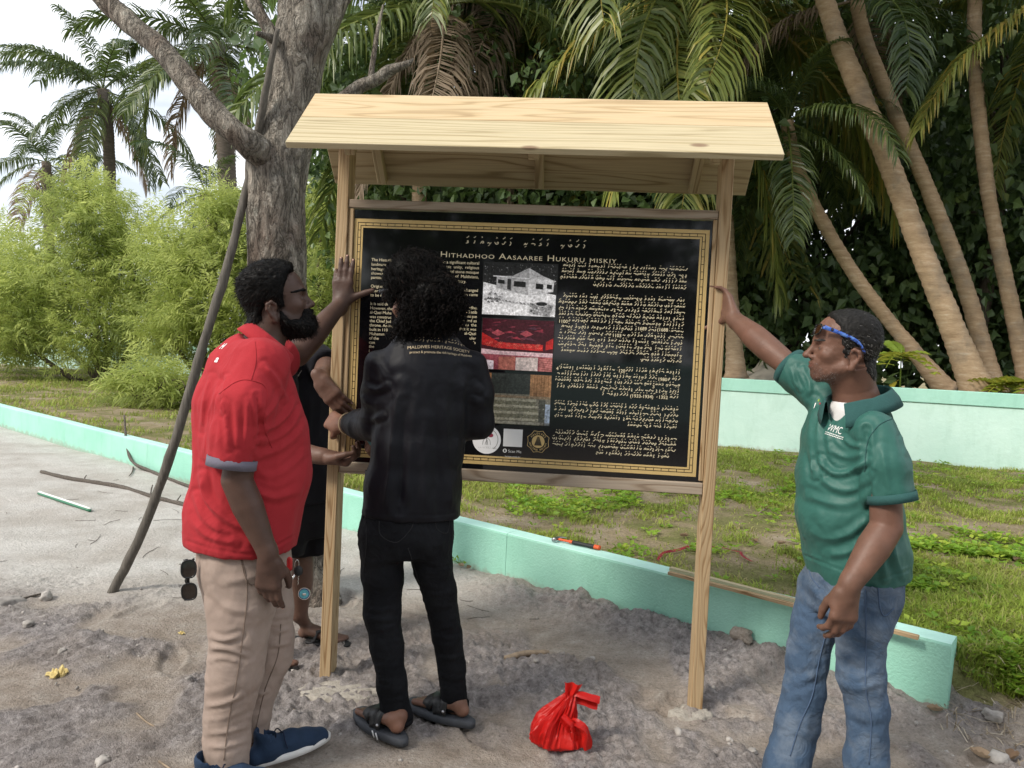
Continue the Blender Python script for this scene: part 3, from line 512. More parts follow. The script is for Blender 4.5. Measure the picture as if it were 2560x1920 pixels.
def weeds(n, xr, yr, seed, size):
    r = np.random.RandomState(seed); x = r.uniform(*xr, n); y = r.uniform(*yr, n); d = 0.5+0.7*n2(x, y, 1.4, 32.0)+0.5*n2(x, y, 4.0, 34.0); ok = lawn_ok(x, y) & in_wall_side(x, y) & (r.rand(n) < sstep(0.5, 0.95, d)+0.03); x, y = x[ok], y[ok]; k = len(x)
    q = 5; P = np.repeat(np.stack([x, y, height(x, y)+r.uniform(0.0, 0.035, k)], -1), q, 0); az = (np.tile(np.arange(q)*1.2566, k)+np.repeat(r.rand(k)*6, q)+r.normal(size=k*q)*0.3)
    Dv = unit_rows(np.stack([np.cos(az), np.sin(az), r.uniform(0.1, 0.8, k*q)], -1)); sz = r.uniform(0.6, 1.3, k*q)*size
    V, Fq, t = leaves(P+Dv*0.012, Dv, np.tile(A(0, 0, 1), (k*q, 1))+r.normal(size=(k*q, 3))*0.3, sz, sz*0.72, np.clip(np.repeat(0.5+0.3*r.normal(size=k), q), 0, 1), 0.15, 0.1); return V, Fq, t
gp = [weeds(16000, (0.0, 6.3), (3.0, 9.8), 5, 0.04), weeds(9000, (1.75, 3.6), (1.9, 4.8), 6, 0.042)]
V, Fl = join([(g[0], g[1]) for g in gp]); t = np.concatenate([g[2] for g in gp])
tag(obj_np('weeds', V, Fl, M_WEED, smooth=False, cols=np.stack([t]*3, -1)), 'low broad leaved weeds among the grass behind the low wall', kind='stuff')

r = np.random.RandomState(77); n = 3600; x = r.uniform(1.75, 3.4, n); y = r.uniform(1.9, 4.2, n); s_, a_ = wall_sa(x, y); k = (a_ < 0.02) & (s_ > -0.25) & (r.rand(n) < np.exp(-np.maximum(s_-0.25, 0)*1.6)); x, y = x[k], y[k]; n = len(x)
B = np.stack([x, y, height(x, y)+r.uniform(0.002, 0.02, n)], -1); az = r.rand(n)*6.283; Dv = np.stack([np.cos(az), np.sin(az), r.normal(size=n)*0.25], -1); ln = r.uniform(0.03, 0.13, n)[:, None]; S_ = np.stack([-Dv[:, 1], Dv[:, 0], np.zeros(n)], -1)*0.0022; mid = B+Dv*ln*0.5+A(0, 0, 1)*r.uniform(0.0, 0.02, (n, 1)); tip = B+Dv*ln
V = np.stack([B-S_, B+S_, mid+S_, mid-S_, tip], 1).reshape(-1, 3); i = np.arange(n)[:, None]*5; M_STRAW = leaf_mat('dry_straw', [(0.0, (0.14, 0.105, 0.07)), (0.6, (0.30, 0.24, 0.165)), (1.0, (0.48, 0.42, 0.33))], 0.1, 0.8)
tag(obj_np('dry_litter', V, [i+np.array([[0, 1, 2, 3]]), i+np.array([[3, 2, 4]])], M_STRAW, smooth=False, cols=np.repeat(r.rand(n), 5)[:, None].repeat(3, 1)), 'dry grass litter around the end of the low wall', kind='stuff')
# ================================================================== THE INFORMATION BOARD
def pine(name, c0, c1, c2, ring=26.0, knot=(0.16, 0.085, 0.04), gs=1.0):
    m = NT(name); c = m.coord((0.55*gs, 9*gs, 9*gs), rnd=True); f = m.noise(c, 1.0, 2, 0.4, 0.35)
    rg = m.math('SINE', m.math('MULTIPLY', f, ring*3.4)); rg = m.math('MULTIPLY_ADD', rg, 0.5); 
    nd = rg.node; nd.inputs[2].default_value = 0.5
    fine = m.noise(m.coord((4, 160, 160), rnd=True), 1.0, 4, 0.6)
    col = m.ramp(rg, [(0.0, c0), (0.16, c1), (0.55, c2)]); big = m.noise(m.coord((1.1, 5, 5), rnd=True), 1.0, 4, 0.6)
    col = m.mix(m.ramp(big, [(0.42, 0.0), (0.66, 0.55)]), col, c2); col = m.mix(0.5, col, m.ramp(fine, [(0.3, 0.72), (0.65, 1.1)]), 'MULTIPLY')
    v = m.n('TexVoronoi', Vector=m.coord((3.2, 7.5, 7.5), rnd=True), Scale=1.0); kn = m.ramp(v.outputs['Distance'], [(0.0, 1.0), (0.075, 0.85), (0.13, 0.0)])
    sel = m.n('SeparateColor'); m.i(sel, 0, v.outputs['Color']); ks = m.math('GREATER_THAN', sel.outputs[0], 0.5); col = m.mix(m.math('MULTIPLY', kn, ks), col, knot)
    m.base(col).set(Roughness=0.72, Specular_IOR_Level=0.3).bump(m.math('ADD', rg, m.math('MULTIPLY', fine, 0.8)), 0.25, 0.002); return m.m
M_ROOF1 = pine('pale_pine', (0.42, 0.30, 0.165), (0.55, 0.41, 0.235), (0.60, 0.465, 0.285), 17, (0.25, 0.15, 0.08))
M_ROOF2 = pine('green_tinged_pine', (0.38, 0.31, 0.18), (0.50, 0.415, 0.255), (0.55, 0.47, 0.305), 15, (0.24, 0.16, 0.10))
M_POST = pine('post_pine', (0.25, 0.15, 0.07), (0.38, 0.255, 0.135), (0.45, 0.325, 0.19), 24, gs=1.6)
M_RAIL = pine('weathered_pine', (0.22, 0.16, 0.11), (0.33, 0.255, 0.185), (0.38, 0.31, 0.24), 20, gs=1.5)
M_BACK = pine('dull_pine', (0.24, 0.17, 0.085), (0.37, 0.28, 0.155), (0.43, 0.34, 0.20), 19)
SO = A(-0.760, 3.09, 0); SYAW = math.radians(-4.5); SX = A(math.cos(SYAW), math.sin(SYAW), 0); SN = A(-SX[1], SX[0], 0)
board = thing('information_board', 'roofed wooden information board with a black and gold panel on two posts', 'information board', tuple(SO), SYAW)
def bl(px, py, off=0.0):            # pixel -> board coordinates (along, up) on the plane `off` behind the post fronts
    r = ray(px, py); p = CP+r*(np.dot(SO+SN*off-CP, SN)/np.dot(r, SN)); q = p-SO; return float(q@SX), float(q[2])
def bw(u, off, z): return SO+SX*u+SN*off+A(0, 0, z)
def plank(name, L_, W_, T_, loc, mat, parent, rot=(0, 0, 0), bev=0.003): return box(name, (L_, W_, T_), loc, mat, parent, rot, bev)
PW, PD = 0.048, 0.088; HP = math.pi/2
def upright(name, u, z0, z1, w, d, off, mat): return plank(name, z1-z0, w, d, (u, off+d/2, (z0+z1)/2), mat, board, (0, -HP, 0)) if False else box(name, (z1-z0, w, d), (u, off+d/2, (z0+z1)/2), mat, board, Euler((0, -HP, 0)).to_matrix().to_4x4().to_euler() if False else rot_up, 0.003)
rot_up = (Matrix(((0, 1, 0), (0, 0, 1), (1, 0, 0)))).to_euler()     # length x -> up, width y -> along, thickness z -> depth
upright('post', PW/2, -0.25, 2.24, PW, PD, 0, M_POST); upright('post', 1.604-PW/2, -0.25, 2.24, PW, PD, 0, M_POST)
upright('batten', PW+0.012, 0.94, 1.992, 0.022, 0.010, 0.010, M_POST); upright('batten', 1.604-PW-0.010, 0.94, 1.992, 0.018, 0.010, 0.010, M_POST)
plank('rail', 1.604-2*PW-0.002, 0.045, 0.034, (0.802, 0.028, 2.0105), M_RAIL, board); plank('rail', 1.604-2*PW-0.002, 0.045, 0.048, (0.802, 0.028, 0.909), M_RAIL, board)
# roof: two boards on each slope, rafters under the back slope
RZ, RY, RH, EV = 2.452, 0.03, 0.285, 0.30; sl = math.atan2(RH, EV); sw = math.hypot(RH, EV)/2
for k, sg in enumerate((-1, 1)):
    for q in range(2):
        t = (q+0.5)*sw; y = RY+sg*(math.cos(sl)*t); z = RZ-math.sin(sl)*t
        o = plank('roof_plank', 1.838, sw-0.0015, 0.026, (0.803, y, z), (M_ROOF1 if q == 0 else M_ROOF2) if k == 0 else M_BACK, board, (sl if sg < 0 else -sl, 0, 0), 0.002)
nrm_off = 0.013+0.0205
for u in (0.115, 0.82, 1.49):
    for sg in (1, -1):
        t = sw+0.005; y = RY+sg*(math.cos(sl)*t-math.sin(sl)*nrm_off); z = RZ-math.sin(sl)*t-math.cos(sl)*nrm_off
        plank('rafter', 2*sw-0.07, 0.040, 0.040, (u, y, z), M_BACK, board, (0, -sl if False else 0, 0)).matrix_local = Matrix.Translation((u, y, z)) @ Matrix.Rotation(-sg*sl, 4, 'X') @ Matrix.Rotation(HP, 4, 'Z')
plank('ridge_beam', 1.50, 0.045, 0.07, (0.802, RY+0.0, RZ-0.07), M_BACK, board)
# panel
m = NT('black_acrylic'); m.base((0.006, 0.006, 0.007)).set(Roughness=0.06, Specular_IOR_Level=0.5); M_ACR = m.m
m = NT('print_ink'); m.base(m.attr()).set(Roughness=0.22, Specular_IOR_Level=0.45); M_INK = m.m
m = NT('photo_ink'); c = m.coord(); g = m.mix(1.0, m.attr(), m.ramp(m.noise(c, 95, 6, 0.75), [(0.28, 0.35), (0.5, 1.0), (0.72, 1.75)]), 'MULTIPLY'); g = m.mix(0.5, g, m.ramp(m.noise(c, 25, 4, 0.6), [(0.3, 0.55), (0.7, 1.4)]), 'MULTIPLY'); m.base(g).set(Roughness=0.22, Specular_IOR_Level=0.45); M_PHOTO = m.m
PZ = 0.021                                            # depth of the panel face behind the post fronts
panel = box('panel', (1.604-2*PW-0.006, 0.006, 1.054), (0.802, PZ+0.003, 1.461), M_ACR, board, bev=0.0008)
inv = Matrix.Translation((-0.802, -(PZ+0.003), -1.461))
class Print:
    def __init__(s): s.V = []; s.F = []; s.C = []
    def poly(s, pts, col, lay=1):
        b = len(s.V); s.V += [(p[0], PZ-0.0005*lay, p[1]) for p in pts]; s.C += [col]*len(pts); s.F.append(list(range(b, b+len(pts))))
    def line(s, a, b, w, col, lay=1):
        a = A(*a); b = A(*b); d = unit(b-a); n_ = A(-d[1], d[0])*w/2; s.poly([a-n_, b-n_, b+n_, a+n_], col, lay)
    def stroke(s, pts, w, col, lay=1):
        pts = np.asarray(pts, float); d = np.gradient(pts, axis=0); d /= np.linalg.norm(d, axis=1)[:, None]+1e-9; n_ = np.stack([-d[:, 1], d[:, 0]], -1); w = np.broadcast_to(w, (len(pts),))[:, None]/2
        l, r = pts-n_*w, pts+n_*w
        for i in range(len(pts)-1): s.poly([l[i], l[i+1], r[i+1], r[i]], col, lay)
    def disc(s, c, r, col, lay=1, n_=28, ry=None, a0=0.0): s.poly([(c[0]+r*math.cos(a0+i/n_*2*math.pi), c[1]+(ry or r)*math.sin(a0+i/n_*2*math.pi)) for i in range(n_)], col, lay)
    def build(s, name):
        me = bpy.data.meshes.new(name); me.from_pydata(s.V, [], s.F); at_ = me.color_attributes.new('tone', 'FLOAT_COLOR', 'POINT')
        at_.data.foreach_set('color', np.array([(*c, 1) for c in s.C], np.float32).ravel()); me.materials.append(M_PHOTO if name == 'picture' else M_INK); o = obj_me(name, me, panel); o.matrix_local = inv; o['kind'] = 'stuff' if ('text' in name or 'letter' in name or 'script' in name or 'numer' in name) else ''
        if not o['kind']: del o['kind']
        return o
GOLD = (0.56, 0.40, 0.17); CREAM = (0.66, 0.58, 0.40); WHITE = (0.78, 0.78, 0.76)
ul, zt = bl(887, 547, PZ); ur, _ = bl(1775, 573, PZ); _, zb = bl(1732, 1191, PZ); zt = 1.951; zb = 0.955
pr = Print()
def frame(o, w, col, lay):
    a, b, c, d = ul+o, ur-o, zb+o, zt-o
    pr.poly([(a, d-w), (b, d-w), (b, d), (a, d)], col, lay); pr.poly([(a, c), (b, c), (b, c+w), (a, c+w)], col, lay); pr.poly([(a, c+w), (a+w, c+w), (a+w, d-w), (a, d-w)], col, lay); pr.poly([(b-w, c+w), (b, c+w), (b, d-w), (b-w, d-w)], col, lay)
BK = (0.008, 0.007, 0.006); BW_ = 0.037; frame(0, BW_, GOLD, 1); frame(0.0145, 0.0026, BK, 2); frame(0.0265, 0.0026, BK, 2)
for k in range(1, 46):
    u = lerp(ul+0.017, ur-0.017, k/46)
    for z in (zt-0.0218, zb+0.0218): pr.poly([(u-0.0011, z-0.0052), (u+0.0011, z-0.0052), (u+0.0011, z+0.0052), (u-0.0011, z+0.0052)], BK, 2)
for k in range(1, 32):
    z = lerp(zb+0.017, zt-0.017, k/32)
    for u in (ul+0.0218, ur-0.0218): pr.poly([(u-0.0052, z-0.0011), (u+0.0052, z-0.0011), (u+0.0052, z+0.0011), (u-0.0052, z+0.0011)], BK, 2)
pr.build('border')
def text_mesh(s, size, bold=0.0, space=1.0, align='LEFT', small=None, width=None):
    cu = bpy.data.curves.new('t', 'FONT'); cu.body = s; cu.size = size; cu.align_x = align; cu.space_character = space; cu.offset = 0.0 if set('MmWw') & set(s) else bold; cu.resolution_u = 3
    if small:
        cu.small_caps_scale = small
        for f in cu.body_format: f.use_small_caps = True
    ob = bpy.data.objects.new('t', cu); COL.objects.link(ob); dg = bpy.context.evaluated_depsgraph_get(); me = bpy.data.meshes.new_from_object(ob.evaluated_get(dg)); bpy.data.objects.remove(ob)
    n_ = len(me.vertices); V = np.zeros(n_*3); me.vertices.foreach_get('co', V); V = V.reshape(-1, 3); Fs = [tuple(p.vertices) for p in me.polygons]; bpy.data.meshes.remove(me)
    if width and n_: V[:, 0] = V[:, 0]*width/(V[:, 0].max()-V[:, 0].min())
    return V, Fs
def print_text(pr, s, u, z, size, col, **kw):
    V, Fs = text_mesh(s, size, **kw); b = len(pr.V); pr.V += [(u+v[0], PZ-0.0006, z+v[1]) for v in V]; pr.C += [col]*len(V); pr.F += [[i+b for i in f] for f in Fs]
# title
pr = Print(); ta, tz = bl(1100, 641, PZ); tb, _ = bl(1539, 655, PZ)
print_text(pr, 'Hithadhoo Aasaaree Hukuru miskiy', ta, tz-0.002, 0.0335, CREAM, small=0.72, bold=0.0004, space=1.12, width=tb-ta); pr.build('title_lettering')
# strokes of the right-to-left script: small hooks with dots or ticks above and below
GL = [[(0, .2), (.3, .0), (.6, .25), (.75, .6), (1, .55)], [(.1, .0), (.35, .5), (.75, .6), (.9, .3), (.6, .15), (.35, .45)], [(0, .4), (.5, .45), (.95, .3), (.8, .0)], [(.2, .7), (.45, .4), (.3, .0), (.1, -.25)],
      [(0, .1), (.35, .35), (.6, .0), (.95, .4)], [(.7, .65), (.35, .5), (.75, .3), (.35, .05), (.05, .0)], [(.05, .0), (.5, .25), (.9, .7), (.65, .75)], [(0, .5), (.25, .1), (.6, .0), (.95, .3), (.75, .55), (.5, .3)], [(.5, .75), (.45, .3), (.2, .0)], [(0, .0), (.4, .5), (.5, .1), (.95, .55)]]
MK = [[(.2, 1.05), (.7, 1.3)], [(.2, 1.0), (.7, 1.22), (.72, 1.4)], [(.35, 1.05), (.5, 1.3), (.65, 1.1)], [(.2, -.35), (.65, -.15)], [(.45, 1.1), (.6, 1.25), (.4, 1.3), (.45, 1.1)]]
rs = np.random.RandomState(5)
def script_line(pr, u0, u1, z, hgt, w, col, gap=0.55, words=True):
    u = u1
    while u > u0+hgt:
        for _ in range(rs.randint(3, 8) if words else 1):
            if u < u0+hgt*0.8: break
            g = np.array(GL[rs.randint(len(GL))]); cw = hgt*rs.uniform(0.75, 1.05); q = catmull(g, 7)*A(cw, hgt)+A(u-cw, z); pr.stroke(q, w*np.array([0.7, 1, 1.2, 1, 1.2, 1, 0.6]), col)
            if rs.rand() < 0.85:
                k_ = np.array(MK[rs.randint(len(MK))])*A(cw, hgt)+A(u-cw, z); pr.stroke(k_, w*0.85, col)
            u -= cw*1.06
        u -= hgt*gap
pr = Print(); ta, tz = bl(1164, 606, PZ); tb, tz2 = bl(1464, 624, PZ); n0 = 12
for k in range(17):
    if k in (4, 9): continue
    u = lerp(tb-0.012, ta, k/16.0); g = np.array(GL[(k*7+3) % len(GL)]); q = catmull(g, 9)*A(0.017, 0.017)+A(u, tz-0.003); pr.stroke(q, 0.0030*np.array([.6, 1, 1.2, 1.1, 1, 1.2, 1.1, .9, .5]), CREAM); pr.stroke(np.array(MK[k % len(MK)])*A(0.017, 0.022)+A(u, tz-0.003), 0.0024, CREAM)
pr.build('script_title')
# right hand column in the script, with its numerals
pr = Print(); sc_ = 2.370
def cp(x, y): return bl(1180+x/sc_, 520+y/sc_, PZ)
par = [([362, 398, 433, 472], 690), ([545, 581, 617, 654, 690, 727, 763, 799, 835, 870, 905], 985), ([972, 1010, 1047, 1085, 1118], 755), ([1190, 1226, 1261, 1296], 910), ([1365, 1399, 1434, 1469], 720)]
for ys, last in par:
    for k, y in enumerate(ys):
        xr = 1278-(y-362)*0.066+(0 if not (ys[0] == 1365 and k == 3) else -38); xl = 525-(y-362)*0.052; xl = last if k == len(ys)-1 else xl
        u1, z1 = cp(xr, y+4); u0, _ = cp(xl, y-12); script_line(pr, u0, u1, z1-0.004, 0.0125, 0.0024, CREAM)
pr.build('script_text')
pr = Print()
for s, x, y in (('1100', 512, 672), ('(1688', 1096, 722), ('1689', 980, 716), ('1103', 830, 756), ('3', 1078, 766), ('120', 866, 966), ('4', 499, 952), ('1980', 1100, 1016), ('3', 1068, 1060), ('1352', 1104, 1122), ('(1933-1934)', 936, 1114)):
    u, z = cp(x, y); z -= 0.005; w = 0.0095*len(s); pr.poly([(u-0.004, z-0.004), (u+w+0.002, z-0.004), (u+w+0.002, z+0.017), (u-0.004, z+0.017)], BK, 1.6)
    V, Fs = text_mesh(s, 0.019, 0.0003); b = len(pr.V); pr.V += [(u+v[0], PZ-0.0012, z+v[1]) for v in V]; pr.C += [CREAM]*len(V); pr.F += [[i+b for i in f] for f in Fs]
pr.build('numerals')
# left hand column in English
pr = Print(); s2 = 2.593
def ce(x, y): return bl(850+x/s2, 520+y/s2, PZ)
lt = [(335, 'The Historic'), (365, 'landmark'), (394, 'heritage'), (423, 'showcas'), (450, 'particul'), (507, 'Original'), (536, 'after larg'), (564, 'to be refer'), (620, 'It is said th'), (648, 'However, the'), (676, 'al-Qazi Muha'), (704, 'was construc'), (731, 'the Chief Jud'), (759, 'throne. An ins'), (787, 'built in 110'), (815, 'Muhamm'), (843, 'of the'), (871, 'con'), (897, 'the'), (925, 'i')]
for y, s in lt:
    u, z = ce(204-(y-335)*0.03, y+8); print_text(pr, s, u, z, 0.0172, CREAM, bold=0.0001)
rt = [(358, 'is a significant cultural'), (388, 'amic  unity,  religious'), (418, 'coral stone mosque'), (448, 'of  Maldivians,'), (477, 'artistry.'), (535, 'e changed'), (563, 'then came'), (648, 'of  Devadhu.'), (676, 'reads "Al-Khatib'), (704, 'that the mosque'), (732, 'vadhu served as'), (759, 'scension  to  the'), (787, 's that it was'), (815, 'al-Qazi'), (845, 'uler'), (873, "'s")]
for y, s in rt:
    u, z = ce((824 if s == 'artistry.' else 903)-(y-358)*0.045, y+9); print_text(pr, s, u, z, 0.0172, CREAM, bold=0.0001, align='RIGHT')
pr.build('english_text')
# the three pictures
def quadmap(tl, tr, br, bl_):
    q = [A(*bl(*p, PZ)) for p in (tl, tr, br, bl_)]; a, b, c, d = (q[0][0]+q[3][0])/2, (q[1][0]+q[2][0])/2, (q[2][1]+q[3][1])/2, (q[0][1]+q[1][1])/2
    return lambda x, y: (lerp(a, b, x), lerp(c, d, y))
def g3(v): return (v, v, v*1.04)
def pic(name, mp, fn):
    p = Print(); P_ = lambda pts, col, lay=2: p.poly([mp(*q) for q in pts], col, lay)
    P_([(-0.012, -0.016), (1.012, -0.016), (1.012, 1.016), (-0.012, 1.016)], (0.02, 0.02, 0.02), 1); fn(P_, lambda x0, y0, x1, y1, col, lay=2: P_([(x0, y0), (x1, y0), (x1, y1), (x0, y1)], col, lay), p, mp); p.build(name)
rq = np.random.RandomState(9)
def pic1(P_, Rc, p, mp):
    Rc(0, 0, 1, 1, g3(0.02))
    for k in range(150): x, y = rq.rand(), rq.uniform(0.55, 0.98); s_ = rq.uniform(0.008, 0.02); P_([(x, y), (min(1, x+s_), y+s_*0.4), (x+s_*0.2, min(1, y+s_*1.5))], g3(rq.choice([0.05, 0.09, 0.16, 0.25])), 3)
    P_([(0, 0), (1, 0), (1, 0.42), (0.75, 0.48), (0.2, 0.56), (0, 0.62)], g3(0.66), 4); P_([(0, 0.0), (0.5, 0.0), (0.25, 0.25), (0, 0.3)], g3(0.75), 5)
    P_([(0.18, 0.52), (0.62, 0.40), (0.62, 0.70), (0.18, 0.74)], g3(0.36), 6); P_([(0.62, 0.40), (0.96, 0.48), (0.97, 0.68), (0.62, 0.70)], g3(0.62), 6)
    P_([(0.15, 0.74), (0.40, 0.76), (0.62, 0.92), (0.63, 0.72)], g3(0.30), 7); P_([(0.63, 0.71), (0.99, 0.68), (0.82, 0.77), (0.62, 0.92)], g3(0.46), 7); P_([(0.13, 0.735), (0.63, 0.70), (0.99, 0.67), (0.99, 0.69), (0.63, 0.725), (0.13, 0.755)], g3(0.6), 8)
    for x0, x1, y0, y1 in ((0.20, 0.29, 0.60, 0.67), (0.42, 0.58, 0.55, 0.65), (0.72, 0.82, 0.52, 0.62), (0.87, 0.94, 0.53, 0.61)): P_([(x0, y0+0.01), (x1, y0), (x1, y1), (x0, y1+0.01)], g3(0.015), 9)
    P_([(0.33, 0.50), (0.38, 0.49), (0.38, 0.69), (0.33, 0.70)], g3(0.03), 9)
    P_([(0.65, 0.05), (0.93, 0.0), (0.97, 0.22), (0.65, 0.25)], g3(0.25), 5)
    for k in range(40): x, y = rq.uniform(0.65, 0.93), rq.uniform(0.02, 0.22); P_([(x, y), (x+0.03, y+0.01), (x+0.01, y+0.04)], g3(rq.choice([0.08, 0.4, 0.6])), 6)
    c = mp(0.81, 0.24); p.disc(c, 0.029, g3(0.5), 7, 20, 0.011); p.disc(c, 0.023, g3(0.02), 8, 20, 0.008)
    for k in range(30): x, y = rq.uniform(0.0, 0.25), rq.uniform(0.22, 0.42); P_([(x, y), (x+0.05, y-0.01), (x+0.03, y+0.04)], g3(rq.choice([0.1, 0.3, 0.5])), 6)
    for k in range(14): x = 0.2+0.05*k; P_([(x, 0.28-0.008*k+rq.rand()*0.03), (x+0.05, 0.26-0.008*k), (x+0.03, 0.31-0.008*k)], g3(rq.choice([0.2, 0.35])), 6)
def pic2(P_, Rc, p, mp):
    Rc(0, 0, 1, 1, (0.05, 0.008, 0.014))
    for k in range(26): x = rq.rand(); y = rq.uniform(0.6, 0.98); P_([(x, y), (min(1, x+rq.uniform(0.05, 0.2)), y+rq.uniform(-0.05, 0.05)), (min(1, x+0.1), min(1, y+0.03))], (rq.uniform(0.06, 0.3), 0.03, 0.05), 3)
    for cx in (0.22, 0.62): P_([(cx-0.09, 0.72), (cx, 0.66), (cx+0.1, 0.72), (cx, 0.79)], (0.34, 0.06, 0.08), 4)
    P_([(0.0, 0.72), (0.24, 0.54), (0.24, 0.42), (0.0, 0.48)], (0.34, 0.015, 0.015), 4); P_([(0.24, 0.54), (0.86, 0.52), (0.86, 0.40), (0.24, 0.42)], (0.46, 0.02, 0.02), 4); P_([(0.9, 0.58), (1, 0.66), (1, 0.45), (0.9, 0.42)], (0.42, 0.02, 0.02), 4)
    for k in range(40):
        x = rq.uniform(0.02, 0.83); y = 0.47+(0.05 if x > 0.25 else 0.06)*rq.uniform(-1, 1); q = np.array([mp(x, y), mp(x+0.012, y+0.03), mp(x+0.03, y+0.0), mp(x+0.04, y+0.03)]); p.stroke(q, 0.0011, (0.70, 0.16, 0.12), 5)
    P_([(0, 0.40), (0.24, 0.37), (1, 0.36), (1, 0.28), (0, 0.30)], (0.62, 0.42, 0.46), 4); P_([(0, 0.30), (1, 0.28), (1, 0), (0, 0)], (0.30, 0.07, 0.09), 4)
    for x0, x1, c in ((0.0, 0.18, (0.72, 0.62, 0.68)), (0.25, 0.48, (0.40, 0.13, 0.10)), (0.49, 0.80, (0.60, 0.50, 0.48)), (0.82, 1.0, (0.50, 0.18, 0.17))): P_([(x0, 0), (x1, 0), (x1, 0.27 if x0 > 0 else 0.17), (x0, 0.25 if x0 > 0 else 0.19)], c, 5)
    for k in range(6): p.line(mp(0.82, 0.05+k*0.04), mp(1.0, 0.02+k*0.045), 0.0014, (0.25, 0.05, 0.05), 6)
def pic3(P_, Rc, p, mp):
    Rc(0, 0, 1, 1, (0.24, 0.22, 0.17)); Rc(0, 0.56, 0.14, 1, (0.34, 0.17, 0.08), 3); Rc(0.70, 0.56, 1, 1, (0.36, 0.19, 0.09), 3); Rc(0.14, 0.60, 0.70, 1, (0.045, 0.05, 0.045), 3)
    for x in (0.76, 0.80, 0.86, 0.90, 0.96, 0.05, 0.10): p.line(mp(x, 0.57), mp(x, 0.99), 0.0016, (0.16, 0.07, 0.03), 4)
    Rc(0.0, 0.52, 1, 0.57, (0.30, 0.22, 0.14), 4)
    for k in range(4): y = 0.46-k*0.13; P_([(0.13-0.02*k, y), (0.80+0.02*k, y), (0.80+0.02*k, y+0.05), (0.13-0.02*k, y+0.05)], (0.43, 0.40, 0.30), 4); P_([(0.13-0.02*k, y-0.08), (0.80+0.02*k, y-0.08), (0.80+0.02*k, y), (0.13-0.02*k, y)], (0.20, 0.19, 0.13), 4)
    Rc(0.0, 0.0, 0.10, 0.5, (0.12, 0.11, 0.09), 5); Rc(0.84, 0.0, 0.93, 0.5, (0.10, 0.10, 0.08), 5); Rc(0.93, 0.0, 1.0, 0.42, (0.42, 0.50, 0.62), 5); Rc(0.0, 0.0, 1.0, 0.05, (0.36, 0.34, 0.27), 5)
    for k in range(90): x, y = rq.rand()*0.96, rq.rand()*0.5; P_([(x, y), (x+0.03, y+0.01), (x+0.02, y+0.02)], tuple(rq.choice([0.08, 0.14, 0.35, 0.5])*A(1, 0.95, 0.78)), 6)
pic('picture', quadmap((1209.5, 657), (1394, 661), (1387, 792), (1206.6, 786)), pic1); pic('picture', quadmap((1205.5, 796), (1386, 802), (1379, 929), (1203, 922)), pic2); pic('picture', quadmap((1203.5, 932), (1379, 938), (1373, 1063), (1201, 1056)), pic3)
# logos in the bottom row
pr = Print(); c = bl(1216.7, 1099, PZ); r_ = 0.0590; pr.disc(c, r_, (0.80, 0.80, 0.82), 1, 40)
arc = [(c[0]+0.047*math.cos(a), c[1]+0.047*math.sin(a)) for a in np.linspace(2.4, -0.9, 26)]; pr.stroke(np.array(arc), 0.0016, (0.05, 0.05, 0.05), 2)
for dx, dz, rx, rz_, col in ((0.0, 0.034, 0.0085, 0.0135, (0.02, 0.15, 0.08)), (-0.016, 0.020, 0.011, 0.0085, (0.12, 0.40, 0.06)), (0.016, 0.019, 0.011, 0.0085, (0.26, 0.03, 0.06))): pr.disc((c[0]+dx, c[1]+dz), rx, col, 2, 16, rz_)
for q in ([(0, 0.03), (0, 0.0), (-0.004, -0.012), (-0.006, -0.022)], [(0, 0.003), (0.004, -0.01), (0.006, -0.022)], [(0, 0.008), (-0.013, -0.002), (-0.016, -0.022)], [(0, 0.008), (0.013, -0.002), (0.016, -0.022)], [(0, 0.0), (0.001, -0.022)], [(0, 0.012), (-0.009, 0.02)], [(0, 0.012), (0.009, 0.019)]): pr.stroke(catmull(np.array(q), 8)+A(*c), 0.0015, (0.05, 0.05, 0.05), 2)
script_line(pr, c[0]-0.04, c[0]+0.043, c[1]-0.036, 0.0065, 0.0011, (0.08, 0.08, 0.08)); pr.build('plant_logo')
pr = Print(); a = bl(1259.5, 1071.5, PZ); b = bl(1305, 1118, PZ); pr.poly([(a[0], b[1]), (b[0], b[1]), (b[0], a[1]), (a[0], a[1])], (0.78, 0.78, 0.78), 1); u, z = bl(1270, 1131, PZ); print_text(pr, 'Scan Me', u, z, 0.0165, WHITE); u, z = bl(1262, 1142, PZ); print_text(pr, 'heritagesociety.mv', u, z, 0.0085, WHITE)
k = bl(1262, 1126.5, PZ); pr.disc(k, 0.0085, WHITE, 1, 20); pr.poly([(k[0]-0.003, k[1]-0.005), (k[0]+0.003, k[1]-0.005), (k[0]+0.003, k[1]+0.005), (k[0]-0.003, k[1]+0.005)], BK, 2); pr.build('scan_square')
pr = Print(); c = bl(1345.4, 1104, PZ); oc = 0.0490
pts = []
for i in range(8):
    a = i*math.pi/4+math.pi/8; pts.append((c[0]+oc*math.cos(a), c[1]+oc*math.sin(a))); a += math.pi/8; pts.append((c[0]+oc*0.87*math.cos(a), c[1]+oc*0.87*math.sin(a)))
pr.poly(pts, GOLD, 1); pr.poly([(c[0]+(x-c[0])*0.95, c[1]+(y-c[1])*0.95) for x, y in pts], BK, 2); pr.disc(c, 0.0265, GOLD, 3, 36)
pr.poly([(c[0]-0.004, c[1]+0.020), (c[0]+0.004, c[1]+0.020), (c[0]+0.016, c[1]-0.016), (c[0]-0.016, c[1]-0.016)], BK, 4)
for k in range(-3, 4): pr.line((c[0]+k*0.001, c[1]+0.018), (c[0]+k*0.0048, c[1]-0.015), 0.0006, (0.25, 0.18, 0.08), 5)
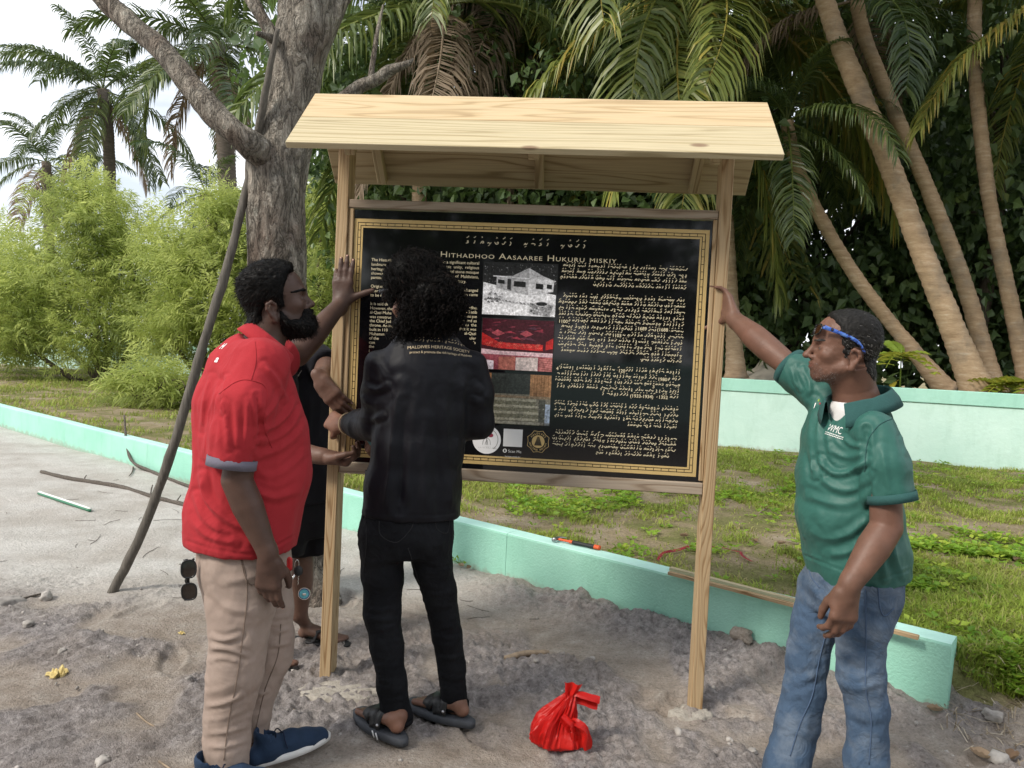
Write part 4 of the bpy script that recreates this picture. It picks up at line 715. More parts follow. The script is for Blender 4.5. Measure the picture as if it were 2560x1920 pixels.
def arc_text(pr, s, c, rad, a0, a1, size, col, flip=False):
    for k, ch in enumerate(s):
        if ch == ' ': continue
        a = lerp(a0, a1, k/(len(s)-1)); V, Fs = text_mesh(ch, size, 0.0002, align='CENTER'); rt_ = a-math.pi/2 if not flip else a+math.pi/2; ca, sa = math.cos(rt_), math.sin(rt_); b = len(pr.V)
        pr.V += [(c[0]+rad*math.cos(a)+v[0]*ca-(v[1]-size*0.35)*sa, PZ-0.0022, c[1]+rad*math.sin(a)+v[0]*sa+(v[1]-size*0.35)*ca) for v in V]; pr.C += [col]*len(V); pr.F += [[i+b for i in f] for f in Fs]
arc_text(pr, 'MALDIVES', c, 0.034, 2.5, 0.64, 0.0105, GOLD); arc_text(pr, 'HERITAGE SOCIETY', c, 0.034, 3.35, 6.07, 0.0095, GOLD, True); pr.build('octagon_emblem')
# pale concrete footing round the left post
def blob_slab(name, label, ctr, rx, ry, h_, mat, seed, cat):
    r = np.random.RandomState(seed); n_ = 26; a = np.arange(n_)/n_*2*math.pi; q = 1+0.16*np.array([vnoise(A(math.cos(t)*1.5, math.sin(t)*1.5, seed)) for t in a])+0.05*r.normal(size=n_)
    rings = []; 
    for f, z in ((1.06, -0.06), (1.0, h_*0.6), (0.9, h_), (0.5, h_*1.15)): rings.append(np.stack([ctr[0]+rx*q*f*np.cos(a), ctr[1]+ry*q*f*np.sin(a), np.full(n_, z)+0.004*r.normal(size=n_)], -1))
    V = np.vstack(rings+[A(ctr[0], ctr[1], h_*1.15)[None]]); i = (np.arange(3)[:, None]*n_+np.arange(n_)[None]).ravel(); j = (np.arange(3)[:, None]*n_+(np.arange(n_)[None]+1) % n_).ravel()
    Fq = np.stack([i, j, j+n_, i+n_], -1); s_ = np.arange(n_); tr = np.stack([3*n_+s_, 3*n_+(s_+1) % n_, np.full(n_, 4*n_)], -1); return tag(obj_np(name, V, [Fq, tr], mat), label, cat)
m = NT('rough_concrete'); c_ = m.coord(); m.base(m.ramp(m.noise(c_, 40, 6, 0.7), [(0.3, (0.30, 0.27, 0.23)), (0.7, (0.50, 0.46, 0.40))])).set(Roughness=0.95).bump(m.noise(c_, 90, 5, 0.7), 0.9, 0.01); M_CONC = m.m
p = atz(845, 1735); blob_slab('concrete_footing', 'rough pale concrete footing set in the sand around the left post', (p[0], p[1]+0.02), 0.17, 0.085, 0.010, M_CONC, 3, 'footing')
p = atz(1735, 1800); blob_slab('concrete_footing', 'small rough concrete collar in the sand around the right post', (p[0], p[1]+0.05), 0.085, 0.055, 0.008, M_CONC, 4, 'footing')
# ================================================================== SCULPTING: distance fields -> one mesh
class Field:
    def __init__(s, lo, hi, h):
        s.h = h; s.lo = A(*lo)-2*h; s.n = np.ceil((A(*hi)+2*h-s.lo)/h).astype(int)+1
        s.ax = [(s.lo[k]+h*np.arange(s.n[k])).astype(np.float32) for k in range(3)]; s.F = np.full(s.n, 1.0, np.float32)
    def _sl(s, lo, hi, pad):
        a = np.clip(np.floor((np.asarray(lo)-pad-s.lo)/s.h).astype(int), 0, s.n); b = np.clip(np.ceil((np.asarray(hi)+pad-s.lo)/s.h).astype(int)+1, 0, s.n)
        if np.any(b <= a): return None
        sl = tuple(slice(a[k], b[k]) for k in range(3)); X = s.ax[0][sl[0]][:, None, None]; Y = s.ax[1][sl[1]][None, :, None]; Z = s.ax[2][sl[2]][None, None, :]; return sl, X, Y, Z
    def _put(s, sl, d, k, op):
        f = s.F[sl]
        if op == 'add':
            if k <= 0: s.F[sl] = np.minimum(f, d); return
            h = np.clip(0.5+0.5*(d-f)/k, 0, 1); s.F[sl] = d*(1-h)+f*h-k*h*(1-h)
        else:
            d = -d
            if k <= 0: s.F[sl] = np.maximum(f, d); return
            h = np.clip(0.5-0.5*(d-f)/k, 0, 1); s.F[sl] = d*(1-h)+f*h+k*h*(1-h)
    def cone(s, a, b, ra, rb, k=0.0, op='add'):
        a = np.asarray(a, float); b = np.asarray(b, float); R_ = max(ra, rb); q = s._sl(np.minimum(a, b)-R_, np.maximum(a, b)+R_, k+3*s.h)
        if q is None: return s
        sl, X, Y, Z = q; d = b-a; dd = max(d@d, 1e-9); x, y, z = X-np.float32(a[0]), Y-np.float32(a[1]), Z-np.float32(a[2])
        t = np.clip((x*np.float32(d[0])+y*np.float32(d[1])+z*np.float32(d[2]))/np.float32(dd), 0, 1)
        D_ = np.sqrt((x-t*np.float32(d[0]))**2+(y-t*np.float32(d[1]))**2+(z-t*np.float32(d[2]))**2)-(np.float32(ra)+np.float32(rb-ra)*t); s._put(sl, D_, k, op); return s
    def chain(s, P, R_, k=0.0, op='add', kk=0.0):
        for i in range(len(P)-1): s.cone(P[i], P[i+1], R_[i], R_[i+1], k if i == 0 else kk, op)
        return s
    def ell(s, c, r, M=None, k=0.0, op='add'):
        c = np.asarray(c, float); r = np.asarray(r, float); M = np.eye(3) if M is None else np.asarray(M); R_ = r.max(); q = s._sl(c-R_, c+R_, k+3*s.h)
        if q is None: return s
        sl, X, Y, Z = q; x, y, z = X-np.float32(c[0]), Y-np.float32(c[1]), Z-np.float32(c[2]); k0 = 0; k1 = 0
        for i in range(3):
            u = x*np.float32(M[0][i])+y*np.float32(M[1][i])+z*np.float32(M[2][i]); k0 = k0+(u/np.float32(r[i]))**2; k1 = k1+(u/np.float32(r[i]**2))**2
        k0 = np.sqrt(k0); D_ = k0*(k0-1)/(np.sqrt(k1)+1e-6); s._put(sl, D_.astype(np.float32), k, op); return s
    def loft(s, st, k=0.0, op='add', cut0=True, cut1=True, kseg=0.0):
        """st: list of (centre, rx, ry, xdir): elliptical sections; flat cut at the ends when asked"""
        n = len(st); sub_ = None
        C_ = np.array([q[0] for q in st], float); Rm = max(max(q[1], q[2]) for q in st); q = s._sl(C_.min(0)-Rm, C_.max(0)+Rm, k+3*s.h)
        if q is None: return s
        sl, X, Y, Z = q; best = np.full((X.shape[0], Y.shape[1], Z.shape[2]), 9.0, np.float32)
        for i in range(n-1):
            a, b = C_[i], C_[i+1]; d = b-a; L2 = d@d; ax = d/math.sqrt(L2); t = (((X-a[0])*d[0]+(Y-a[1])*d[1]+(Z-a[2])*d[2])/L2).astype(np.float32)
            L1 = math.sqrt(L2); o0 = np.maximum(-t, 0)*L1; o1 = np.maximum(t-1, 0)*L1; tc = np.clip(t, 0, 1)
            if i == 0: pl0 = -t*np.float32(L1)
            if i == n-2: pl1 = (t-1)*np.float32(L1)
            xd = unit(np.asarray(st[i][3], float)+np.asarray(st[i+1][3], float)); xd = unit(xd-ax*(xd@ax)); yd = np.cross(ax, xd)
            rx = np.float32(st[i][1])+np.float32(st[i+1][1]-st[i][1])*tc; ry = np.float32(st[i][2])+np.float32(st[i+1][2]-st[i][2])*tc; rz = np.minimum(rx, ry)
            px, py, pz = X-(a[0]+tc*d[0]), Y-(a[1]+tc*d[1]), Z-(a[2]+tc*d[2]); w = o0+o1
            u = px*xd[0]+py*xd[1]+pz*xd[2]; v = px*yd[0]+py*yd[1]+pz*yd[2]
            k0 = np.sqrt((u/rx)**2+(v/ry)**2+(w/rz)**2); k1 = np.sqrt((u/rx**2)**2+(v/ry**2)**2+(w/rz**2)**2)+1e-6; D_ = k0*(k0-1)/k1
            if kseg > 0:
                h = np.clip(0.5+0.5*(D_-best)/kseg, 0, 1); best = (D_*(1-h)+best*h-kseg*h*(1-h)).astype(np.float32)
            else: best = np.minimum(best, D_.astype(np.float32))
        if cut0: best = np.maximum(best, pl0.astype(np.float32))
        if cut1: best = np.maximum(best, pl1.astype(np.float32))
        s._put(sl, best, k, op); return s
    def copy_from(s, F): s.F = F.astype(np.float32); return s
    def mesh(s, smooth=1):
        F = s.F; S = F < 0; n = np.array(F.shape); c = np.zeros(n-1, np.int8)
        for i in (0, 1):
            for j in (0, 1):
                for k in (0, 1): c += S[i:n[0]-1+i, j:n[1]-1+j, k:n[2]-1+k]
        act = (c > 0) & (c < 8); idx = np.full(n-1, -1, np.int64); I = np.argwhere(act); idx[act] = np.arange(len(I)); acc = np.zeros((len(I), 3)); cnt = np.zeros(len(I))
        cor = [(0, 0, 0), (1, 0, 0), (0, 1, 0), (1, 1, 0), (0, 0, 1), (1, 0, 1), (0, 1, 1), (1, 1, 1)]; fv = [F[I[:, 0]+a, I[:, 1]+b, I[:, 2]+c_] for a, b, c_ in cor]
        for p in range(8):
            for q in range(p+1, 8):
                if sum(abs(cor[p][z]-cor[q][z]) for z in range(3)) != 1: continue
                m_ = (fv[p] < 0) != (fv[q] < 0); t = np.where(m_, fv[p]/(fv[p]-fv[q]+1e-12), 0)[:, None]; pos = A(*cor[p])+(A(*cor[q])-A(*cor[p]))*t; acc += pos*m_[:, None]; cnt += m_
        V = s.lo+s.h*(I+acc/cnt[:, None]); quads = []
        for ax in range(3):
            o1, o2 = [(1, 2), (2, 0), (0, 1)][ax]; a = [slice(1, -1)]*3; a[ax] = slice(0, -1); b = [slice(1, -1)]*3; b[ax] = slice(1, None)
            a = tuple(a); b = tuple(b); sa, sb = S[a], S[b]; ch = np.argwhere(sa != sb)
            if not len(ch): continue
            flip = sa[tuple(ch.T)]; base = ch.copy(); base[:, o1] += 1; base[:, o2] += 1
            def cell(d1, d2):
                q = base.copy(); q[:, o1] += d1; q[:, o2] += d2; return idx[tuple(q.T)]
            Q = np.stack([cell(-1, -1), cell(0, -1), cell(0, 0), cell(-1, 0)], -1); Q[~flip] = Q[~flip][:, ::-1]; quads.append(Q)
        Q = np.vstack(quads); Q = Q[(Q >= 0).all(1)]
        for _ in range(smooth): V = lap(V, Q, 0.5)
        return V, Q
def lap(V, Q, f):
    n = len(V); e = np.concatenate([Q[:, [0, 1]], Q[:, [1, 2]], Q[:, [2, 3]], Q[:, [3, 0]]]); e = np.vstack([e, e[:, ::-1]]); cnt = np.bincount(e[:, 0], minlength=n)[:, None]+1e-9
    avg = np.stack([np.bincount(e[:, 0], V[e[:, 1], k], minlength=n) for k in range(3)], -1)/cnt; return V+f*(np.where(cnt > 0.5, avg, V)-V)
def normals(V, Q):
    fn = np.cross(V[Q[:, 2]]-V[Q[:, 0]], V[Q[:, 3]]-V[Q[:, 1]]); N = np.zeros_like(V)
    for k in range(4):
        for c in range(3): N[:, c] += np.bincount(Q[:, k], fn[:, c], minlength=len(V))
    return N/(np.linalg.norm(N, axis=1)[:, None]+1e-12)
def polydist2(P, pts):
    best = np.full(len(P), 1e9)
    for a, b in zip(pts[:-1], pts[1:]):
        a = A(*a); b = A(*b); d = b-a; t = np.clip(((P-a)@d)/(d@d+1e-9), 0, 1); best = np.minimum(best, np.linalg.norm(P-a-t[:, None]*d, axis=1)); 
    return best
def folds(V, Q, lst, front=True):
    """creases sculpted into cloth: lst of (pixel polyline, half width px, height m); only on the side turned to the viewer"""
    N = normals(V, Q); vd = unit_rows(CP-V); w = sstep(0.0, 0.35, (N*vd).sum(1)) if front else np.ones(len(V)); px = proj(V); d = np.zeros(len(V))
    for pts, wd, amp in lst:
        pts = catmull(np.array(pts, float), max(len(pts)*4, 6)); r = polydist2(px, pts)
        amp = amp*(0.75+0.6*vnoise(V*11+len(pts)+pts[0][0]))
        e_ = np.minimum(np.linalg.norm(px-pts[0], axis=1), np.linalg.norm(px-pts[-1], axis=1)); amp = amp*sstep(-wd*0.5, wd*2.5, e_)
        d += amp*(np.exp(-r/(wd*0.75))-0.5*np.exp(-((r-1.9*wd)/(wd*0.9))**2))
    return V+N*(d*w)[:, None]
def wrinkle(V, Q, amp, scale, ax=(1, 1, 1), seed=0.0, ridged=True):
    N = normals(V, Q); n_ = fbm(V*A(*ax)*scale+seed, 3)
    if ridged: n_ = 0.5-np.abs(n_)
    return V+N*(amp*n_)[:, None]
def sdpoly(x, z, P):
    P = np.asarray(P, float); d = np.full(np.broadcast(x, z).shape, 1e9, np.float32); sgn = np.ones(d.shape, np.float32); n = len(P)
    for i in range(n):
        a = P[i]; b = P[i-1]; ex, ez = b-a; wx, wz = x-a[0], z-a[1]; t = np.clip((wx*ex+wz*ez)/(ex*ex+ez*ez), 0, 1); d = np.minimum(d, (wx-ex*t)**2+(wz-ez*t)**2)
        c1 = z >= a[1]; c2 = z < b[1]; c3 = ex*wz > ez*wx; fl = (c1 & c2 & c3) | (~c1 & ~c2 & ~c3); sgn = np.where(fl, -sgn, sgn)
    return sgn*np.sqrt(d)
# ------------------------------------------------------------------ heads, hands, feet
def basis(fwd, up):
    f = unit(fwd); u = np.asarray(up, float); u = unit(u-f*(u@f)); l = np.cross(u, f); return f, l, u
class Head:
    def __init__(s, ctr, fwd, up, sc_=1.0): s.c = A(*ctr); s.f, s.l, s.u = basis(fwd, up); s.s = sc_; s.M = np.stack([s.f, s.l, s.u], 1)
    def w(s, x, y, z): return s.c+s.s*(s.f*x+s.l*y+s.u*z)
    def loc(s, V): return ((V-s.c)@s.M)/s.s
    def build(s, h, neck_to, neck_r=(0.06, 0.058), jaw=1.0, nose=1.0, extra=None, ear=(-0.011, -0.024)):
        S_ = s.s; lo = np.minimum(s.c-0.16, neck_to-0.09); hi = np.maximum(s.c+0.17, neck_to+0.09); F = Field(lo, hi, h); M = s.M
        E = lambda c, r, k=0.0, op='add': F.ell(s.w(*c), A(*r)*S_, M, k*S_, op)
        Cn = lambda a, b, ra, rb, k=0.0, op='add': F.cone(s.w(*a), s.w(*b), ra*S_, rb*S_, k*S_, op)
        E((-0.004, 0, 0.045), (0.098, 0.0765, 0.087)); E((0.040, 0, 0.045), (0.054, 0.057, 0.060), 0.03); E((0.040, 0, -0.025), (0.056, 0.054, 0.070), 0.03)
        for y in (1, -1):
            Cn((0.006, y*0.050*jaw, -0.048), (0.070, y*0.018, -0.082), 0.017, 0.017, 0.025); E((0.060, y*0.043, -0.014), (0.026, 0.019, 0.018), 0.02)
        E((0.080, 0, -0.083), (0.019, 0.024, 0.017), 0.015); E((0.076, 0, -0.050), (0.028, 0.033, 0.028), 0.02)
        Cn((0.088, -0.032, 0.030), (0.088, 0.032, 0.030), 0.0105, 0.0105, 0.018)
        Cn((0.092, 0, 0.026), (0.112*nose, 0, -0.016), 0.0065, 0.0105, 0.012); E((0.1145*nose, 0, -0.0195), (0.0115, 0.0125, 0.0105), None and 0 or 0.008)
        for y in (1, -1): E((0.1005, y*0.0145, -0.0245), (0.0115, 0.0085, 0.0085), 0.006); E((0.108, y*0.0075, -0.033), (0.005, 0.0042, 0.004), 0.003, 'sub')
        for y in (1, -1): E((0.0985, y*0.0335, 0.010), (0.018, 0.0175, 0.0115), 0.012, 'sub'); E((0.0765, y*0.0325, 0.0085), (0.0135, 0.0145, 0.0120), 0.003); E((0.0890, y*0.0345, 0.0055), (0.0060, 0.0125, 0.0021), 0.0015, 'sub'); Cn((0.0885, y*0.021, 0.0125), (0.0790, y*0.047, 0.0085), 0.0026, 0.0024, 0.002)
        Cn((0.095, -0.021, -0.0465), (0.1040, 0, -0.0440), 0.0042, 0.0060, 0.006); Cn((0.095, 0.021, -0.0465), (0.1040, 0, -0.0440), 0.0042, 0.0060, 0.006)
        Cn((0.094, -0.019, -0.0525), (0.1010, 0, -0.0545), 0.0042, 0.0074, 0.006); Cn((0.094, 0.019, -0.0525), (0.1010, 0, -0.0545), 0.0042, 0.0074, 0.006)
        Cn((0.100, -0.025, -0.0500), (0.1090, 0, -0.0490), 0.0015, 0.0020, 0.003, 'sub'); Cn((0.100, 0.025, -0.0500), (0.1090, 0, -0.0490), 0.0015, 0.0020, 0.003, 'sub')
        for y in (1, -1):
            ex, ez = ear; q = [(-0.006, 0.074, -0.026), (-0.014, 0.080, -0.010), (-0.022, 0.086, 0.010), (-0.018, 0.088, 0.026), (-0.004, 0.085, 0.032), (0.006, 0.078, 0.022), (0.007, 0.073, 0.010)]; q = [(p_[0]+ex, y*p_[1], p_[2]+ez) for p_ in q]
            for a, b in zip(q[:-1], q[1:]): Cn(a, b, 0.0055, 0.0050, 0.005)
            E((-0.006+ex, y*0.075, 0.004+ez), (0.013, 0.006, 0.024), 0.004); E((-0.003+ex, y*0.075, -0.026+ez), (0.008, 0.0055, 0.012), 0.006); E((0.003+ex, y*0.080, -0.002+ez), (0.0055, 0.006, 0.008), 0.004, 'sub'); Cn((-0.012+ex, y*0.083, 0.004+ez), (-0.008+ex, y*0.086, 0.018+ez), 0.0045, 0.004, 0.003, 'sub')
        nt = A(*neck_to); ctop = s.w(-0.020, 0, -0.035); F.loft([(ctop, neck_r[1]*S_, neck_r[0]*S_, s.l), (lerp(ctop, nt, 0.55), neck_r[1]*0.98, neck_r[0]*0.98, s.l), (nt, neck_r[1]*1.25, neck_r[0]*1.2, s.l)], 0.025)
        F.cone(s.w(0.030, 0, -0.072), lerp(ctop, nt, 0.8)+s.f*0.03, 0.022, 0.02, 0.03)
        if extra: extra(F)
        s.F = F; return F
    def shell(s, thick, poly, ymax=None, fn=None, taper=0.016):
        """hair / beard: the head surface grown by `thick` inside a side-view outline"""
        F = s.F; X = F.ax[0][:, None, None]-s.c[0]; Y = F.ax[1][None, :, None]-s.c[1]; Z = F.ax[2][None, None, :]-s.c[2]
        x, y, z = [(X*v[0]+Y*v[1]+Z*v[2])/s.s for v in (s.f, s.l, s.u)]; t = thick if fn is None else fn(x, y, z); pd = sdpoly(x, z, poly)*s.s; pd = pd+0.0045*vnoise(np.stack(np.broadcast_arrays(x*75, y*75, z*75), -1)); t = np.where(t > 0, t*np.clip(-pd/taper, 0, 1)**0.6, t)
        G = Field((0, 0, 0), (1, 1, 1), 0.5); G.h = F.h; G.lo = F.lo; G.n = F.n; G.ax = F.ax; k = 0.004; d = F.F-t; hh = np.clip(0.5-0.5*(pd-d)/k, 0, 1); G.F = (pd*(1-hh)+d*hh+k*hh*(1-hh)).astype(np.float32); return G
def strands(V, N, dirs, ln, w, tone, seed=0, curl=0.0):
    """thin tapering hair blades rooted on a surface"""
    r = np.random.RandomState(seed); n = len(V); D0 = unit_rows(dirs+r.normal(size=(n, 3))*0.22); ln = (np.broadcast_to(ln, (n,))*r.uniform(0.5, 1.25, n))[:, None]
    p1 = V+D0*ln*0.5+N*ln*0.12; p2 = V+unit_rows(D0+A(0, 0, -0.25)+r.normal(size=(n, 3))*0.15)*ln+N*ln*0.02; S_ = unit_rows(np.cross(D0, N)+1e-6)*w/2; B = V-N*0.002
    Vv = np.stack([B-S_, B+S_, p1+S_*0.8, p1-S_*0.8, p2], 1).reshape(-1, 3); i = np.arange(n)[:, None]*5
    return Vv, [i+np.array([[0, 1, 2, 3]]), i+np.array([[3, 2, 4]])], np.repeat(np.clip(tone+r.normal(size=n)*0.2, 0, 1), 5)
def hand(F, wrist, fdir, back, side, curls, spread=0.1, thumb=None, sc_=1.0, tips=None, palm_w=1.0):
    """palm + five fingers; fdir finger direction, back = back-of-hand normal, side=+1 when the thumb lies on +cross(back, fdir)"""
    x = unit(fdir); z = np.asarray(back, float); z = unit(z-x*(z@x)); y = np.cross(z, x)*side; W = A(*wrist); s = sc_; P = lambda a, b, c: W+s*(x*a+y*b+z*c)
    pw = palm_w
    F.cone(P(-0.02, 0, 0), P(0.03, 0.004, 0), 0.024*s, 0.024*s, 0.02)
    for b, r_ in ((0.028, 0.0150), (0.010, 0.0150), (-0.009, 0.0145), (-0.026, 0.0135)): F.cone(P(0.018, b*0.65, 0), P(0.088, b*pw, 0.001), 0.0165*s, r_*s, 0.014)
    F.cone(P(0.02, 0.022, -0.006), P(0.055, 0.034, -0.008), 0.018*s, 0.013*s, 0.014)
    fl = ((0.046, 0.026, 0.021), (0.050, 0.030, 0.023), (0.046, 0.028, 0.022), (0.036, 0.021, 0.020)); ends = []
    for k, b in enumerate((0.029, 0.0100, -0.0095, -0.0275)):
        c = curls[k] if hasattr(curls[0], '__len__') else curls; sp = spread*(1.5-k)*0.5; o = P(0.090-0.004*abs(k-1.2), b*pw, 0.001); ang = 0.0; p = o; r0 = 0.0108 if k < 3 else 0.0098; rr = (r0, r0*0.95, r0*0.88, r0*0.72)
        for j in range(3):
            ang += c[j]; d = x*math.cos(ang)*math.cos(sp)+y*math.sin(sp)*math.cos(ang)-z*math.sin(ang); q = p+d*fl[k][j]*s; F.cone(p, q, rr[j]*s, rr[j+1]*s, 0.004 if j else 0.009); p = q
        ends.append((p, d))
    th = thumb or ((0.5, 0.75, -0.35), (0.75, 0.6, -0.2), (0.9, 0.4, -0.1)); p = P(0.022, 0.024, -0.006)
    for j, (tv, ln, ra, rb) in enumerate(zip(th, (0.042, 0.034, 0.029), (0.0180, 0.0135, 0.0122), (0.0135, 0.0122, 0.0092))):
        d = unit(x*tv[0]+y*tv[1]+z*tv[2]); q = p+d*ln*s; F.cone(p, q, ra*s, rb*s, 0.010 if j == 0 else 0.003); p = q
    ends.append((p, d)); return ends, x, y, z
def hand_box(w, r=0.24): w = A(*w); return w-r, w+r
def nails(ends, up_dirs, mat, parent, base):
    for (p, d), u in zip(ends, up_dirs):
        u = unit(u-d*(u@d)); s_ = np.cross(d, u); bm = bmesh.new(); bmesh.ops.create_icosphere(bm, subdivisions=1, radius=1.0); M = Matrix(((d[0]*0.0062, s_[0]*0.0052, u[0]*0.0018, 0), (d[1]*0.0062, s_[1]*0.0052, u[1]*0.0018, 0), (d[2]*0.0062, s_[2]*0.0052, u[2]*0.0018, 0), (0, 0, 0, 1))); bmesh.ops.transform(bm, matrix=M, verts=bm.verts)
        bmesh.ops.translate(bm, vec=Vector(p+u*0.0062-base), verts=bm.verts); bm_obj('nail', bm, mat, parent, True)
def skin_mat(name, c, rough=0.48):
    m = NT(name); cc = m.coord(); f = m.noise(cc, 14, 5, 0.6); g = m.noise(cc, 3.5, 3); d = tuple(x*0.78 for x in c); l = tuple(min(1, x*1.2) for x in c)
    col = m.ramp(f, [(0.3, d), (0.7, l)]); col = m.mix(m.ramp(g, [(0.4, 0.0), (0.7, 0.4)]), col, (c[0]*1.15, c[1]*0.92, c[2]*0.88))
    t = m.n('SeparateColor'); m.i(t, 0, m.attr()); col = m.mix(t.outputs[0], col, (c[0]*0.42, c[1]*0.40, c[2]*0.42)); col = m.mix(t.outputs[1], col, (min(1, c[0]*1.02+0.01), c[1]*0.80, c[2]*0.85)); col = m.mix(t.outputs[2], col, (0.012, 0.010, 0.010))
    m.base(col).set(Roughness=rough, Specular_IOR_Level=0.3, Subsurface_Weight=0.06, Subsurface_Radius=(0.01, 0.004, 0.002)).bump(m.math('ADD', m.noise(cc, 260, 3, 0.6), m.math('MULTIPLY', m.noise(cc, 45, 4, 0.6), 2.0)), 0.3, 0.002); return m.m
def cloth_mat(name, c, rough=0.85, weave=900, var=0.10, worn=None, sheen=0.03, bump=0.25, crease=0.12, creas=4.0, spec=0.12):
    m = NT(name); cc = m.coord(); f = m.noise(cc, 6, 5, 0.6); col = m.ramp(f, [(0.3, tuple(x*(1-var) for x in c)), (0.7, tuple(min(1, x*(1+var)) for x in c))])
    if worn: col = m.mix(m.ramp(m.noise(cc, 4.5, 6, 0.65), [(0.45, 0.0), (0.68, 0.75)]), col, worn)
    col = m.mix(0.35, col, m.ramp(m.noise(cc, weave, 2), [(0.35, 0.7), (0.65, 1.15)]), 'MULTIPLY'); m.base(col).set(Roughness=rough, Specular_IOR_Level=spec, Sheen_Weight=sheen)
    rp = m.noise(cc, creas, 3, 0.55, 1.6); rdg = m.math('SUBTRACT', 1.0, m.math('MULTIPLY', m.math('ABSOLUTE', m.math('SUBTRACT', rp, 0.5)), 6.0)); rdg = m.math('MAXIMUM', rdg, 0.0)
    b1 = m.n('Bump', Strength=crease, Distance=0.012, Height=rdg); b2 = m.n('Bump', Strength=bump, Distance=0.002, Height=m.math('ADD', m.noise(cc, weave, 2), m.math('MULTIPLY', m.noise(cc, 40, 4, 0.6), 1.5)), Normal=b1.outputs[0]); m.i(m.b, 'Normal', b2.outputs[0]); return m.m
def decal(bvh, V2, Fs, org, ux, uz, n_, mat, name, parent, base, off=0.0015, bend=None):
    """lettering laid onto cloth: flat letters pushed along n_ until they meet the surface"""
    out = []; keep = []
    for v in V2:
        p = org+ux*v[0]+uz*v[1]; h = bvh.ray_cast(Vector(p+n_*0.3), Vector(-n_), 0.8); keep.append(h[0] is not None); out.append(np.array(h[0])+n_*off-base if h[0] is not None else p-base)
    Fs = [f for f in Fs if all(keep[i] for i in f)]; me = bpy.data.meshes.new(name); me.from_pydata([tuple(p) for p in out], [], Fs); me.materials.append(mat); return obj_me(name, me, parent)
def bvh_of(V, Q): return BVHTree.FromPolygons([tuple(v) for v in V], [tuple(int(i) for i in q) for q in Q])
def part(name, VQ, mat, root, base, cols=None): return obj_np(name, VQ[0]-base, VQ[1], mat, root, True, cols)
def px3(x, y, Y): return at(x, y, Y)
def near_surface(V, Q, n, seed, mask=None):
    r = np.random.RandomState(seed); fa = np.linalg.norm(np.cross(V[Q[:, 2]]-V[Q[:, 0]], V[Q[:, 3]]-V[Q[:, 1]]), axis=1)
    if mask is not None: fa = fa*mask[Q].all(1)
    k = r.choice(len(Q), n, p=fa/fa.sum()); w = r.dirichlet((1, 1, 1, 1), n); P = (V[Q[k]]*w[:, :, None]).sum(1); N = normals(V, Q)[Q[k]].mean(1); return P, unit_rows(N)
# ================================================================== THE PEOPLE
m = NT('hair'); t_ = m.n('SeparateColor'); m.i(t_, 0, m.attr()); m.base(m.ramp(t_.outputs[0], [(0.0, (0.004, 0.004, 0.004)), (0.7, (0.009, 0.007, 0.0065)), (1.0, (0.024, 0.018, 0.015))])).set(Roughness=0.5, Specular_IOR_Level=0.10); M_HAIR = m.m
m = NT('greying_hair'); t_ = m.n('SeparateColor'); m.i(t_, 0, m.attr()); m.base(m.ramp(t_.outputs[0], [(0.0, (0.006, 0.006, 0.006)), (0.75, (0.022, 0.02, 0.018)), (0.9, (0.10, 0.095, 0.09)), (1.0, (0.25, 0.24, 0.23))])).set(Roughness=0.6, Specular_IOR_Level=0.2); M_GREY = m.m
m = NT('eyeball'); m.base(m.attr()).set(Roughness=0.12); M_EYE = m.m
M_NAIL = simple('fingernail', (0.50, 0.30, 0.24), 0.35, 0.05)
def part0(name, VQ, mat, root, base): return part(name, VQ, mat, root, base, np.zeros((len(VQ[0]), 3)))
def collar(c, back, front, l, rl, mat, parent, base, stand=0.034, fall=0.045, tip=0.03, gap=0.32):
    """a folded polo collar standing on a tilted ring between the nape and the throat"""
    e = unit(front-back); re_ = np.linalg.norm(front-back)/2; a_ = unit(np.cross(e, l)); c = (front+back)/2; t = np.linspace(-math.pi+gap, math.pi-gap, 48); fr = (np.abs(t)/(math.pi-gap)); rows = []
    for h, g in ((-0.012, -0.002), (stand*0.75, 0.0), (stand, 0.0035), (stand*0.85, 0.009), (stand*0.85-fall*0.5, 0.020), (stand*0.85-fall, 0.028), (stand*0.85-fall-0.001, 0.025)):
        dn = tip*sstep(0.72, 1.0, fr) if h < stand*0.5 else 0*fr; hh = h*(1-0.25*fr**3)-dn; rows.append(c+(-np.cos(t)*(re_+g))[:, None]*e+(np.sin(t)*(rl+g+0.012*(g > 0.01)))[:, None]*l+a_*hh[:, None])
    V = np.vstack(rows); n = len(t); i = (np.arange(len(rows)-1)[:, None]*n+np.arange(n-1)).ravel(); Q = np.stack([i, i+1, i+n+1, i+n], -1); V = V+normals(V, Q)*(0.002*vnoise(V*30))[:, None]; return obj_np('collar', V-base, Q, mat, parent)
def eyes(hd, root, base):
    for y in (1, -1):
        bm = bmesh.new(); bmesh.ops.create_icosphere(bm, subdivisions=3, radius=0.0122*hd.s); V = np.array([v.co[:] for v in bm.verts]); Q = np.array([[v.index for v in f.verts] for f in bm.faces]); bm.free(); c = hd.w(0.0772, y*0.0328, 0.0072)
        dt = unit_rows(V)@unit(hd.f-hd.u*0.05); col = np.where(dt[:, None] > 0.90, A(0.01, 0.007, 0.005), A(0.17, 0.14, 0.125)); obj_np('eye', V+c-base, Q, M_EYE, root, True, col)
def join_parts(lst): return join([(v, q) for v, q in lst])
def band(F, P, h0): return None
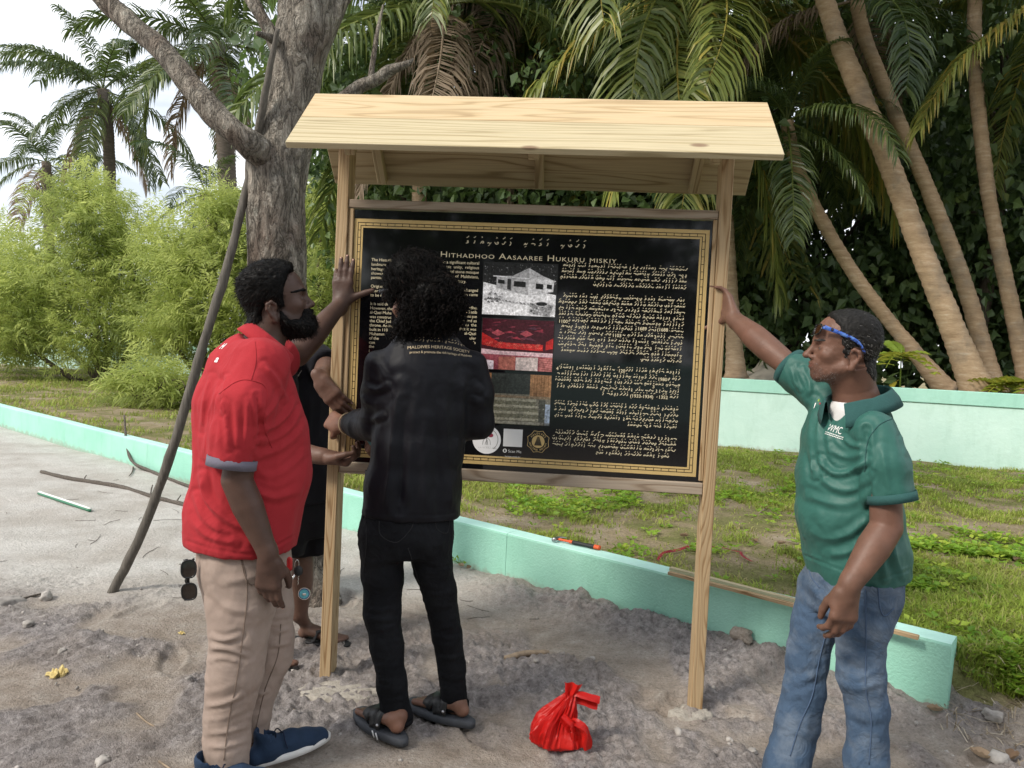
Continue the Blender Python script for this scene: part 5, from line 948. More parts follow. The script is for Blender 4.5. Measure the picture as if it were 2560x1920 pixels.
def ring_strip(c, ax, xd, rx, ry, w, th=0.003, n=36, bulge=1.0):
    """an elastic cuff / hem band: closed ring with thickness"""
    ax = unit(ax); xd = unit(np.asarray(xd)-ax*(np.asarray(xd)@ax)); yd = np.cross(ax, xd); a = np.arange(n)/n*2*math.pi; R_ = []
    for (o, g) in ((-w/2, 0), (-w/2, th), (w/2, th), (w/2, 0)): R_.append(c+ax*o+np.cos(a)[:, None]*xd*(rx+g)+np.sin(a)[:, None]*yd*(ry+g))
    V = np.vstack(R_); Fq = []
    for k in range(4):
        i = k*n+np.arange(n); j = k*n+(np.arange(n)+1) % n; i2 = ((k+1) % 4)*n+np.arange(n); j2 = ((k+1) % 4)*n+(np.arange(n)+1) % n; Fq.append(np.stack([i, j, j2, i2], -1))
    return V, np.vstack(Fq)
def ribbon(P, N, w, th=0.0025, taper=None):
    """a flat strap along P with surface normals N"""
    P = np.asarray(P, float); n = len(P); T = np.gradient(P, axis=0); T = unit_rows(T); N = unit_rows(np.asarray(N, float)); S_ = unit_rows(np.cross(T, N)); w = np.broadcast_to(w, (n,))[:, None]/2
    V = np.concatenate([P-S_*w, P+S_*w, P+S_*w+N*th, P-S_*w+N*th]); i = np.arange(n-1); Fq = []
    for a, b in ((0, 1), (1, 2), (2, 3), (3, 0)): Fq.append(np.stack([a*n+i, b*n+i, b*n+i+1, a*n+i+1], -1))
    Fq.append(np.array([[0, 3*n, 2*n, n], [n-1, 2*n-1, 3*n-1, 4*n-1]])); return V, np.vstack(Fq)
def seam(VQ, pts, Y, mat, name, root, base, r=0.0016, off=0.001):
    """stitched seam: a thin cord laid on the cloth along a pixel path"""
    b = bvh_of(*VQ); out = []
    for p in catmull(np.array(pts, float), len(pts)*6):
        d = unit(ray(*p)); h = b.ray_cast(Vector(CP), Vector(d), 12)
        if h[0] is not None: out.append(np.array(h[0])+np.array(h[1])*off)
    if len(out) > 3: V, Fl = tube(np.array(out), r, 5); obj_np(name, V-base, Fl, mat, root)
def sole_outline(L_, wd=0.048, n=40):
    a = np.linspace(0, 2*math.pi, n, endpoint=False); x = L_*0.5*(1-np.cos(a)); s_ = x/L_; w = wd*(0.70+0.30*np.sin((s_-0.15)*math.pi*0.95)**1.0)*np.sqrt(np.clip(np.sin(np.pi*np.clip(s_, 0.0, 1))**0.55, 0, 1)); return np.stack([x, np.sign(np.sin(a))*w], -1)
def sole(heel, d, L_, wd, z0, z1, bulge=0.003):
    d = unit(A(d[0], d[1], 0)); s_ = A(-d[1], d[0], 0); o = sole_outline(L_, wd); n = len(o); rings = []
    for z, g in ((z0, -0.004), (z0+0.004, bulge), (z1-0.003, bulge), (z1, -0.002)):
        c = o.mean(0); q = c+(o-c)*(1+g/wd); rings.append(heel+q[:, :1]*d+q[:, 1:]*s_+A(0, 0, 1)*z+0*q[:, :1])
    V = np.vstack(rings+[heel[None]+d*L_/2+A(0, 0, z0), heel[None]+d*L_/2+A(0, 0, z1)]); i = (np.arange(3)[:, None]*n+np.arange(n)).ravel(); j = (np.arange(3)[:, None]*n+(np.arange(n)+1) % n).ravel(); Fq = np.stack([i, j, j+n, i+n], -1); k = np.arange(n)
    return V, [Fq, np.vstack([np.stack([np.full(n, 4*n), (k+1) % n, k], -1), np.stack([np.full(n, 4*n+1), 3*n+k, 3*n+(k+1) % n], -1)])]
def foot_field(F, heel, d, z, ankle, sc_=1.0, toes=True):
    d = unit(A(d[0], d[1], 0)); s_ = A(-d[1], d[0], 0); P = lambda a, b, c: heel+d*a*sc_+s_*b*sc_+A(0, 0, z+c*sc_)
    F.ell(P(0.035, 0, 0.025), A(0.031, 0.026, 0.026)*sc_, np.stack([d, s_, A(0, 0, 1)], 1)); F.cone(P(0.052, 0, 0.050), ankle, 0.026*sc_, 0.031*sc_, 0.014)
    for b in (0.024, 0.0, -0.022): F.cone(P(0.05, b*0.5, 0.045), P(0.175, b, 0.020), 0.024*sc_, 0.018*sc_, 0.012)
    if toes:
        for k, (b, l, r_) in enumerate(((0.030, 0.062, 0.0125), (0.012, 0.060, 0.0095), (-0.004, 0.052, 0.009), (-0.018, 0.044, 0.0085), (-0.030, 0.034, 0.008))): F.cone(P(0.17, b, 0.017), P(0.175+l, b*1.12, 0.011), r_*1.1*sc_, r_*sc_, 0.008)
    return P
def shoe(root, base, heel, d, L_, mat, msole, mlace, name='shoe'):
    d = unit(A(d[0], d[1], 0)); s_ = A(-d[1], d[0], 0); P = lambda a, b, c: heel+d*a+s_*b+A(0, 0, c); lo = heel-0.2; hi = heel+d*L_+0.2; F = Field(np.minimum(heel, heel+d*L_)-0.1, np.maximum(heel, heel+d*L_)+A(0.1, 0.1, 0.16), 0.005)
    F.loft([(P(0.012, 0, 0.035), 0.030, 0.034, s_), (P(0.06, 0, 0.044), 0.036, 0.044, s_), (P(L_*0.5, 0, 0.040), 0.039, 0.042, s_), (P(L_*0.72, 0, 0.030), 0.043, 0.034, s_), (P(L_-0.022, 0, 0.024), 0.036, 0.026, s_)], 0.0, cut0=False, cut1=False, kseg=0.02)
    F.cone(P(0.055, 0, 0.055), P(0.045, 0, 0.105), 0.036, 0.037, 0.02); F.cone(P(0.052, 0, 0.085), P(0.048, 0, 0.14), 0.030, 0.033, 0.006, 'sub'); F.F = np.maximum(F.F, (0.016-(F.ax[2]-heel[2]))[None, None, :].astype(np.float32))
    s = part(name, F.mesh(1), mat, root, base); V, Fl = sole(heel-d*0.004, d, L_+0.008, 0.047, heel[2], heel[2]+0.026); obj_np('sole', V-base, Fl, msole, s)
    lc = []
    for k in range(4):
        a = L_*0.40+k*0.022; arc = np.linspace(-0.9, 0.9, 9); q = np.array([P(a-0.004*(k % 2), 0.028*math.sin(t*0.9), 0.040+0.040*math.cos(t)*(1-(k)*0.06)) for t in arc]); lc.append(tube(q, 0.0022, 5))
    for sg in (1, -1): lc.append(tube(catmull(np.array([P(L_*0.38, 0, 0.088), P(L_*0.36, sg*0.02, 0.095), P(L_*0.35, sg*0.036, 0.075), P(L_*0.37, sg*0.045, 0.05)]), 12), 0.0022, 5))
    V, Fl = join(lc); obj_np('laces', V-base, Fl, mlace, s); return s

# ------------------------------------------------------------------ 1. man in the red polo shirt
def man_red():
    base = A(-0.86, 2.42, 0); root = thing('person', 'person in a red polo shirt and beige trousers reaching up to hold the left post', 'person', base)
    f = A(math.cos(0.33), math.sin(0.33), 0); l = A(-f[1], f[0], 0); Yc = 2.45; SK = skin_mat('deep_brown_skin', (0.085, 0.050, 0.038))
    MR = cloth_mat('red_pique', (0.385, 0.030, 0.038), 0.85, 700, 0.06); MRG = cloth_mat('grey_rib_knit', (0.16, 0.15, 0.19), 0.9, 600); MB = cloth_mat('beige_twill', (0.33, 0.255, 0.215), 0.85, 800, 0.10, (0.41, 0.33, 0.285)); MBS = cloth_mat('beige_stitch', (0.20, 0.15, 0.12), 0.9, 500)
    # head
    pit = math.radians(14); fh = A(f[0]*math.cos(pit), f[1]*math.cos(pit), math.sin(pit)); hd = Head((0, 0, 0), fh, (0, 0, 1), 0.99); hd.c = at(759, 727, 2.50)-(hd.f*0.098+hd.u*0.030)*hd.s; nb = at(652, 878, 2.45)
    F = hd.build(0.0034, nb, (0.062, 0.060), 1.05); V, Q = F.mesh(1); lc = hd.loc(V); tone = np.zeros((len(V), 3))
    tone[:, 0] = 0.9*sstep(0.022, 0.0, np.abs(lc[:, 0]-0.015))*sstep(-0.07, -0.03, lc[:, 2])*sstep(0.05, 0.02, lc[:, 2])*0.5+0.6*sstep(0.02, -0.02, sdpoly(lc[:, 0], lc[:, 2], [(0.0, -0.03), (0.05, -0.045), (0.075, -0.035), (0.14, -0.03), (0.14, -0.14), (0.0, -0.12)])); tone[:, 0] = np.clip(tone[:, 0]+0.35*sstep(0.016, 0.0, np.hypot(np.abs(lc[:, 1])-0.0325, lc[:, 2]-0.006))*(lc[:, 0] > 0.06), 0, 1); tone[:, 1] = sstep(0.012, 0.004, np.abs(lc[:, 2]+0.051))*(lc[:, 0] > 0.095)*(np.abs(lc[:, 1]) < 0.024)*0.9
    bodyp = [(V, Q, tone)]
    H1 = [(0.066, 0.094), (0.085, 0.108), (0.11, 0.17), (-0.18, 0.2), (-0.2, -0.03), (-0.135, -0.050), (-0.085, -0.066), (-0.058, -0.045), (-0.046, -0.015), (-0.036, 0.012), (-0.014, 0.018), (0.000, 0.008), (0.008, -0.014), (0.020, -0.012), (0.032, 0.040), (0.046, 0.072)]
    G = hd.shell(0.0, H1, fn=lambda x, y, z: 0.009+0.011*sstep(0.03, 0.12, z)); hv, hq = G.mesh(1); hv = wrinkle(hv, hq, 0.005, 60, (1, 1, 1), 3.0); ho = part('hair', (hv, hq), M_HAIR, root, base, np.zeros((len(hv), 3)))
    P, N = near_surface(hv, hq, 5200, 1); ll = hd.loc(P); comb = (-hd.f*0.9-hd.u*0.55*sstep(0.10, 0.0, ll[:, 2])[:, None]*2+hd.u*0.25); comb = comb-N*(comb*N).sum(1)[:, None]; V2, F2, t2 = strands(P, N, unit_rows(comb), 0.026, 0.0016, 0.55, 2); obj_np('hair_strands', V2-base, F2, M_HAIR, ho, False, np.stack([t2]*3, -1))
    Bd = [(0.006, -0.024), (0.026, -0.058), (0.058, -0.064), (0.078, -0.046), (0.085, -0.034), (0.14, -0.034), (0.15, -0.16), (0.05, -0.16), (-0.005, -0.10), (-0.002, -0.05)]
    G = hd.shell(0.0, Bd, fn=lambda x, y, z: 0.004+0.013*sstep(-0.050, -0.095, z)*sstep(0.0, 0.07, x)+0.003-0.012*sstep(0.016, 0.010, np.abs(y))*sstep(0.008, 0.003, np.abs(z+0.0500))); bv, bq = G.mesh(1); bv = wrinkle(bv, bq, 0.006, 90, (1, 1, 1), 9.0); bo = part('beard', (bv, bq), M_HAIR, root, base, np.zeros((len(bv), 3)))
    P, N = near_surface(bv, bq, 2600, 3); V2, F2, t2 = strands(P, N, unit_rows(N*0.5+hd.f*0.5-hd.u*0.9), 0.016, 0.0014, 0.6, 4); obj_np('beard_strands', V2-base, F2, M_HAIR, bo, False, np.stack([t2]*3, -1))
    G = hd.shell(0.0, [(0.052, 0.0255), (0.075, 0.0275), (0.13, 0.0245), (0.13, 0.0315), (0.080, 0.0355), (0.052, 0.030)], fn=lambda x, y, z: np.where(np.abs(y) < 0.012, -0.01, 0.003+0.001), taper=0.003); part0('eyebrows', G.mesh(1), M_HAIR, root, base); eyes(hd, root, base)
    # near arm and hand, hanging
    sh = at(640, 930, 2.26); el = at(592, 1200, 2.235); wr = at(670, 1384, 2.25)
    F = Field(np.minimum(np.minimum(sh, el), wr)-0.26, np.maximum(np.maximum(sh, el), wr)+0.12, 0.0042); F.chain([sh, lerp(sh, el, 0.5), el, lerp(el, wr, 0.35), lerp(el, wr, 0.75), wr], [0.035, 0.048, 0.046, 0.047, 0.036, 0.029], 0.0)
    hx = unit(A(0.0, 0.10, -1)); e1, x_, y_, z_ = hand(F, wr+hx*0.012, hx, (-0.10, -0.98, 0.1), 1, [(0.2, 0.3, 0.2), (0.28, 0.38, 0.25), (0.35, 0.45, 0.3), (0.42, 0.5, 0.3)], 0.07, ((0.8, 0.5, -0.5), (0.9, 0.1, -0.5), (0.95, -0.1, -0.4)), 1.02); V, Q = F.mesh(1); bodyp.append((V, Q, np.zeros((len(V), 3))))
    # far arm reaching up to the post
    sh2 = at(640, 915, Yc)+l*0.185; el2 = at(742, 886, 2.83); wr2 = at(848, 764, 3.045)
    F = Field(np.minimum(np.minimum(sh2, el2), wr2)-0.14, np.maximum(np.maximum(sh2, el2), wr2)+A(0.16, 0.12, 0.24), 0.0042); F.chain([sh2, el2, lerp(el2, wr2, 0.35), lerp(el2, wr2, 0.75), wr2], [0.035, 0.048, 0.049, 0.038, 0.031], 0.0)
    hx = unit(A(0.02, 0.05, 1)); e2, x2, y2, z2 = hand(F, wr2+A(0.004, 0.012, 0.004), hx, (0, -1, 0), -1, [(0.02, 0.05, 0.03), (0.0, 0.03, 0.02), (0.02, 0.05, 0.03), (0.25, 0.4, 0.3)], 0.10, ((0.45, 0.85, -0.05), (0.40, 0.92, 0.0), (0.38, 0.93, 0.05)), 1.05); V, Q = F.mesh(1); bodyp.append((V, Q, np.zeros((len(V), 3))))
    # trunk under the clothes
    F = Field(base+A(-0.3, -0.3, 0.0), base+A(0.35, 0.4, 1.5), 0.016); F.loft([(at(603, 1400, Yc), 0.15, 0.14, l), (at(630, 1150, Yc), 0.16, 0.15, l), (at(640, 930, Yc), 0.16, 0.09, l), (nb, 0.06, 0.06, l)], cut0=False, cut1=False)
    for pp_ in ([(602, 1425, 2.38), (600, 1575, 2.355), (588, 1690, 2.345), (569, 1850, 2.335), (566, 1930, 2.32)], [(645, 1425, 2.53), (660, 1580, 2.525), (647, 1720, 2.51), (637, 1860, 2.47)]): F.chain([at(*q) for q in pp_], np.linspace(0.07, 0.035, len(pp_)), 0.02)
    V, Q = F.mesh(1); bodyp.append((V, Q, np.zeros((len(V), 3)))); V, Fl = join([(v, q) for v, q, _ in bodyp]); obj_np('body', V-base, Fl, SK, root, True, np.vstack([t for *_, t in bodyp]))
    nails(e2[:3]+e2[4:], [z2, z2, z2, z2], M_NAIL, root, base); nails(e1[:4], [z_]*4, M_NAIL, root, base)
    # polo shirt
    F = Field(at(450, 1400, 2.2)-A(0.05, 0.2, 0.05), at(780, 830, 2.8)+A(0.12, 0.15, 0.1), 0.0060)
    st = [(at(604, 1356, Yc), 0.195, 0.176, l), (at(610, 1280, Yc), 0.198, 0.178, l), (at(632, 1180, Yc), 0.200, 0.181, l), (at(630, 1090, Yc), 0.200, 0.174, l), (at(620, 1010, Yc), 0.200, 0.160, l), (at(626, 930, Yc), 0.180, 0.124, l), (at(648, 888, Yc), 0.115, 0.085, l), (at(660, 868, Yc), 0.060, 0.060, l)]
    F.loft(st, 0.0, cut0=True, cut1=True, kseg=0.03); sj = at(636, 925, 2.275)
    F.loft([(sj+A(0.01, 0.05, 0.02), 0.078, 0.085, f), (at(618, 1010, 2.255), 0.080, 0.084, f), (at(592, 1090, 2.24), 0.074, 0.072, f), (at(581, 1152, 2.235), 0.069, 0.067, f)], 0.05, cut0=False, cut1=True, kseg=0.02)
    F.loft([(sh2, 0.078, 0.078, A(0, 0, 1)), (lerp(sh2, el2, 0.5), 0.074, 0.07, A(0, 0, 1)), (lerp(sh2, el2, 0.72), 0.070, 0.066, A(0, 0, 1))], 0.05, cut0=False, kseg=0.02)
    F.cone(nb+A(0.02, 0, 0.05), nb+A(0.06, 0, 0.2), 0.06, 0.08, 0.012, 'sub')
    VQ = F.mesh(2); V, Q = VQ; V = wrinkle(V, Q, 0.010, 5.0, (1, 1, 0.45), 1.0); V = wrinkle(V, Q, 0.004, 13, (1, 1, 0.5), 4.0)
    V = folds(V, Q, [([(655, 1075), (690, 1062), (722, 1030), (738, 1000)], 7, 0.0116), ([(652, 1105), (700, 1092), (735, 1058), (748, 1025)], 7, 0.0130), ([(648, 1140), (700, 1122), (745, 1085), (757, 1060)], 8, 0.0116), ([(655, 1045), (682, 1020), (702, 980)], 6, 0.0087), ([(545, 962), (530, 1020), (520, 1080), (512, 1140)], 8, 0.0145), ([(566, 945), (556, 985), (552, 1030)], 6, 0.0101), ([(528, 945), (512, 1000), (506, 1070)], 7, 0.0101), ([(640, 1180), (685, 1190), (730, 1165), (762, 1130)], 8, 0.0087), ([(640, 1230), (690, 1245), (745, 1225)], 9, 0.0072), ([(505, 1190), (520, 1250), (570, 1300), (640, 1330)], 9, 0.0116), ([(490, 1240), (512, 1300), (560, 1335)], 8, 0.0101), ([(478, 1300), (520, 1340), (590, 1358)], 8, 0.0072), ([(660, 915), (690, 950), (715, 1000)], 7, 0.0101), ([(560, 1010), (566, 1060), (572, 1120)], 7, 0.0072), ([(620, 1000), (618, 1060), (610, 1120)], 6, 0.0072), ([(590, 985), (592, 1050), (594, 1110)], 7, 0.0058), ([(642, 990), (652, 1060), (650, 1130)], 6, -0.0116), ([(466, 1352), (540, 1374), (640, 1384), (735, 1340)], 3.5, -0.0043)])
    VQ = (V, Q); so = part('shirt', VQ, MR, root, base)
    for pts in ([(636, 838), (640, 900), (628, 950)], [(548, 985), (590, 955), (628, 951), (668, 975), (660, 1060), (680, 1120)]): seam(VQ, pts, 2.3, MR, 'seam', so, base, 0.0016, 0.0005)
    cv = ring_strip(at(580, 1156, 2.235), unit(at(581, 1152, 2.235)-at(592, 1090, 2.24)), f, 0.0715, 0.0695, 0.030, 0.003); obj_np('sleeve_cuff', cv[0]-base, cv[1], MRG, so)
    collar(nb, at(618, 826, 2.43), at(722, 905, 2.47), l, 0.068, MR, so, base)
    bv_ = bvh_of(*VQ); MW_ = simple('white_print', (0.75, 0.74, 0.74), 0.7, 0.04)
    for s, x, y in (('H', 548, 872), ('a', 536, 905)):
        V2, Fs = text_mesh(s, 0.034, 0.001); d = unit(ray(x, y)); h = bv_.ray_cast(Vector(CP), Vector(d), 9)
        if h[0] is not None: n_ = unit(np.array(h[1])); ux = unit(np.cross(A(0, 0, 1), n_)); decal(bv_, V2, Fs, np.array(h[0]), ux, np.cross(n_, ux), n_, MW_, 'back_lettering', so, base)
    # trousers
    F = Field(at(430, 1960, 2.25)-A(0.05, 0.15, 0.14), at(760, 1350, 2.75)+A(0.1, 0.1, 0.08), 0.0064)
    F.loft([(at(610, 1335, Yc), 0.172, 0.145, l), (at(612, 1410, Yc), 0.175, 0.145, l), (at(615, 1470, Yc), 0.160, 0.130, l)], 0, kseg=0.02)
    F.loft([(at(602, 1425, 2.37), 0.098, 0.106, l), (at(604, 1513, 2.36), 0.096, 0.103, l), (at(600, 1575, 2.355), 0.090, 0.096, l), (at(594, 1640, 2.35), 0.084, 0.088, l), (at(588, 1690, 2.345), 0.080, 0.083, l), (at(577, 1740, 2.34), 0.073, 0.074, l), (at(569, 1790, 2.335), 0.067, 0.067, l), (at(568, 1850, 2.33), 0.066, 0.068, l), (at(562, 1968, 2.315), 0.062, 0.066, l)], 0.03, cut0=False, kseg=0.02)
    F.loft([(at(660, 1430, 2.54), 0.094, 0.090, l), (at(672, 1513, 2.53), 0.088, 0.084, l), (at(676, 1590, 2.525), 0.080, 0.077, l), (at(672, 1640, 2.52), 0.076, 0.073, l), (at(652, 1700, 2.51), 0.068, 0.064, l), (at(634, 1780, 2.50), 0.060, 0.054, l), (at(630, 1842, 2.49), 0.057, 0.052, l)], 0.03, cut0=False, kseg=0.02)
    V, Q = F.mesh(2); V = wrinkle(V, Q, 0.007, 5, (1, 1, 0.8), 2.0); V = wrinkle(V, Q, 0.0035, 16, (1, 1, 1), 7.0)
    V = folds(V, Q, [([(530, 1592), (560, 1600), (600, 1590)], 6, 0.008), ([(526, 1620), (565, 1622), (620, 1640)], 6, 0.008), ([(528, 1650), (560, 1645), (600, 1655)], 6, 0.006), ([(520, 1730), (560, 1722), (610, 1700)], 7, 0.007), ([(518, 1765), (560, 1758), (605, 1738)], 6, 0.007), ([(516, 1800), (560, 1795), (612, 1775)], 6, 0.006), ([(516, 1835), (565, 1830), (618, 1815)], 6, 0.006), ([(516, 1868), (565, 1866), (620, 1850)], 6, 0.006), ([(560, 1455), (620, 1446), (670, 1430)], 9, 0.006), ([(530, 1480), (570, 1520), (640, 1530)], 9, 0.005), ([(690, 1545), (725, 1538)], 5, 0.007), ([(690, 1580), (728, 1572)], 5, 0.007), ([(680, 1615), (722, 1608)], 5, 0.006), ([(640, 1740), (668, 1728)], 5, 0.006), ([(625, 1790), (655, 1780)], 5, 0.005)])
    VQ = (V, Q); to = part('trousers', VQ, MB, root, base)
    for pts in ([(606, 1400), (618, 1480), (606, 1600), (592, 1700), (572, 1800), (560, 1900)], [(603, 1400), (612, 1440), (628, 1462), (650, 1452)], [(702, 1560), (694, 1640), (664, 1720), (640, 1820)]): seam(VQ, pts, 2.3, MBS, 'seam', to, base, 0.0017, 0.0008)
    # shoes
    NV = cloth_mat('navy_canvas', (0.025, 0.045, 0.085), 0.8, 900); MS = simple('white_rubber', (0.72, 0.71, 0.69), 0.6, 0.06); NL = cloth_mat('navy_lace', (0.015, 0.022, 0.045), 0.8)
    h1 = atz(628, 1925); d1 = atz(733, 1888)-atz(657, 1919); shoe(root, base, h1+A(0, 0, 0.003), d1, 0.285, NV, MS, NL); h2 = A(at(484, 1950, 2.28)[0], 2.26, 0.0026); shoe(root, base, h2, (0.97, 0.12), 0.285, NV, MS, NL)
man_red()

# ------------------------------------------------------------------ 2. man in black with curly hair
def man_black():
    base = A(-0.27, 2.70, 0); root = thing('person', 'person in black with long curly hair seen from behind, working at the panel', 'person', base); Yc = 2.71
    f = unit(A(-0.28, 0.96, 0)); l = A(-f[1], f[0], 0); rt = -l; SK = skin_mat('warm_brown_skin', (0.17, 0.088, 0.06))
    MK = cloth_mat('black_jersey', (0.0052, 0.0055, 0.0088), 0.55, 900, 0.15, None, 0.0, 0.10, 0.12, 4.0, 0.22); MJ = cloth_mat('black_denim', (0.008, 0.0085, 0.0105), 0.85, 900, 0.2, (0.018, 0.019, 0.022), 0.0, 0.25, 0.25, 9.0); MC = cloth_mat('cream_piping', (0.62, 0.47, 0.28), 0.8)
    th = math.radians(50); fh = unit(A(-math.sin(th), math.cos(th), -0.14)); lh = np.cross(A(0, 0, 1), fh); hd = Head(at(1004, 757, 2.70)-unit(lh)*0.08, fh, (0, 0, 1), 1.0); nb = at(1066, 826, 2.72)
    F = hd.build(0.0038, nb, (0.058, 0.056)); V, Q = F.mesh(1); bodyp = [(V, Q, np.zeros((len(V), 3)))]; eyes(hd, root, base)
    Bd = [(0.012, 0.030), (0.026, 0.028), (0.030, -0.04), (0.055, -0.064), (0.085, -0.0375), (0.14, -0.0375), (0.15, -0.15), (0.05, -0.15), (0.0, -0.09), (0.012, -0.02)]
    G = hd.shell(0.006, Bd); part0('beard', G.mesh(1), M_HAIR, root, base)
    # hair: scalp cap + hanging mass, covered with curls
    G = hd.shell(0.016, [(0.066, 0.075), (0.10, 0.12), (0.10, 0.18), (-0.2, 0.2), (-0.2, -0.12), (-0.04, -0.12), (-0.044, -0.04), (-0.036, 0.012), (-0.01, 0.022), (0.01, 0.015), (0.030, 0.02), (0.055, 0.05)]); cap = G.mesh(1)
    F = Field(at(940, 880, 2.55)-A(0.05, 0.1, 0.1), at(1200, 600, 2.9)+A(0.05, 0.05, 0.05), 0.007)
    for x, y, Y, r_ in ((1040, 690, 2.73, (0.098, 0.105, 0.088)), (1012, 698, 2.70, (0.070, 0.06, 0.052)), (1076, 745, 2.66, (0.080, 0.070, 0.085)), (1098, 745, 2.66, (0.072, 0.07, 0.075)), (1118, 765, 2.66, (0.052, 0.05, 0.062)), (1056, 788, 2.655, (0.064, 0.05, 0.052)), (1018, 808, 2.66, (0.038, 0.036, 0.034)), (1085, 785, 2.66, (0.055, 0.045, 0.045)), (1022, 815, 2.655, (0.040, 0.034, 0.024))): F.ell(at(x, y, Y), r_, None, 0.03)
    ear = hd.w(0.006, 0.10, -0.004); F.cone(hd.w(-0.006, 0.085, -0.022), hd.w(-0.01, 0.16, -0.022), 0.026, 0.04, 0.012, 'sub'); F.cone(hd.w(0.045, 0.065, -0.015), hd.w(0.12, 0.02, -0.005), 0.042, 0.08, 0.012, 'sub'); mass = F.mesh(1); mv = wrinkle(mass[0], mass[1], 0.012, 34, (1, 1, 1), 2.0)
    V, Fl = join([(cap[0], cap[1]), (mv, mass[1])]); ho = obj_np('hair', V-base, Fl, M_HAIR, root, True, np.zeros((len(V), 3)))
    P, N = near_surface(mv, mass[1], 3600, 5); r = np.random.RandomState(6); pxy = proj(P); tie = at(1085, 725, 2.64); cs = []; tn = []
    lcp = hd.loc(P); nof = ~((lcp[:, 0] > -0.028) & (lcp[:, 1] > 0.02) & (lcp[:, 2] < 0.030) & (lcp[:, 2] > -0.075)); P, N, pxy = P[nof], N[nof], pxy[nof]
    for k in range(len(P)):
        up_ = pxy[k, 1] < 725 and pxy[k, 0] < 1085; lift = sstep(640, 720, pxy[k, 1])
        if up_: d = unit(tie-P[k])+r.normal(size=3)*0.25; ln = r.uniform(0.04, 0.07); hr = 0.003; turns = 2.6; tr = 0.0012
        else: d = A(0, 0, -0.75)+N[k]*0.6+r.normal(size=3)*0.5; ln = r.uniform(0.018, 0.045); hr = r.uniform(0.0035, 0.006); turns = r.uniform(1.6, 3.2); tr = 0.0017
        d = unit(d-N[k]*min(0, d@N[k])); n = 15; t = np.linspace(0, 1, n); a = t*turns*6.283+r.rand()*6; e1 = unit(np.cross(d, N[k]+0.01)); e2 = np.cross(d, e1)
        q = P[k]-N[k]*0.004+d*(t*ln)[:, None]+N[k]*(0.010*np.sin(t*2.2))[:, None]+(e1*np.cos(a)[:, None]+e2*np.sin(a)[:, None])*(hr*np.minimum(1, t*4))[:, None]+A(0, 0, -1)*(0.012*t**2)[:, None]; cs.append(tube(q, tr*(1-0.45*t), 3, False)); tn.append(np.full(len(cs[-1][0]), np.clip(0.35+r.normal()*0.3, 0, 1)))
    V, Fl = join(cs); t2 = np.concatenate(tn); obj_np('curls', V-base, Fl, M_HAIR, ho, True, np.stack([t2]*3, -1))
    P, N = near_surface(mv, mass[1], 2600, 8); V2, F2, t2 = strands(P, N, unit_rows(N*0.7+np.random.RandomState(2).normal(size=P.shape)*0.7), 0.022, 0.0007, 0.7, 9); obj_np('loose_strands', V2-base, F2, M_HAIR, ho, False, np.stack([t2]*3, -1))
    # arms, hands, feet
    shL = at(950, 910, 2.70); elL = at(942, 1060, 2.755); wrL = at(856, 1060, 2.985); shR = at(1181, 910, 2.73); elR = at(1192, 1058, 2.78); wrR = at(985, 1105, 2.95)
    F = Field(np.minimum(wrL, elL)-A(0.2, 0.12, 0.16), np.maximum(wrL, elL)+A(0.1, 0.2, 0.16), 0.0042); F.chain([elL, wrL], [0.042, 0.029]); hx = unit(A(-0.62, 0.60, 0.10)); e1, *_ = hand(F, wrL, hx, (-0.45, -0.70, 0.45), 1, [(0.9, 0.9, 0.5), (1.0, 0.95, 0.5), (1.05, 1.0, 0.5), (1.1, 1.0, 0.5)], 0.05, ((0.6, 0.6, -0.4), (0.8, 0.2, -0.6), (0.6, -0.2, -0.8)), 0.98); V, Q = F.mesh(1); bodyp.append((V, Q, np.zeros((len(V), 3))))
    F = Field(np.minimum(elR, wrR)-0.16, np.maximum(elR, wrR)+0.12, 0.0045); F.chain([elR, wrR], [0.042, 0.03]); hand(F, wrR, unit(A(-0.9, 0.1, -0.05)), (0.15, -0.6, 0.75), -1, [(0.55, 0.9, 0.5), (0.8, 1.0, 0.5), (0.85, 1.0, 0.5), (0.9, 1.0, 0.5)], 0.05, ((0.6, 0.6, -0.4), (0.8, 0.3, -0.5), (0.8, 0.0, -0.6)), 0.98); V, Q = F.mesh(1); bodyp.append((V, Q, np.zeros((len(V), 3))))
    SB = simple('black_leather', (0.012, 0.012, 0.013), 0.5, 0.3, 40, 0.2); SS = simple('dark_foam_sole', (0.045, 0.05, 0.06), 0.75, 0.2, 30); SM = simple('steel_stud', (0.5, 0.5, 0.52), 0.3, 0.1, metal=1.0); SW = simple('white_mark', (0.7, 0.7, 0.7), 0.6, 0.05)
    feet = []
    for hp, tp, an in (((1009, 1868), (897, 1790), (998, 1790)), ((1178, 1822), (1042, 1772), (1140, 1752))):
        hl = atz(*hp); tp3 = atz(*tp); d = unit(A(*(tp3-hl)[:2], 0)); hl = hl-d*0.0; an3 = at(an[0], an[1], hl[1]+0.05); F = Field(np.minimum(hl, hl+d*0.3)-0.1, np.maximum(hl, hl+d*0.3)+A(0.1, 0.1, 0.22), 0.0045); P = foot_field(F, hl+d*0.012, d, 0.035, an3, 1.0); V, Q = F.mesh(1); bodyp.append((V, Q, np.zeros((len(V), 3)))); feet.append((hl, d, P, bvh_of(V, Q)))
    F = Field(base+A(-0.3, -0.2, 0.0), base+A(0.3, 0.2, 1.5), 0.016); F.loft([(at(1026, 1310, Yc), 0.14, 0.10, l), (at(1045, 1120, Yc), 0.13, 0.095, l), (at(1062, 930, Yc), 0.14, 0.08, l), (nb, 0.055, 0.055, l)], cut0=False, cut1=False)
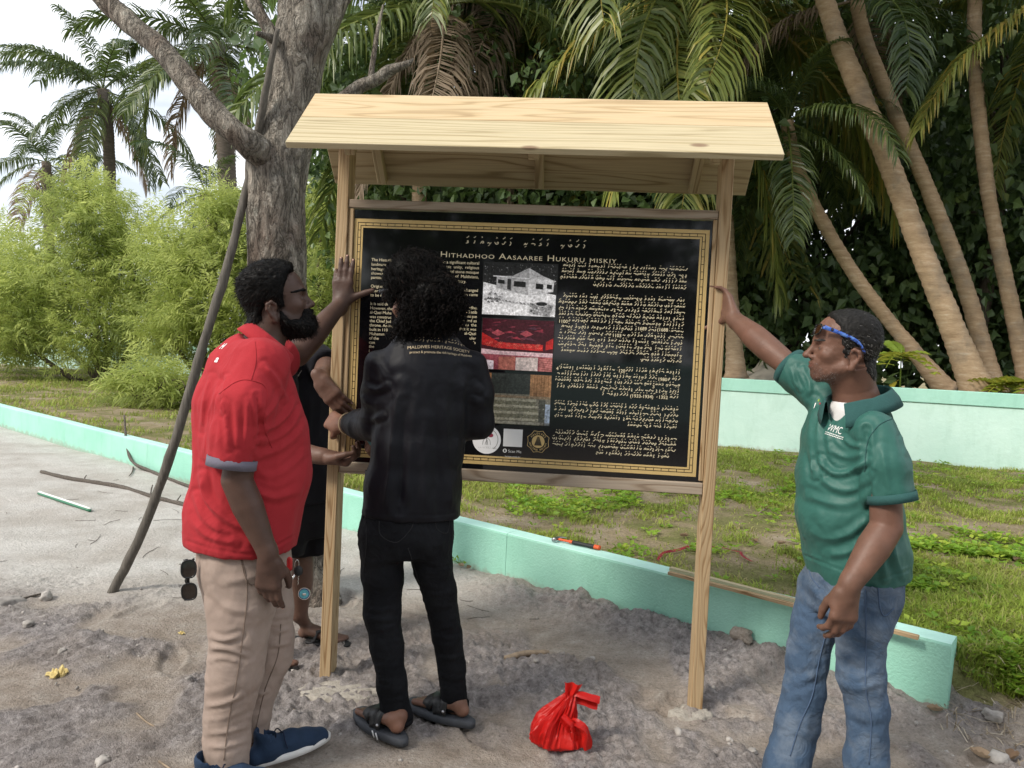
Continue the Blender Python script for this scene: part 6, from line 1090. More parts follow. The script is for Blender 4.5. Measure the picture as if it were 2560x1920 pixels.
    for pp_ in ([(965, 1345, 2.70), (957, 1533, 2.69), (970, 1640, 2.685), (994, 1810, 2.675)], [(1066, 1345, 2.72), (1099, 1482, 2.75), (1122, 1620, 2.78), (1139, 1770, 2.80)]): F.chain([at(*q) for q in pp_], np.linspace(0.06, 0.034, 4), 0.02)
    for a_, b_ in ((shL, elL), (shR, elR)): F.cone(a_, b_, 0.035, 0.04, 0.02)
    V, Q = F.mesh(1); bodyp.append((V, Q, np.zeros((len(V), 3))))
    V, Fl = join([(v, q) for v, q, _ in bodyp]); obj_np('body', V-base, Fl, SK, root, True, np.vstack([t for *_, t in bodyp]))
    for fi, (hl, d, P, bv) in enumerate(feet):
        s_ = A(-d[1], d[0], 0); V, Fl = sole(hl-d*0.002, d, 0.292, 0.053, 0.003, 0.034, 0.004); so = obj_np('sandal', V-base, Fl, SS, root)
        def strap(x0, x1, wd, top):
            arc = np.linspace(-1.35, 1.35, 15); q = []; nn = []
            for t in arc:
                xx = lerp(x0, x1, (t+1.35)/2.7); o = hl+d*xx+A(0, 0, 0.03); dr = unit(s_*math.sin(t)+A(0, 0, math.cos(t))); h = bv.ray_cast(Vector(o+dr*0.15), Vector(-dr), 0.15); q.append((np.array(h[0]) if h[0] is not None else o+dr*0.045)+dr*0.003); nn.append(dr)
            q = np.array(q); q[1:-1] = (q[:-2]+q[1:-1]*2+q[2:])/4; V, Fq = ribbon(q, nn, wd, 0.0035); return V, Fq
        for x0, x1, wd in ((0.135, 0.185, 0.042), (0.185, 0.125, 0.040), (0.105, 0.105, 0.030)):
            V, Fq = strap(x0, x1, wd, 0.07); obj_np('strap', V-base, Fq, SB, so)
        for sg in (-1, 1):
            bm = bmesh.new(); bmesh.ops.create_icosphere(bm, subdivisions=2, radius=0.006); bm_obj('stud', bm, SM, so, True, Matrix.Translation(Vector(hl+d*0.10+s_*sg*0.047+A(0, 0, 0.055)-base)))
        if fi == 0:
            for k in range(2):
                q = hl+d*(0.10+k*0.02)-s_*0.0; out = -s_ if s_[1] > 0 else s_; p0 = hl+d*(0.085+k*0.022)+out*0.0532; V, Fq = ribbon(np.array([p0+A(0, 0, 0.009), p0+d*0.014+A(0, 0, 0.03)]), np.tile(out, (2, 1)), 0.008, 0.0015); obj_np('sole_mark', V-base, Fq, SW, so)
    # shirt
    F = Field(at(900, 1300, 2.5)-A(0.24, 0.05, 0.03), at(1215, 820, 2.95)+A(0.1, 0.16, 0.08), 0.0060)
    st = [(at(1028, 1288, Yc), 0.180, 0.128, l), (at(1034, 1215, Yc), 0.173, 0.122, l), (at(1046, 1120, Yc), 0.164, 0.116, l), (at(1060, 1030, Yc), 0.166, 0.115, l), (at(1066, 955, Yc), 0.170, 0.108, l), (at(1068, 908, Yc), 0.160, 0.094, l), (at(1067, 872, 2.712), 0.132, 0.082, l), (at(1066, 843, 2.716), 0.088, 0.068, l), (at(1066, 818, 2.72), 0.066, 0.062, l)]
    F.loft(st, 0, kseg=0.03)
    F.loft([(shL+A(0.004, 0, 0.0), 0.052, 0.058, f), (lerp(shL, elL, 0.5), 0.060, 0.062, f), (elL+A(-0.006, 0.01, -0.004), 0.062, 0.062, f), (lerp(elL, wrL, 0.5), 0.054, 0.054, A(0, 0, 1)), (lerp(elL, wrL, 0.78), 0.044, 0.044, A(0, 0, 1))], 0.035, cut0=False, kseg=0.03)
    F.loft([(shR+A(-0.004, 0, 0), 0.052, 0.058, f), (lerp(shR, elR, 0.5)+A(0.004, 0, 0), 0.060, 0.062, f), (elR, 0.056, 0.058, f), (lerp(elR, wrR, 0.5), 0.05, 0.05, A(0, 0, 1)), (lerp(elR, wrR, 0.92), 0.042, 0.042, A(0, 0, 1))], 0.03, cut0=False, kseg=0.03)
    V, Q = F.mesh(2); V = wrinkle(V, Q, 0.009, 5.5, (1, 1, 0.35), 5.0); V = wrinkle(V, Q, 0.003, 15, (1, 1, 0.5), 8.0)
    V = folds(V, Q, [([(1000, 960), (985, 1060), (975, 1180), (960, 1280)], 14, 0.0138), ([(1015, 1010), (1005, 1120), (1000, 1270)], 12, -0.0102), ([(1105, 990), (1120, 1120), (1128, 1280)], 14, 0.0102), ([(1060, 1050), (1060, 1160), (1062, 1280)], 16, 0.0075), ([(1160, 940), (1150, 1040), (1140, 1150)], 12, 0.0102), ([(912, 965), (940, 975), (965, 965)], 7, 0.0114), ([(905, 1000), (935, 1012), (960, 1000)], 7, 0.0114), ([(895, 1035), (925, 1050), (955, 1040)], 7, 0.0102), ([(1185, 960), (1200, 975)], 7, 0.0075), ([(1183, 1000), (1203, 1010)], 7, 0.0087), ([(935, 900), (955, 930), (975, 985)], 8, 0.0087), ([(910, 1281), (1000, 1286), (1090, 1288), (1140, 1282)], 3, -0.0039)])
    VQ = (V, Q); so = part('shirt', VQ, MK, root, base)
    ax = unit(wrL-elL); cv = ring_strip(lerp(elL, wrL, 0.79), ax, A(0, 0, 1), 0.0425, 0.0425, 0.007, 0.0035); obj_np('sleeve_cuff', cv[0]-base, cv[1], MC, so)
    a = np.linspace(-2.6, 2.6, 36); rows = []
    for h_, g in ((-0.012, 0.004), (0.030, -0.003), (0.034, 0.0), (0.030, 0.005), (-0.010, 0.012)): rows.append(nb+A(0, 0, -0.004)+(-np.cos(a))[:, None]*f*(0.064+g)+np.sin(a)[:, None]*l*(0.066+g)+A(0, 0, 1)*(h_-0.012*(np.abs(a)/2.6)**2)[:, None])
    V = np.vstack(rows); n = len(a); i = (np.arange(4)[:, None]*n+np.arange(n-1)).ravel(); co = obj_np('collar', V-base, np.stack([i, i+1, i+n+1, i+n], -1), MK, so)
    q = nb+A(0, 0, -0.004)+(-np.cos(a))[:, None]*f*(0.064+0.0125)+np.sin(a)[:, None]*l*(0.066+0.0125)+A(0, 0, 1)*(-0.008-0.012*(np.abs(a)/2.6)**2)[:, None]; V, Fl = tube(q, 0.0028, 6); obj_np('collar_piping', V-base, Fl, MC, co)
    # lettering across the shoulders
    bv = bvh_of(*VQ); MT = simple('cream_print', (0.62, 0.50, 0.33), 0.75, 0.05); nrm = unit(A(-f[0], -f[1], 0.15)); ux = unit(np.cross(A(0, 0, 1), -f)); ux = ux if ux[0] > 0 else -ux; uz = np.cross(nrm, ux); uz = uz if uz[2] > 0 else -uz
    def put(s, x0, x1, y, size, name, sag=0.0, **kw):
        a_ = at(x0, y, 2.60); b_ = at(x1, y+3, 2.60); V2, Fs = text_mesh(s, size, width=np.linalg.norm(b_-a_), **kw); w_ = V2[:, 0].max(); V2[:, 1] += -sag*(2*V2[:, 0]/w_-1)**2; decal(bv, V2, Fs, a_, ux, uz, nrm, MT, name, so, base)
    put('MALDIVES HERITAGE SOCIETY', 1019, 1184, 868, 0.0155, 'back_lettering', 0.006, bold=0.0006); put('protect & promote the rich heritage of Maldives', 1024, 1186, 881, 0.0125, 'back_motto', 0.003)
    pr_ = Print(); rs.seed(3); u = 0.0
    for k in range(17):
        g = np.array(GL[(k*3+1) % len(GL)])*A(0.009, 0.008)+A(0.232-k*0.0134, 0); pr_.stroke(catmull(g, 6), 0.0018, (1, 1, 1)); pr_.stroke(np.array(MK_[k % len(MK_)])*A(0.009, 0.011)+A(0.232-k*0.0134, 0), 0.0017, (1, 1, 1))
    decal(bv, [(v[0], v[2]) for v in pr_.V], pr_.F, at(1026, 850, 2.6), ux, uz, nrm, MT, 'back_script', so, base)
    # jeans
    F = Field(at(890, 1815, 2.55)-A(0.03, 0.05, 0.03), at(1190, 1270, 2.95)+A(0.03, 0.03, 0.03), 0.0062)
    F.loft([(at(1024, 1275, Yc), 0.166, 0.115, l), (at(1018, 1330, Yc), 0.170, 0.120, l), (at(1014, 1385, 2.71), 0.155, 0.105, l)], 0, kseg=0.02)
    F.loft([(at(958, 1345, 2.70), 0.088, 0.100, l), (at(957, 1436, 2.695), 0.073, 0.082, l), (at(955, 1533, 2.69), 0.066, 0.068, l), (at(966, 1610, 2.685), 0.059, 0.062, l), (at(980, 1708, 2.68), 0.055, 0.056, l), (at(994, 1800, 2.675), 0.055, 0.056, l)], 0.025, cut0=False, kseg=0.02)
    F.loft([(at(1068, 1345, 2.72), 0.085, 0.100, l), (at(1080, 1410, 2.735), 0.070, 0.082, l), (at(1099, 1482, 2.75), 0.060, 0.066, l), (at(1118, 1591, 2.77), 0.053, 0.056, l), (at(1130, 1669, 2.785), 0.048, 0.052, l), (at(1138, 1762, 2.80), 0.050, 0.054, l)], 0.025, cut0=False, kseg=0.02)
    V, Q = F.mesh(2); V = wrinkle(V, Q, 0.006, 7, (1, 1, 0.9), 2.0); V = wrinkle(V, Q, 0.003, 20, (1, 1, 1.2), 7.0)
    zz = [([(x-36, y+dy), (x, y+6), (x+34, y-dy)], 5.0, 0.0036) for x, y, dy in ((955, 1520, 3), (955, 1545, -3), (958, 1568, 4), (962, 1600, -2), (975, 1660, 3), (980, 1700, -3), (988, 1745, 3), (1100, 1480, 3), (1106, 1510, -3), (1112, 1545, 3), (1118, 1590, -3), (1128, 1640, 3), (1132, 1690, -3), (1086, 1425, 4))]
    V = folds(V, Q, zz); VQ = (V, Q); jo = part('jeans', VQ, MJ, root, base); MJS = cloth_mat('black_stitch', (0.03, 0.03, 0.032), 0.9)
    for pts in ([(1020, 1370), (1040, 1430), (1066, 1520), (1090, 1640), (1104, 1750)], [(948, 1302), (952, 1338), (990, 1356), (1022, 1330), (1036, 1302)], [(1088, 1292), (1092, 1322), (1118, 1332), (1124, 1296)], [(915, 1300), (916, 1360), (908, 1440)]): seam(VQ, pts, 2.6, MJS, 'seam', jo, base, 0.0016, 0.0006)
    for (x, y, Y, r_, dr) in ((994, 1797, 2.675, 0.0555, A(0.0, 0, 1)), (1138, 1759, 2.80, 0.0515, A(0, 0, 1))): cv = ring_strip(at(x, y, Y), dr, l, r_, r_+0.001, 0.018, 0.002); obj_np('hem', cv[0]-base, cv[1], MJ, jo)
MK_ = MK
man_black()

# ------------------------------------------------------------------ 3. man in the green polo shirt
def man_green():
    base = A(1.06, 2.42, 0); root = thing('person', 'person in a green polo shirt and blue jeans holding the right post', 'person', base); Yc = 2.45
    f = unit(A(-0.90, -0.43, 0)); l = A(-f[1], f[0], 0); SK = skin_mat('brown_skin', (0.155, 0.083, 0.058))
    MG = cloth_mat('green_polyester', (0.032, 0.122, 0.100), 0.5, 900, 0.08, None, 0.03, 0.10, 0.12, 4.0, 0.3); MGD = cloth_mat('dark_green_rib', (0.035, 0.10, 0.095), 0.85, 600); MU = cloth_mat('white_undershirt', (0.72, 0.71, 0.70), 0.9, 800)
    MD = cloth_mat('blue_denim', (0.062, 0.100, 0.162), 0.9, 1100, 0.2, (0.215, 0.25, 0.295), 0.03, 0.35, 0.25, 9.0); MDS = cloth_mat('denim_seam', (0.075, 0.115, 0.19), 0.9, 600)
    pit = math.radians(3); az = math.radians(-14); fh = A(-math.cos(az)*math.cos(pit), -math.sin(az)*math.cos(pit), math.sin(pit)); lh = unit(np.cross(A(0, 0, 1), fh)); hd = Head((0, 0, 0), fh, (0, 0, 1), 1.0); hd.c = at(2038, 851, 2.43)-(hd.f*0.098+hd.u*0.030)*hd.s; nb = at(2142, 1012, 2.44)
    F = hd.build(0.0034, nb, (0.066, 0.064), 1.02, 1.05, ear=(-0.004, -0.024)); V, Q = F.mesh(1); lc = hd.loc(V); tone = np.zeros((len(V), 3)); V = V+normals(V, Q)*(0.0012*fbm(V*70, 2)*(lc[:, 0] > 0.02))[:, None]
    tone[:, 0] = np.clip(0.32*sstep(0.015, -0.02, sdpoly(lc[:, 0], lc[:, 2], [(0.02, -0.05), (0.06, -0.065), (0.085, -0.034), (0.14, -0.034), (0.14, -0.14), (0.02, -0.12)]))+0.5*sstep(0.018, 0.004, np.hypot((np.abs(lc[:, 1])-0.0325), (lc[:, 2]-0.006)))*(lc[:, 0] > 0.06)*0.5, 0, 1); tone[:, 1] = 0.5*sstep(0.011, 0.004, np.abs(lc[:, 2]+0.051))*(lc[:, 0] > 0.092)*(np.abs(lc[:, 1]) < 0.024)
    bodyp = [(V, Q, tone)]; eyes(hd, root, base)
    H1 = [(0.058, 0.098), (0.078, 0.125), (0.06, 0.18), (-0.18, 0.2), (-0.2, -0.04), (-0.14, -0.055), (-0.085, -0.085), (-0.058, -0.060), (-0.046, -0.015), (-0.036, 0.012), (-0.014, 0.020), (0.000, 0.010), (0.006, -0.022), (0.016, -0.020), (0.032, 0.040), (0.044, 0.078)]
    G = hd.shell(0.0, H1, fn=lambda x, y, z: 0.0035+0.006*sstep(0.05, 0.12, z)); hv, hq = G.mesh(1); hv = wrinkle(hv, hq, 0.003, 80, (1, 1, 1), 3.0); ho = part('hair', (hv, hq), M_GREY, root, base, np.full((len(hv), 3), 0.3))
    P, N = near_surface(hv, hq, 6000, 11); ll = hd.loc(P); cb = -hd.f*0.8-hd.u*0.7*sstep(0.10, 0.0, ll[:, 2])[:, None]+hd.u*0.15; cb = cb-N*(cb*N).sum(1)[:, None]; gr = 0.50+0.32*sstep(0.08, 0.0, ll[:, 2]); V2, F2, t2 = strands(P, N, unit_rows(cb), 0.013, 0.0008, np.repeat(1, len(P))*gr, 12); obj_np('hair_strands', V2-base, F2, M_GREY, ho, False, np.stack([t2]*3, -1))
    P, N = near_surface(bodyp[0][0], bodyp[0][1], 900, 13, (tone[:, 0] > 0.2) & (lc[:, 2] < -0.04)); V2, F2, t2 = strands(P, N, N*0.6-hd.u*0.6, 0.0035, 0.0007, 0.92, 14); obj_np('stubble', V2-base, F2, M_GREY, root, False, np.stack([t2]*3, -1))
    G = hd.shell(0.0, [(0.052, 0.0255), (0.075, 0.0275), (0.13, 0.0245), (0.13, 0.0315), (0.080, 0.0355), (0.052, 0.030)], fn=lambda x, y, z: np.where(np.abs(y) < 0.012, -0.01, 0.0018+0.001), taper=0.003); (lambda q: part('eyebrows', q, M_GREY, root, base, np.full((len(q[0]), 3), 0.8)))(G.mesh(1))
    # arms
    sh = at(2208, 1078, 2.28); el = at(2216, 1318, 2.25); wr = at(2124, 1462, 2.20)
    F = Field(np.minimum(np.minimum(sh, el), wr)-0.23, np.maximum(np.maximum(sh, el), wr)+0.12, 0.0042); F.chain([lerp(sh, el, 0.12)+A(-0.02, 0.03, 0), lerp(sh, el, 0.55), el, lerp(el, wr, 0.35), lerp(el, wr, 0.75), wr], [0.030, 0.046, 0.047, 0.049, 0.039, 0.031]); hx = unit(A(-0.10, 0.02, -1)); e1, x_, y_, z_ = hand(F, wr+hx*0.008, hx, (0.12, -0.97, 0.1), -1, [(0.45, 0.55, 0.35), (0.32, 0.45, 0.3), (0.30, 0.45, 0.3), (0.34, 0.5, 0.3)], 0.05, ((0.8, 0.35, -0.55), (0.9, 0.05, -0.45), (0.95, -0.05, -0.3)), 1.04, palm_w=1.05); V, Q = F.mesh(1); bodyp.append((V, Q, np.zeros((len(V), 3))))
    sh2 = at(2045, 975, 2.60); el2 = at(1916, 868, 2.76); wr2 = at(1834, 796, 2.915)
    F = Field(np.minimum(sh2, wr2)-A(0.2, 0.12, 0.15), np.maximum(sh2, wr2)+A(0.12, 0.16, 0.16), 0.0042); F.chain([sh2, el2, lerp(el2, wr2, 0.35), lerp(el2, wr2, 0.75), wr2], [0.035, 0.048, 0.048, 0.037, 0.030]); hx = unit(A(-0.22, 0.62, 0.85)); pz = bw(1.58, 0.03, 0)
    e2, x2, y2, z2 = hand(F, wr2, hx, (0.93, 0.28, 0.10), -1, [(0.15, 0.55, 0.5), (0.15, 0.6, 0.5), (0.2, 0.6, 0.5), (0.25, 0.6, 0.5)], 0.06, ((0.25, 0.9, -0.30), (0.05, 0.75, -0.75), (0.0, 0.55, -0.85)), 1.0); V, Q = F.mesh(1); bodyp.append((V, Q, np.zeros((len(V), 3))))
    F = Field(base+A(-0.45, -0.3, 0.0), base+A(0.35, 0.4, 1.45), 0.016); F.loft([(at(2140, 1440, Yc), 0.15, 0.13, l), (at(2120, 1250, Yc), 0.15, 0.13, l), (at(2125, 1080, Yc), 0.15, 0.09, l), (nb, 0.06, 0.06, l)], cut0=False, cut1=False)
    for pp_ in ([(2065, 1465, 2.52), (2018, 1650, 2.50), (1994, 1805, 2.47), (1945, 1985, 2.42)], [(2165, 1465, 2.38), (2150, 1640, 2.35), (2168, 1770, 2.335), (2164, 2000, 2.31)]): F.chain([at(*q) for q in pp_], np.linspace(0.065, 0.035, 4), 0.02)
    V, Q = F.mesh(1); bodyp.append((V, Q, np.zeros((len(V), 3))))
    V, Fl = join([(v, q) for v, q, _ in bodyp]); obj_np('body', V-base, Fl, SK, root, True, np.vstack([t for *_, t in bodyp])); nails(e2[4:], [z2*0.5+x2*0.6], M_NAIL, root, base); nails(e1[:4], [z_]*4, M_NAIL, root, base)
    # shirt
    F = Field(at(1960, 1480, 2.25)-A(0.1, 0.16, 0.03), at(2320, 900, 2.75)+A(0.08, 0.12, 0.06), 0.0060)
    st = [(at(2148, 1440, Yc), 0.169, 0.146, l), (at(2138, 1380, Yc), 0.167, 0.146, l), (at(2120, 1285, Yc), 0.164, 0.144, l), (at(2116, 1190, Yc), 0.162, 0.135, l), (at(2122, 1110, Yc), 0.162, 0.122, l), (at(2132, 1062, Yc), 0.151, 0.092, l), (at(2140, 1028, Yc), 0.095, 0.072, l), (at(2144, 1008, 2.445), 0.061, 0.059, l)]
    F.loft(st, 0, kseg=0.03)
    F.loft([(sh+A(-0.018, 0.032, -0.005), 0.066, 0.070, f), (lerp(sh, el, 0.35), 0.068, 0.070, f), (at(2228, 1246, 2.255), 0.066, 0.070, f)], 0.04, cut0=False, kseg=0.02)
    d2 = unit(el2-sh2); F.loft([(sh2-d2*0.02, 0.068, 0.072, A(0, 0, 1)), (lerp(sh2, el2, 0.35), 0.068, 0.068, A(0, 0, 1)), (lerp(sh2, el2, 0.52), 0.068, 0.066, A(0, 0, 1))], 0.045, cut0=False, kseg=0.02)
    F.loft([(nb+A(0, 0, 0.02), 0.068, 0.070, l), (nb+A(0, 0, 0.2), 0.075, 0.075, l)], 0.012, 'sub'); F.cone(nb+f*0.075+A(0, 0, -0.01), nb+f*0.115+A(0, 0, -0.055), 0.03, 0.012, 0.01, 'sub')
    V, Q = F.mesh(2); V = wrinkle(V, Q, 0.010, 5.5, (1, 1, 0.7), 6.0); V = wrinkle(V, Q, 0.0035, 14, (1, 1, 0.8), 9.0)
    V = folds(V, Q, [([(2166, 1128), (2130, 1142), (2098, 1138), (2075, 1120)], 7, 0.0116), ([(2168, 1150), (2125, 1180), (2080, 1182), (2050, 1150)], 7, 0.0130), ([(2172, 1190), (2140, 1222), (2095, 1222), (2060, 1200), (2040, 1165)], 8, 0.0116), ([(2172, 1235), (2120, 1262), (2065, 1255), (2020, 1238)], 9, 0.0101), ([(2176, 1290), (2120, 1335), (2060, 1345), (2015, 1318)], 10, 0.0101), ([(2170, 1345), (2120, 1380), (2070, 1385)], 9, 0.0072), ([(2056, 1030), (2044, 1080), (2046, 1140), (2056, 1180)], 7, 0.0116), ([(2036, 1000), (2026, 1060), (2028, 1120), (2036, 1190)], 7, 0.0116), ([(2072, 1070), (2070, 1110), (2084, 1150)], 6, 0.0087), ([(2110, 1095), (2130, 1112), (2160, 1118)], 6, 0.0101), ([(2166, 1075), (2166, 1130), (2170, 1200), (2176, 1270)], 8, -0.0174),
        ([(1992, 918), (2006, 945), (2018, 985)], 5, 0.0087), ([(2006, 920), (2020, 950), (2028, 990)], 5, 0.0087), ([(1980, 925), (1988, 955), (2000, 975)], 5, 0.0072), ([(2262, 1095), (2272, 1130), (2290, 1118)], 7, 0.0087), ([(2205, 1120), (2215, 1180), (2225, 1230)], 8, 0.0058), ([(2232, 1350), (2240, 1400), (2262, 1440)], 9, 0.0116), ([(2205, 1380), (2210, 1420), (2215, 1450)], 8, 0.0087), ([(2010, 1388), (2090, 1420), (2180, 1450), (2275, 1425)], 3, -0.0043)])
    VQ = (V, Q); so = part('shirt', VQ, MG, root, base)
    seam(VQ, [(2200, 1000), (2225, 1030), (2232, 1046)], 2.3, MGD, 'seam', so, base, 0.0014, 0.0004); seam(VQ, [(2232, 1046), (2195, 1065), (2168, 1110), (2162, 1180)], 2.3, MGD, 'seam', so, base, 0.0016, 0.0004)
    cv = ring_strip(at(2228, 1243, 2.255), unit(at(2228, 1246, 2.255)-lerp(sh, el, 0.35)), f, 0.0685, 0.0725, 0.028, 0.0025); obj_np('sleeve_cuff', cv[0]-base, cv[1], MGD, so); cv = ring_strip(lerp(sh2, el2, 0.505), d2, A(0, 0, 1), 0.0700, 0.0680, 0.024, 0.0025); obj_np('sleeve_cuff', cv[0]-base, cv[1], MGD, so)
    collar(nb, at(2206, 985, 2.47), at(2086, 1024, 2.36), l, 0.080, MGD, so, base, 0.030, 0.050, 0.032, 0.42)
    F = Field(nb-0.16, nb+0.12, 0.006); F.loft([(nb+A(0, 0, -0.09)+f*0.01, 0.12, 0.082, l), (nb+A(0, 0, -0.03)+f*0.008, 0.085, 0.078, l), (nb+A(0, 0, -0.004)+f*0.002, 0.066, 0.069, l)], 0, kseg=0.02); part('undershirt', F.mesh(1), MU, root, base)
    bv = bvh_of(*VQ); MT = simple('white_logo', (0.78, 0.80, 0.78), 0.6, 0.03); MT2 = simple('red_thread', (0.35, 0.02, 0.04), 0.7); MT3 = simple('lime_thread', (0.25, 0.4, 0.05), 0.7)
    def hit(x, y):
        h = bv.ray_cast(Vector(CP), Vector(unit(ray(x, y))), 9); return (np.array(h[0]), unit(np.array(h[1]))) if h[0] is not None else (at(x, y, 2.4), A(-0.5, -0.8, 0))
    p, n_ = hit(2092, 1075); n_ = unit(n_+A(-0.3, -0.5, 0)); ux = unit(np.cross(A(0, 0, 1), n_)); uz = np.cross(n_, ux); tl = math.radians(-12); ux, uz = ux*math.cos(tl)+uz*math.sin(tl), uz*math.cos(tl)-ux*math.sin(tl)
    V2, Fs = text_mesh('WMC', 0.034, 0.0011, align='CENTER', width=0.052); V2 = V2-A(V2[:, 0].mean(), 0.010, 0); decal(bv, V2, Fs, p, ux, uz, n_, MT, 'chest_logo', so, base)
    for k in range(2): V2 = np.array([(-0.036, -0.016-0.007*k), (0.036, -0.016-0.007*k), (0.036, -0.0128-0.007*k), (-0.036, -0.0128-0.007*k)]); V3 = []; Fs = []; [(V3.extend([(lerp(-0.034, 0.034, q/12), -0.018-0.006*k), (lerp(-0.034, 0.034, (q+0.75)/12), -0.018-0.006*k), (lerp(-0.034, 0.034, (q+0.75)/12), -0.0155-0.006*k), (lerp(-0.034, 0.034, q/12), -0.0155-0.006*k)]), Fs.append(tuple(range(q*4, q*4+4)))) for q in range(12)]; decal(bv, V3, Fs, p, ux, uz, n_, MT, 'chest_lettering', so, base)
    p, n_ = hit(2046, 1008); ux = unit(np.cross(A(0, 0, 1), n_)); uz = np.cross(n_, ux)
    for q, mt in (([(-0.012, -0.02), (-0.009, -0.02), (-0.007, 0.0), (-0.011, 0.0)], MT), ([(-0.004, 0.006), (0.002, 0.006), (0.001, 0.016), (-0.003, 0.014)], MT3), ([(0.003, -0.004), (0.010, -0.006), (0.010, 0.0), (0.004, 0.002)], MT2)): decal(bv, q, [(0, 1, 2, 3)], p, ux, uz, n_, mt, 'chest_emblem', so, base)
    for k, (x, y) in enumerate(((2068, 1030), (2060, 1062))):
        p, n_ = hit(x, y); bm = bmesh.new(); bmesh.ops.create_cone(bm, cap_ends=True, segments=14, radius1=0.0055, radius2=0.005, depth=0.003); bm_obj('button', bm, MGD, so, False, Matrix.Translation(Vector(p+n_*0.0015-base)) @ Vector(n_).to_track_quat('Z', 'Y').to_matrix().to_4x4())
    # jeans
    F = Field(at(1880, 1960, 2.3)-A(0.1, 0.12, 0.02), at(2310, 1400, 2.7)+A(0.05, 0.1, 0.03), 0.0075); F.lo[2] = min(F.lo[2], 0.0); F = Field((F.lo[0], F.lo[1], 0.04), F.lo+F.h*F.n, 0.0064)
    F.loft([(at(2140, 1405, Yc), 0.155, 0.128, l), (at(2132, 1470, Yc), 0.158, 0.131, l), (at(2125, 1530, Yc), 0.142, 0.117, l)], 0, kseg=0.02)
    F.loft([(at(2062, 1470, 2.53), 0.086, 0.088, l), (at(2040, 1560, 2.52), 0.076, 0.076, l), (at(2018, 1650, 2.50), 0.069, 0.068, l), (at(2010, 1720, 2.49), 0.067, 0.067, l), (at(1994, 1805, 2.47), 0.067, 0.067, l), (at(1966, 1918, 2.44), 0.070, 0.070, l), (at(1945, 1985, 2.42), 0.070, 0.070, l)], 0.03, cut0=False, kseg=0.02)
    F.loft([(at(2170, 1470, 2.37), 0.088, 0.094, l), (at(2154, 1560, 2.355), 0.079, 0.081, l), (at(2150, 1640, 2.35), 0.068, 0.068, l), (at(2152, 1690, 2.34), 0.068, 0.070, l), (at(2168, 1770, 2.335), 0.059, 0.059, l), (at(2166, 1905, 2.32), 0.063, 0.063, l), (at(2164, 2010, 2.31), 0.067, 0.067, l)], 0.03, cut0=False, kseg=0.02)
    V, Q = F.mesh(2); V = wrinkle(V, Q, 0.008, 6, (1, 1, 0.8), 12.0); V = wrinkle(V, Q, 0.004, 17, (1, 1, 1), 17.0)
    V = folds(V, Q, [([(1955, 1688), (2000, 1700), (2045, 1690)], 9, 0.0076), ([(1960, 1730), (2005, 1722), (2040, 1700)], 8, -0.0058), ([(1985, 1600), (2020, 1625), (2050, 1620)], 9, 0.0050), ([(2095, 1668), (2140, 1690), (2195, 1680)], 9, 0.0076), ([(2100, 1712), (2150, 1722), (2200, 1705)], 8, 0.0058), ([(2075, 1545), (2120, 1580), (2180, 1600)], 10, 0.0050), ([(1940, 1800), (1985, 1830), (2020, 1840)], 9, 0.0050), ([(2120, 1780), (2165, 1800), (2210, 1790)], 8, 0.0050), ([(2010, 1450), (2050, 1490), (2080, 1500)], 9, 0.0050), ([(1990, 1520), (2030, 1540), (2060, 1530)], 8, 0.0042)])
    VQ = (V, Q); jo = part('jeans', VQ, MD, root, base)
    for pts in ([(2066, 1580), (2048, 1650), (2030, 1740), (2000, 1810), (1975, 1890)], [(2163, 1475), (2165, 1600), (2164, 1720), (2178, 1800), (2172, 1910)], [(2195, 1470), (2200, 1520), (2212, 1540), (2235, 1520)], [(2022, 1420), (2030, 1445), (2050, 1470)]): seam(VQ, pts, 2.3, MDS, 'seam', jo, base, 0.0022, 0.0008)
    fr_ = atz(1985, 2040); SH = simple('dark_shoe', (0.03, 0.028, 0.027), 0.6, 0.2); SS = simple('grey_sole', (0.25, 0.24, 0.23), 0.7); shoe(root, base, A(fr_[0], fr_[1], 0.003), unit(f+A(0.3, -0.6, 0)), 0.28, SH, SS, SH); shoe(root, base, A(1.15, 2.34, 0.003), f, 0.28, SH, SS, SH)
    return hd
HG = man_green()

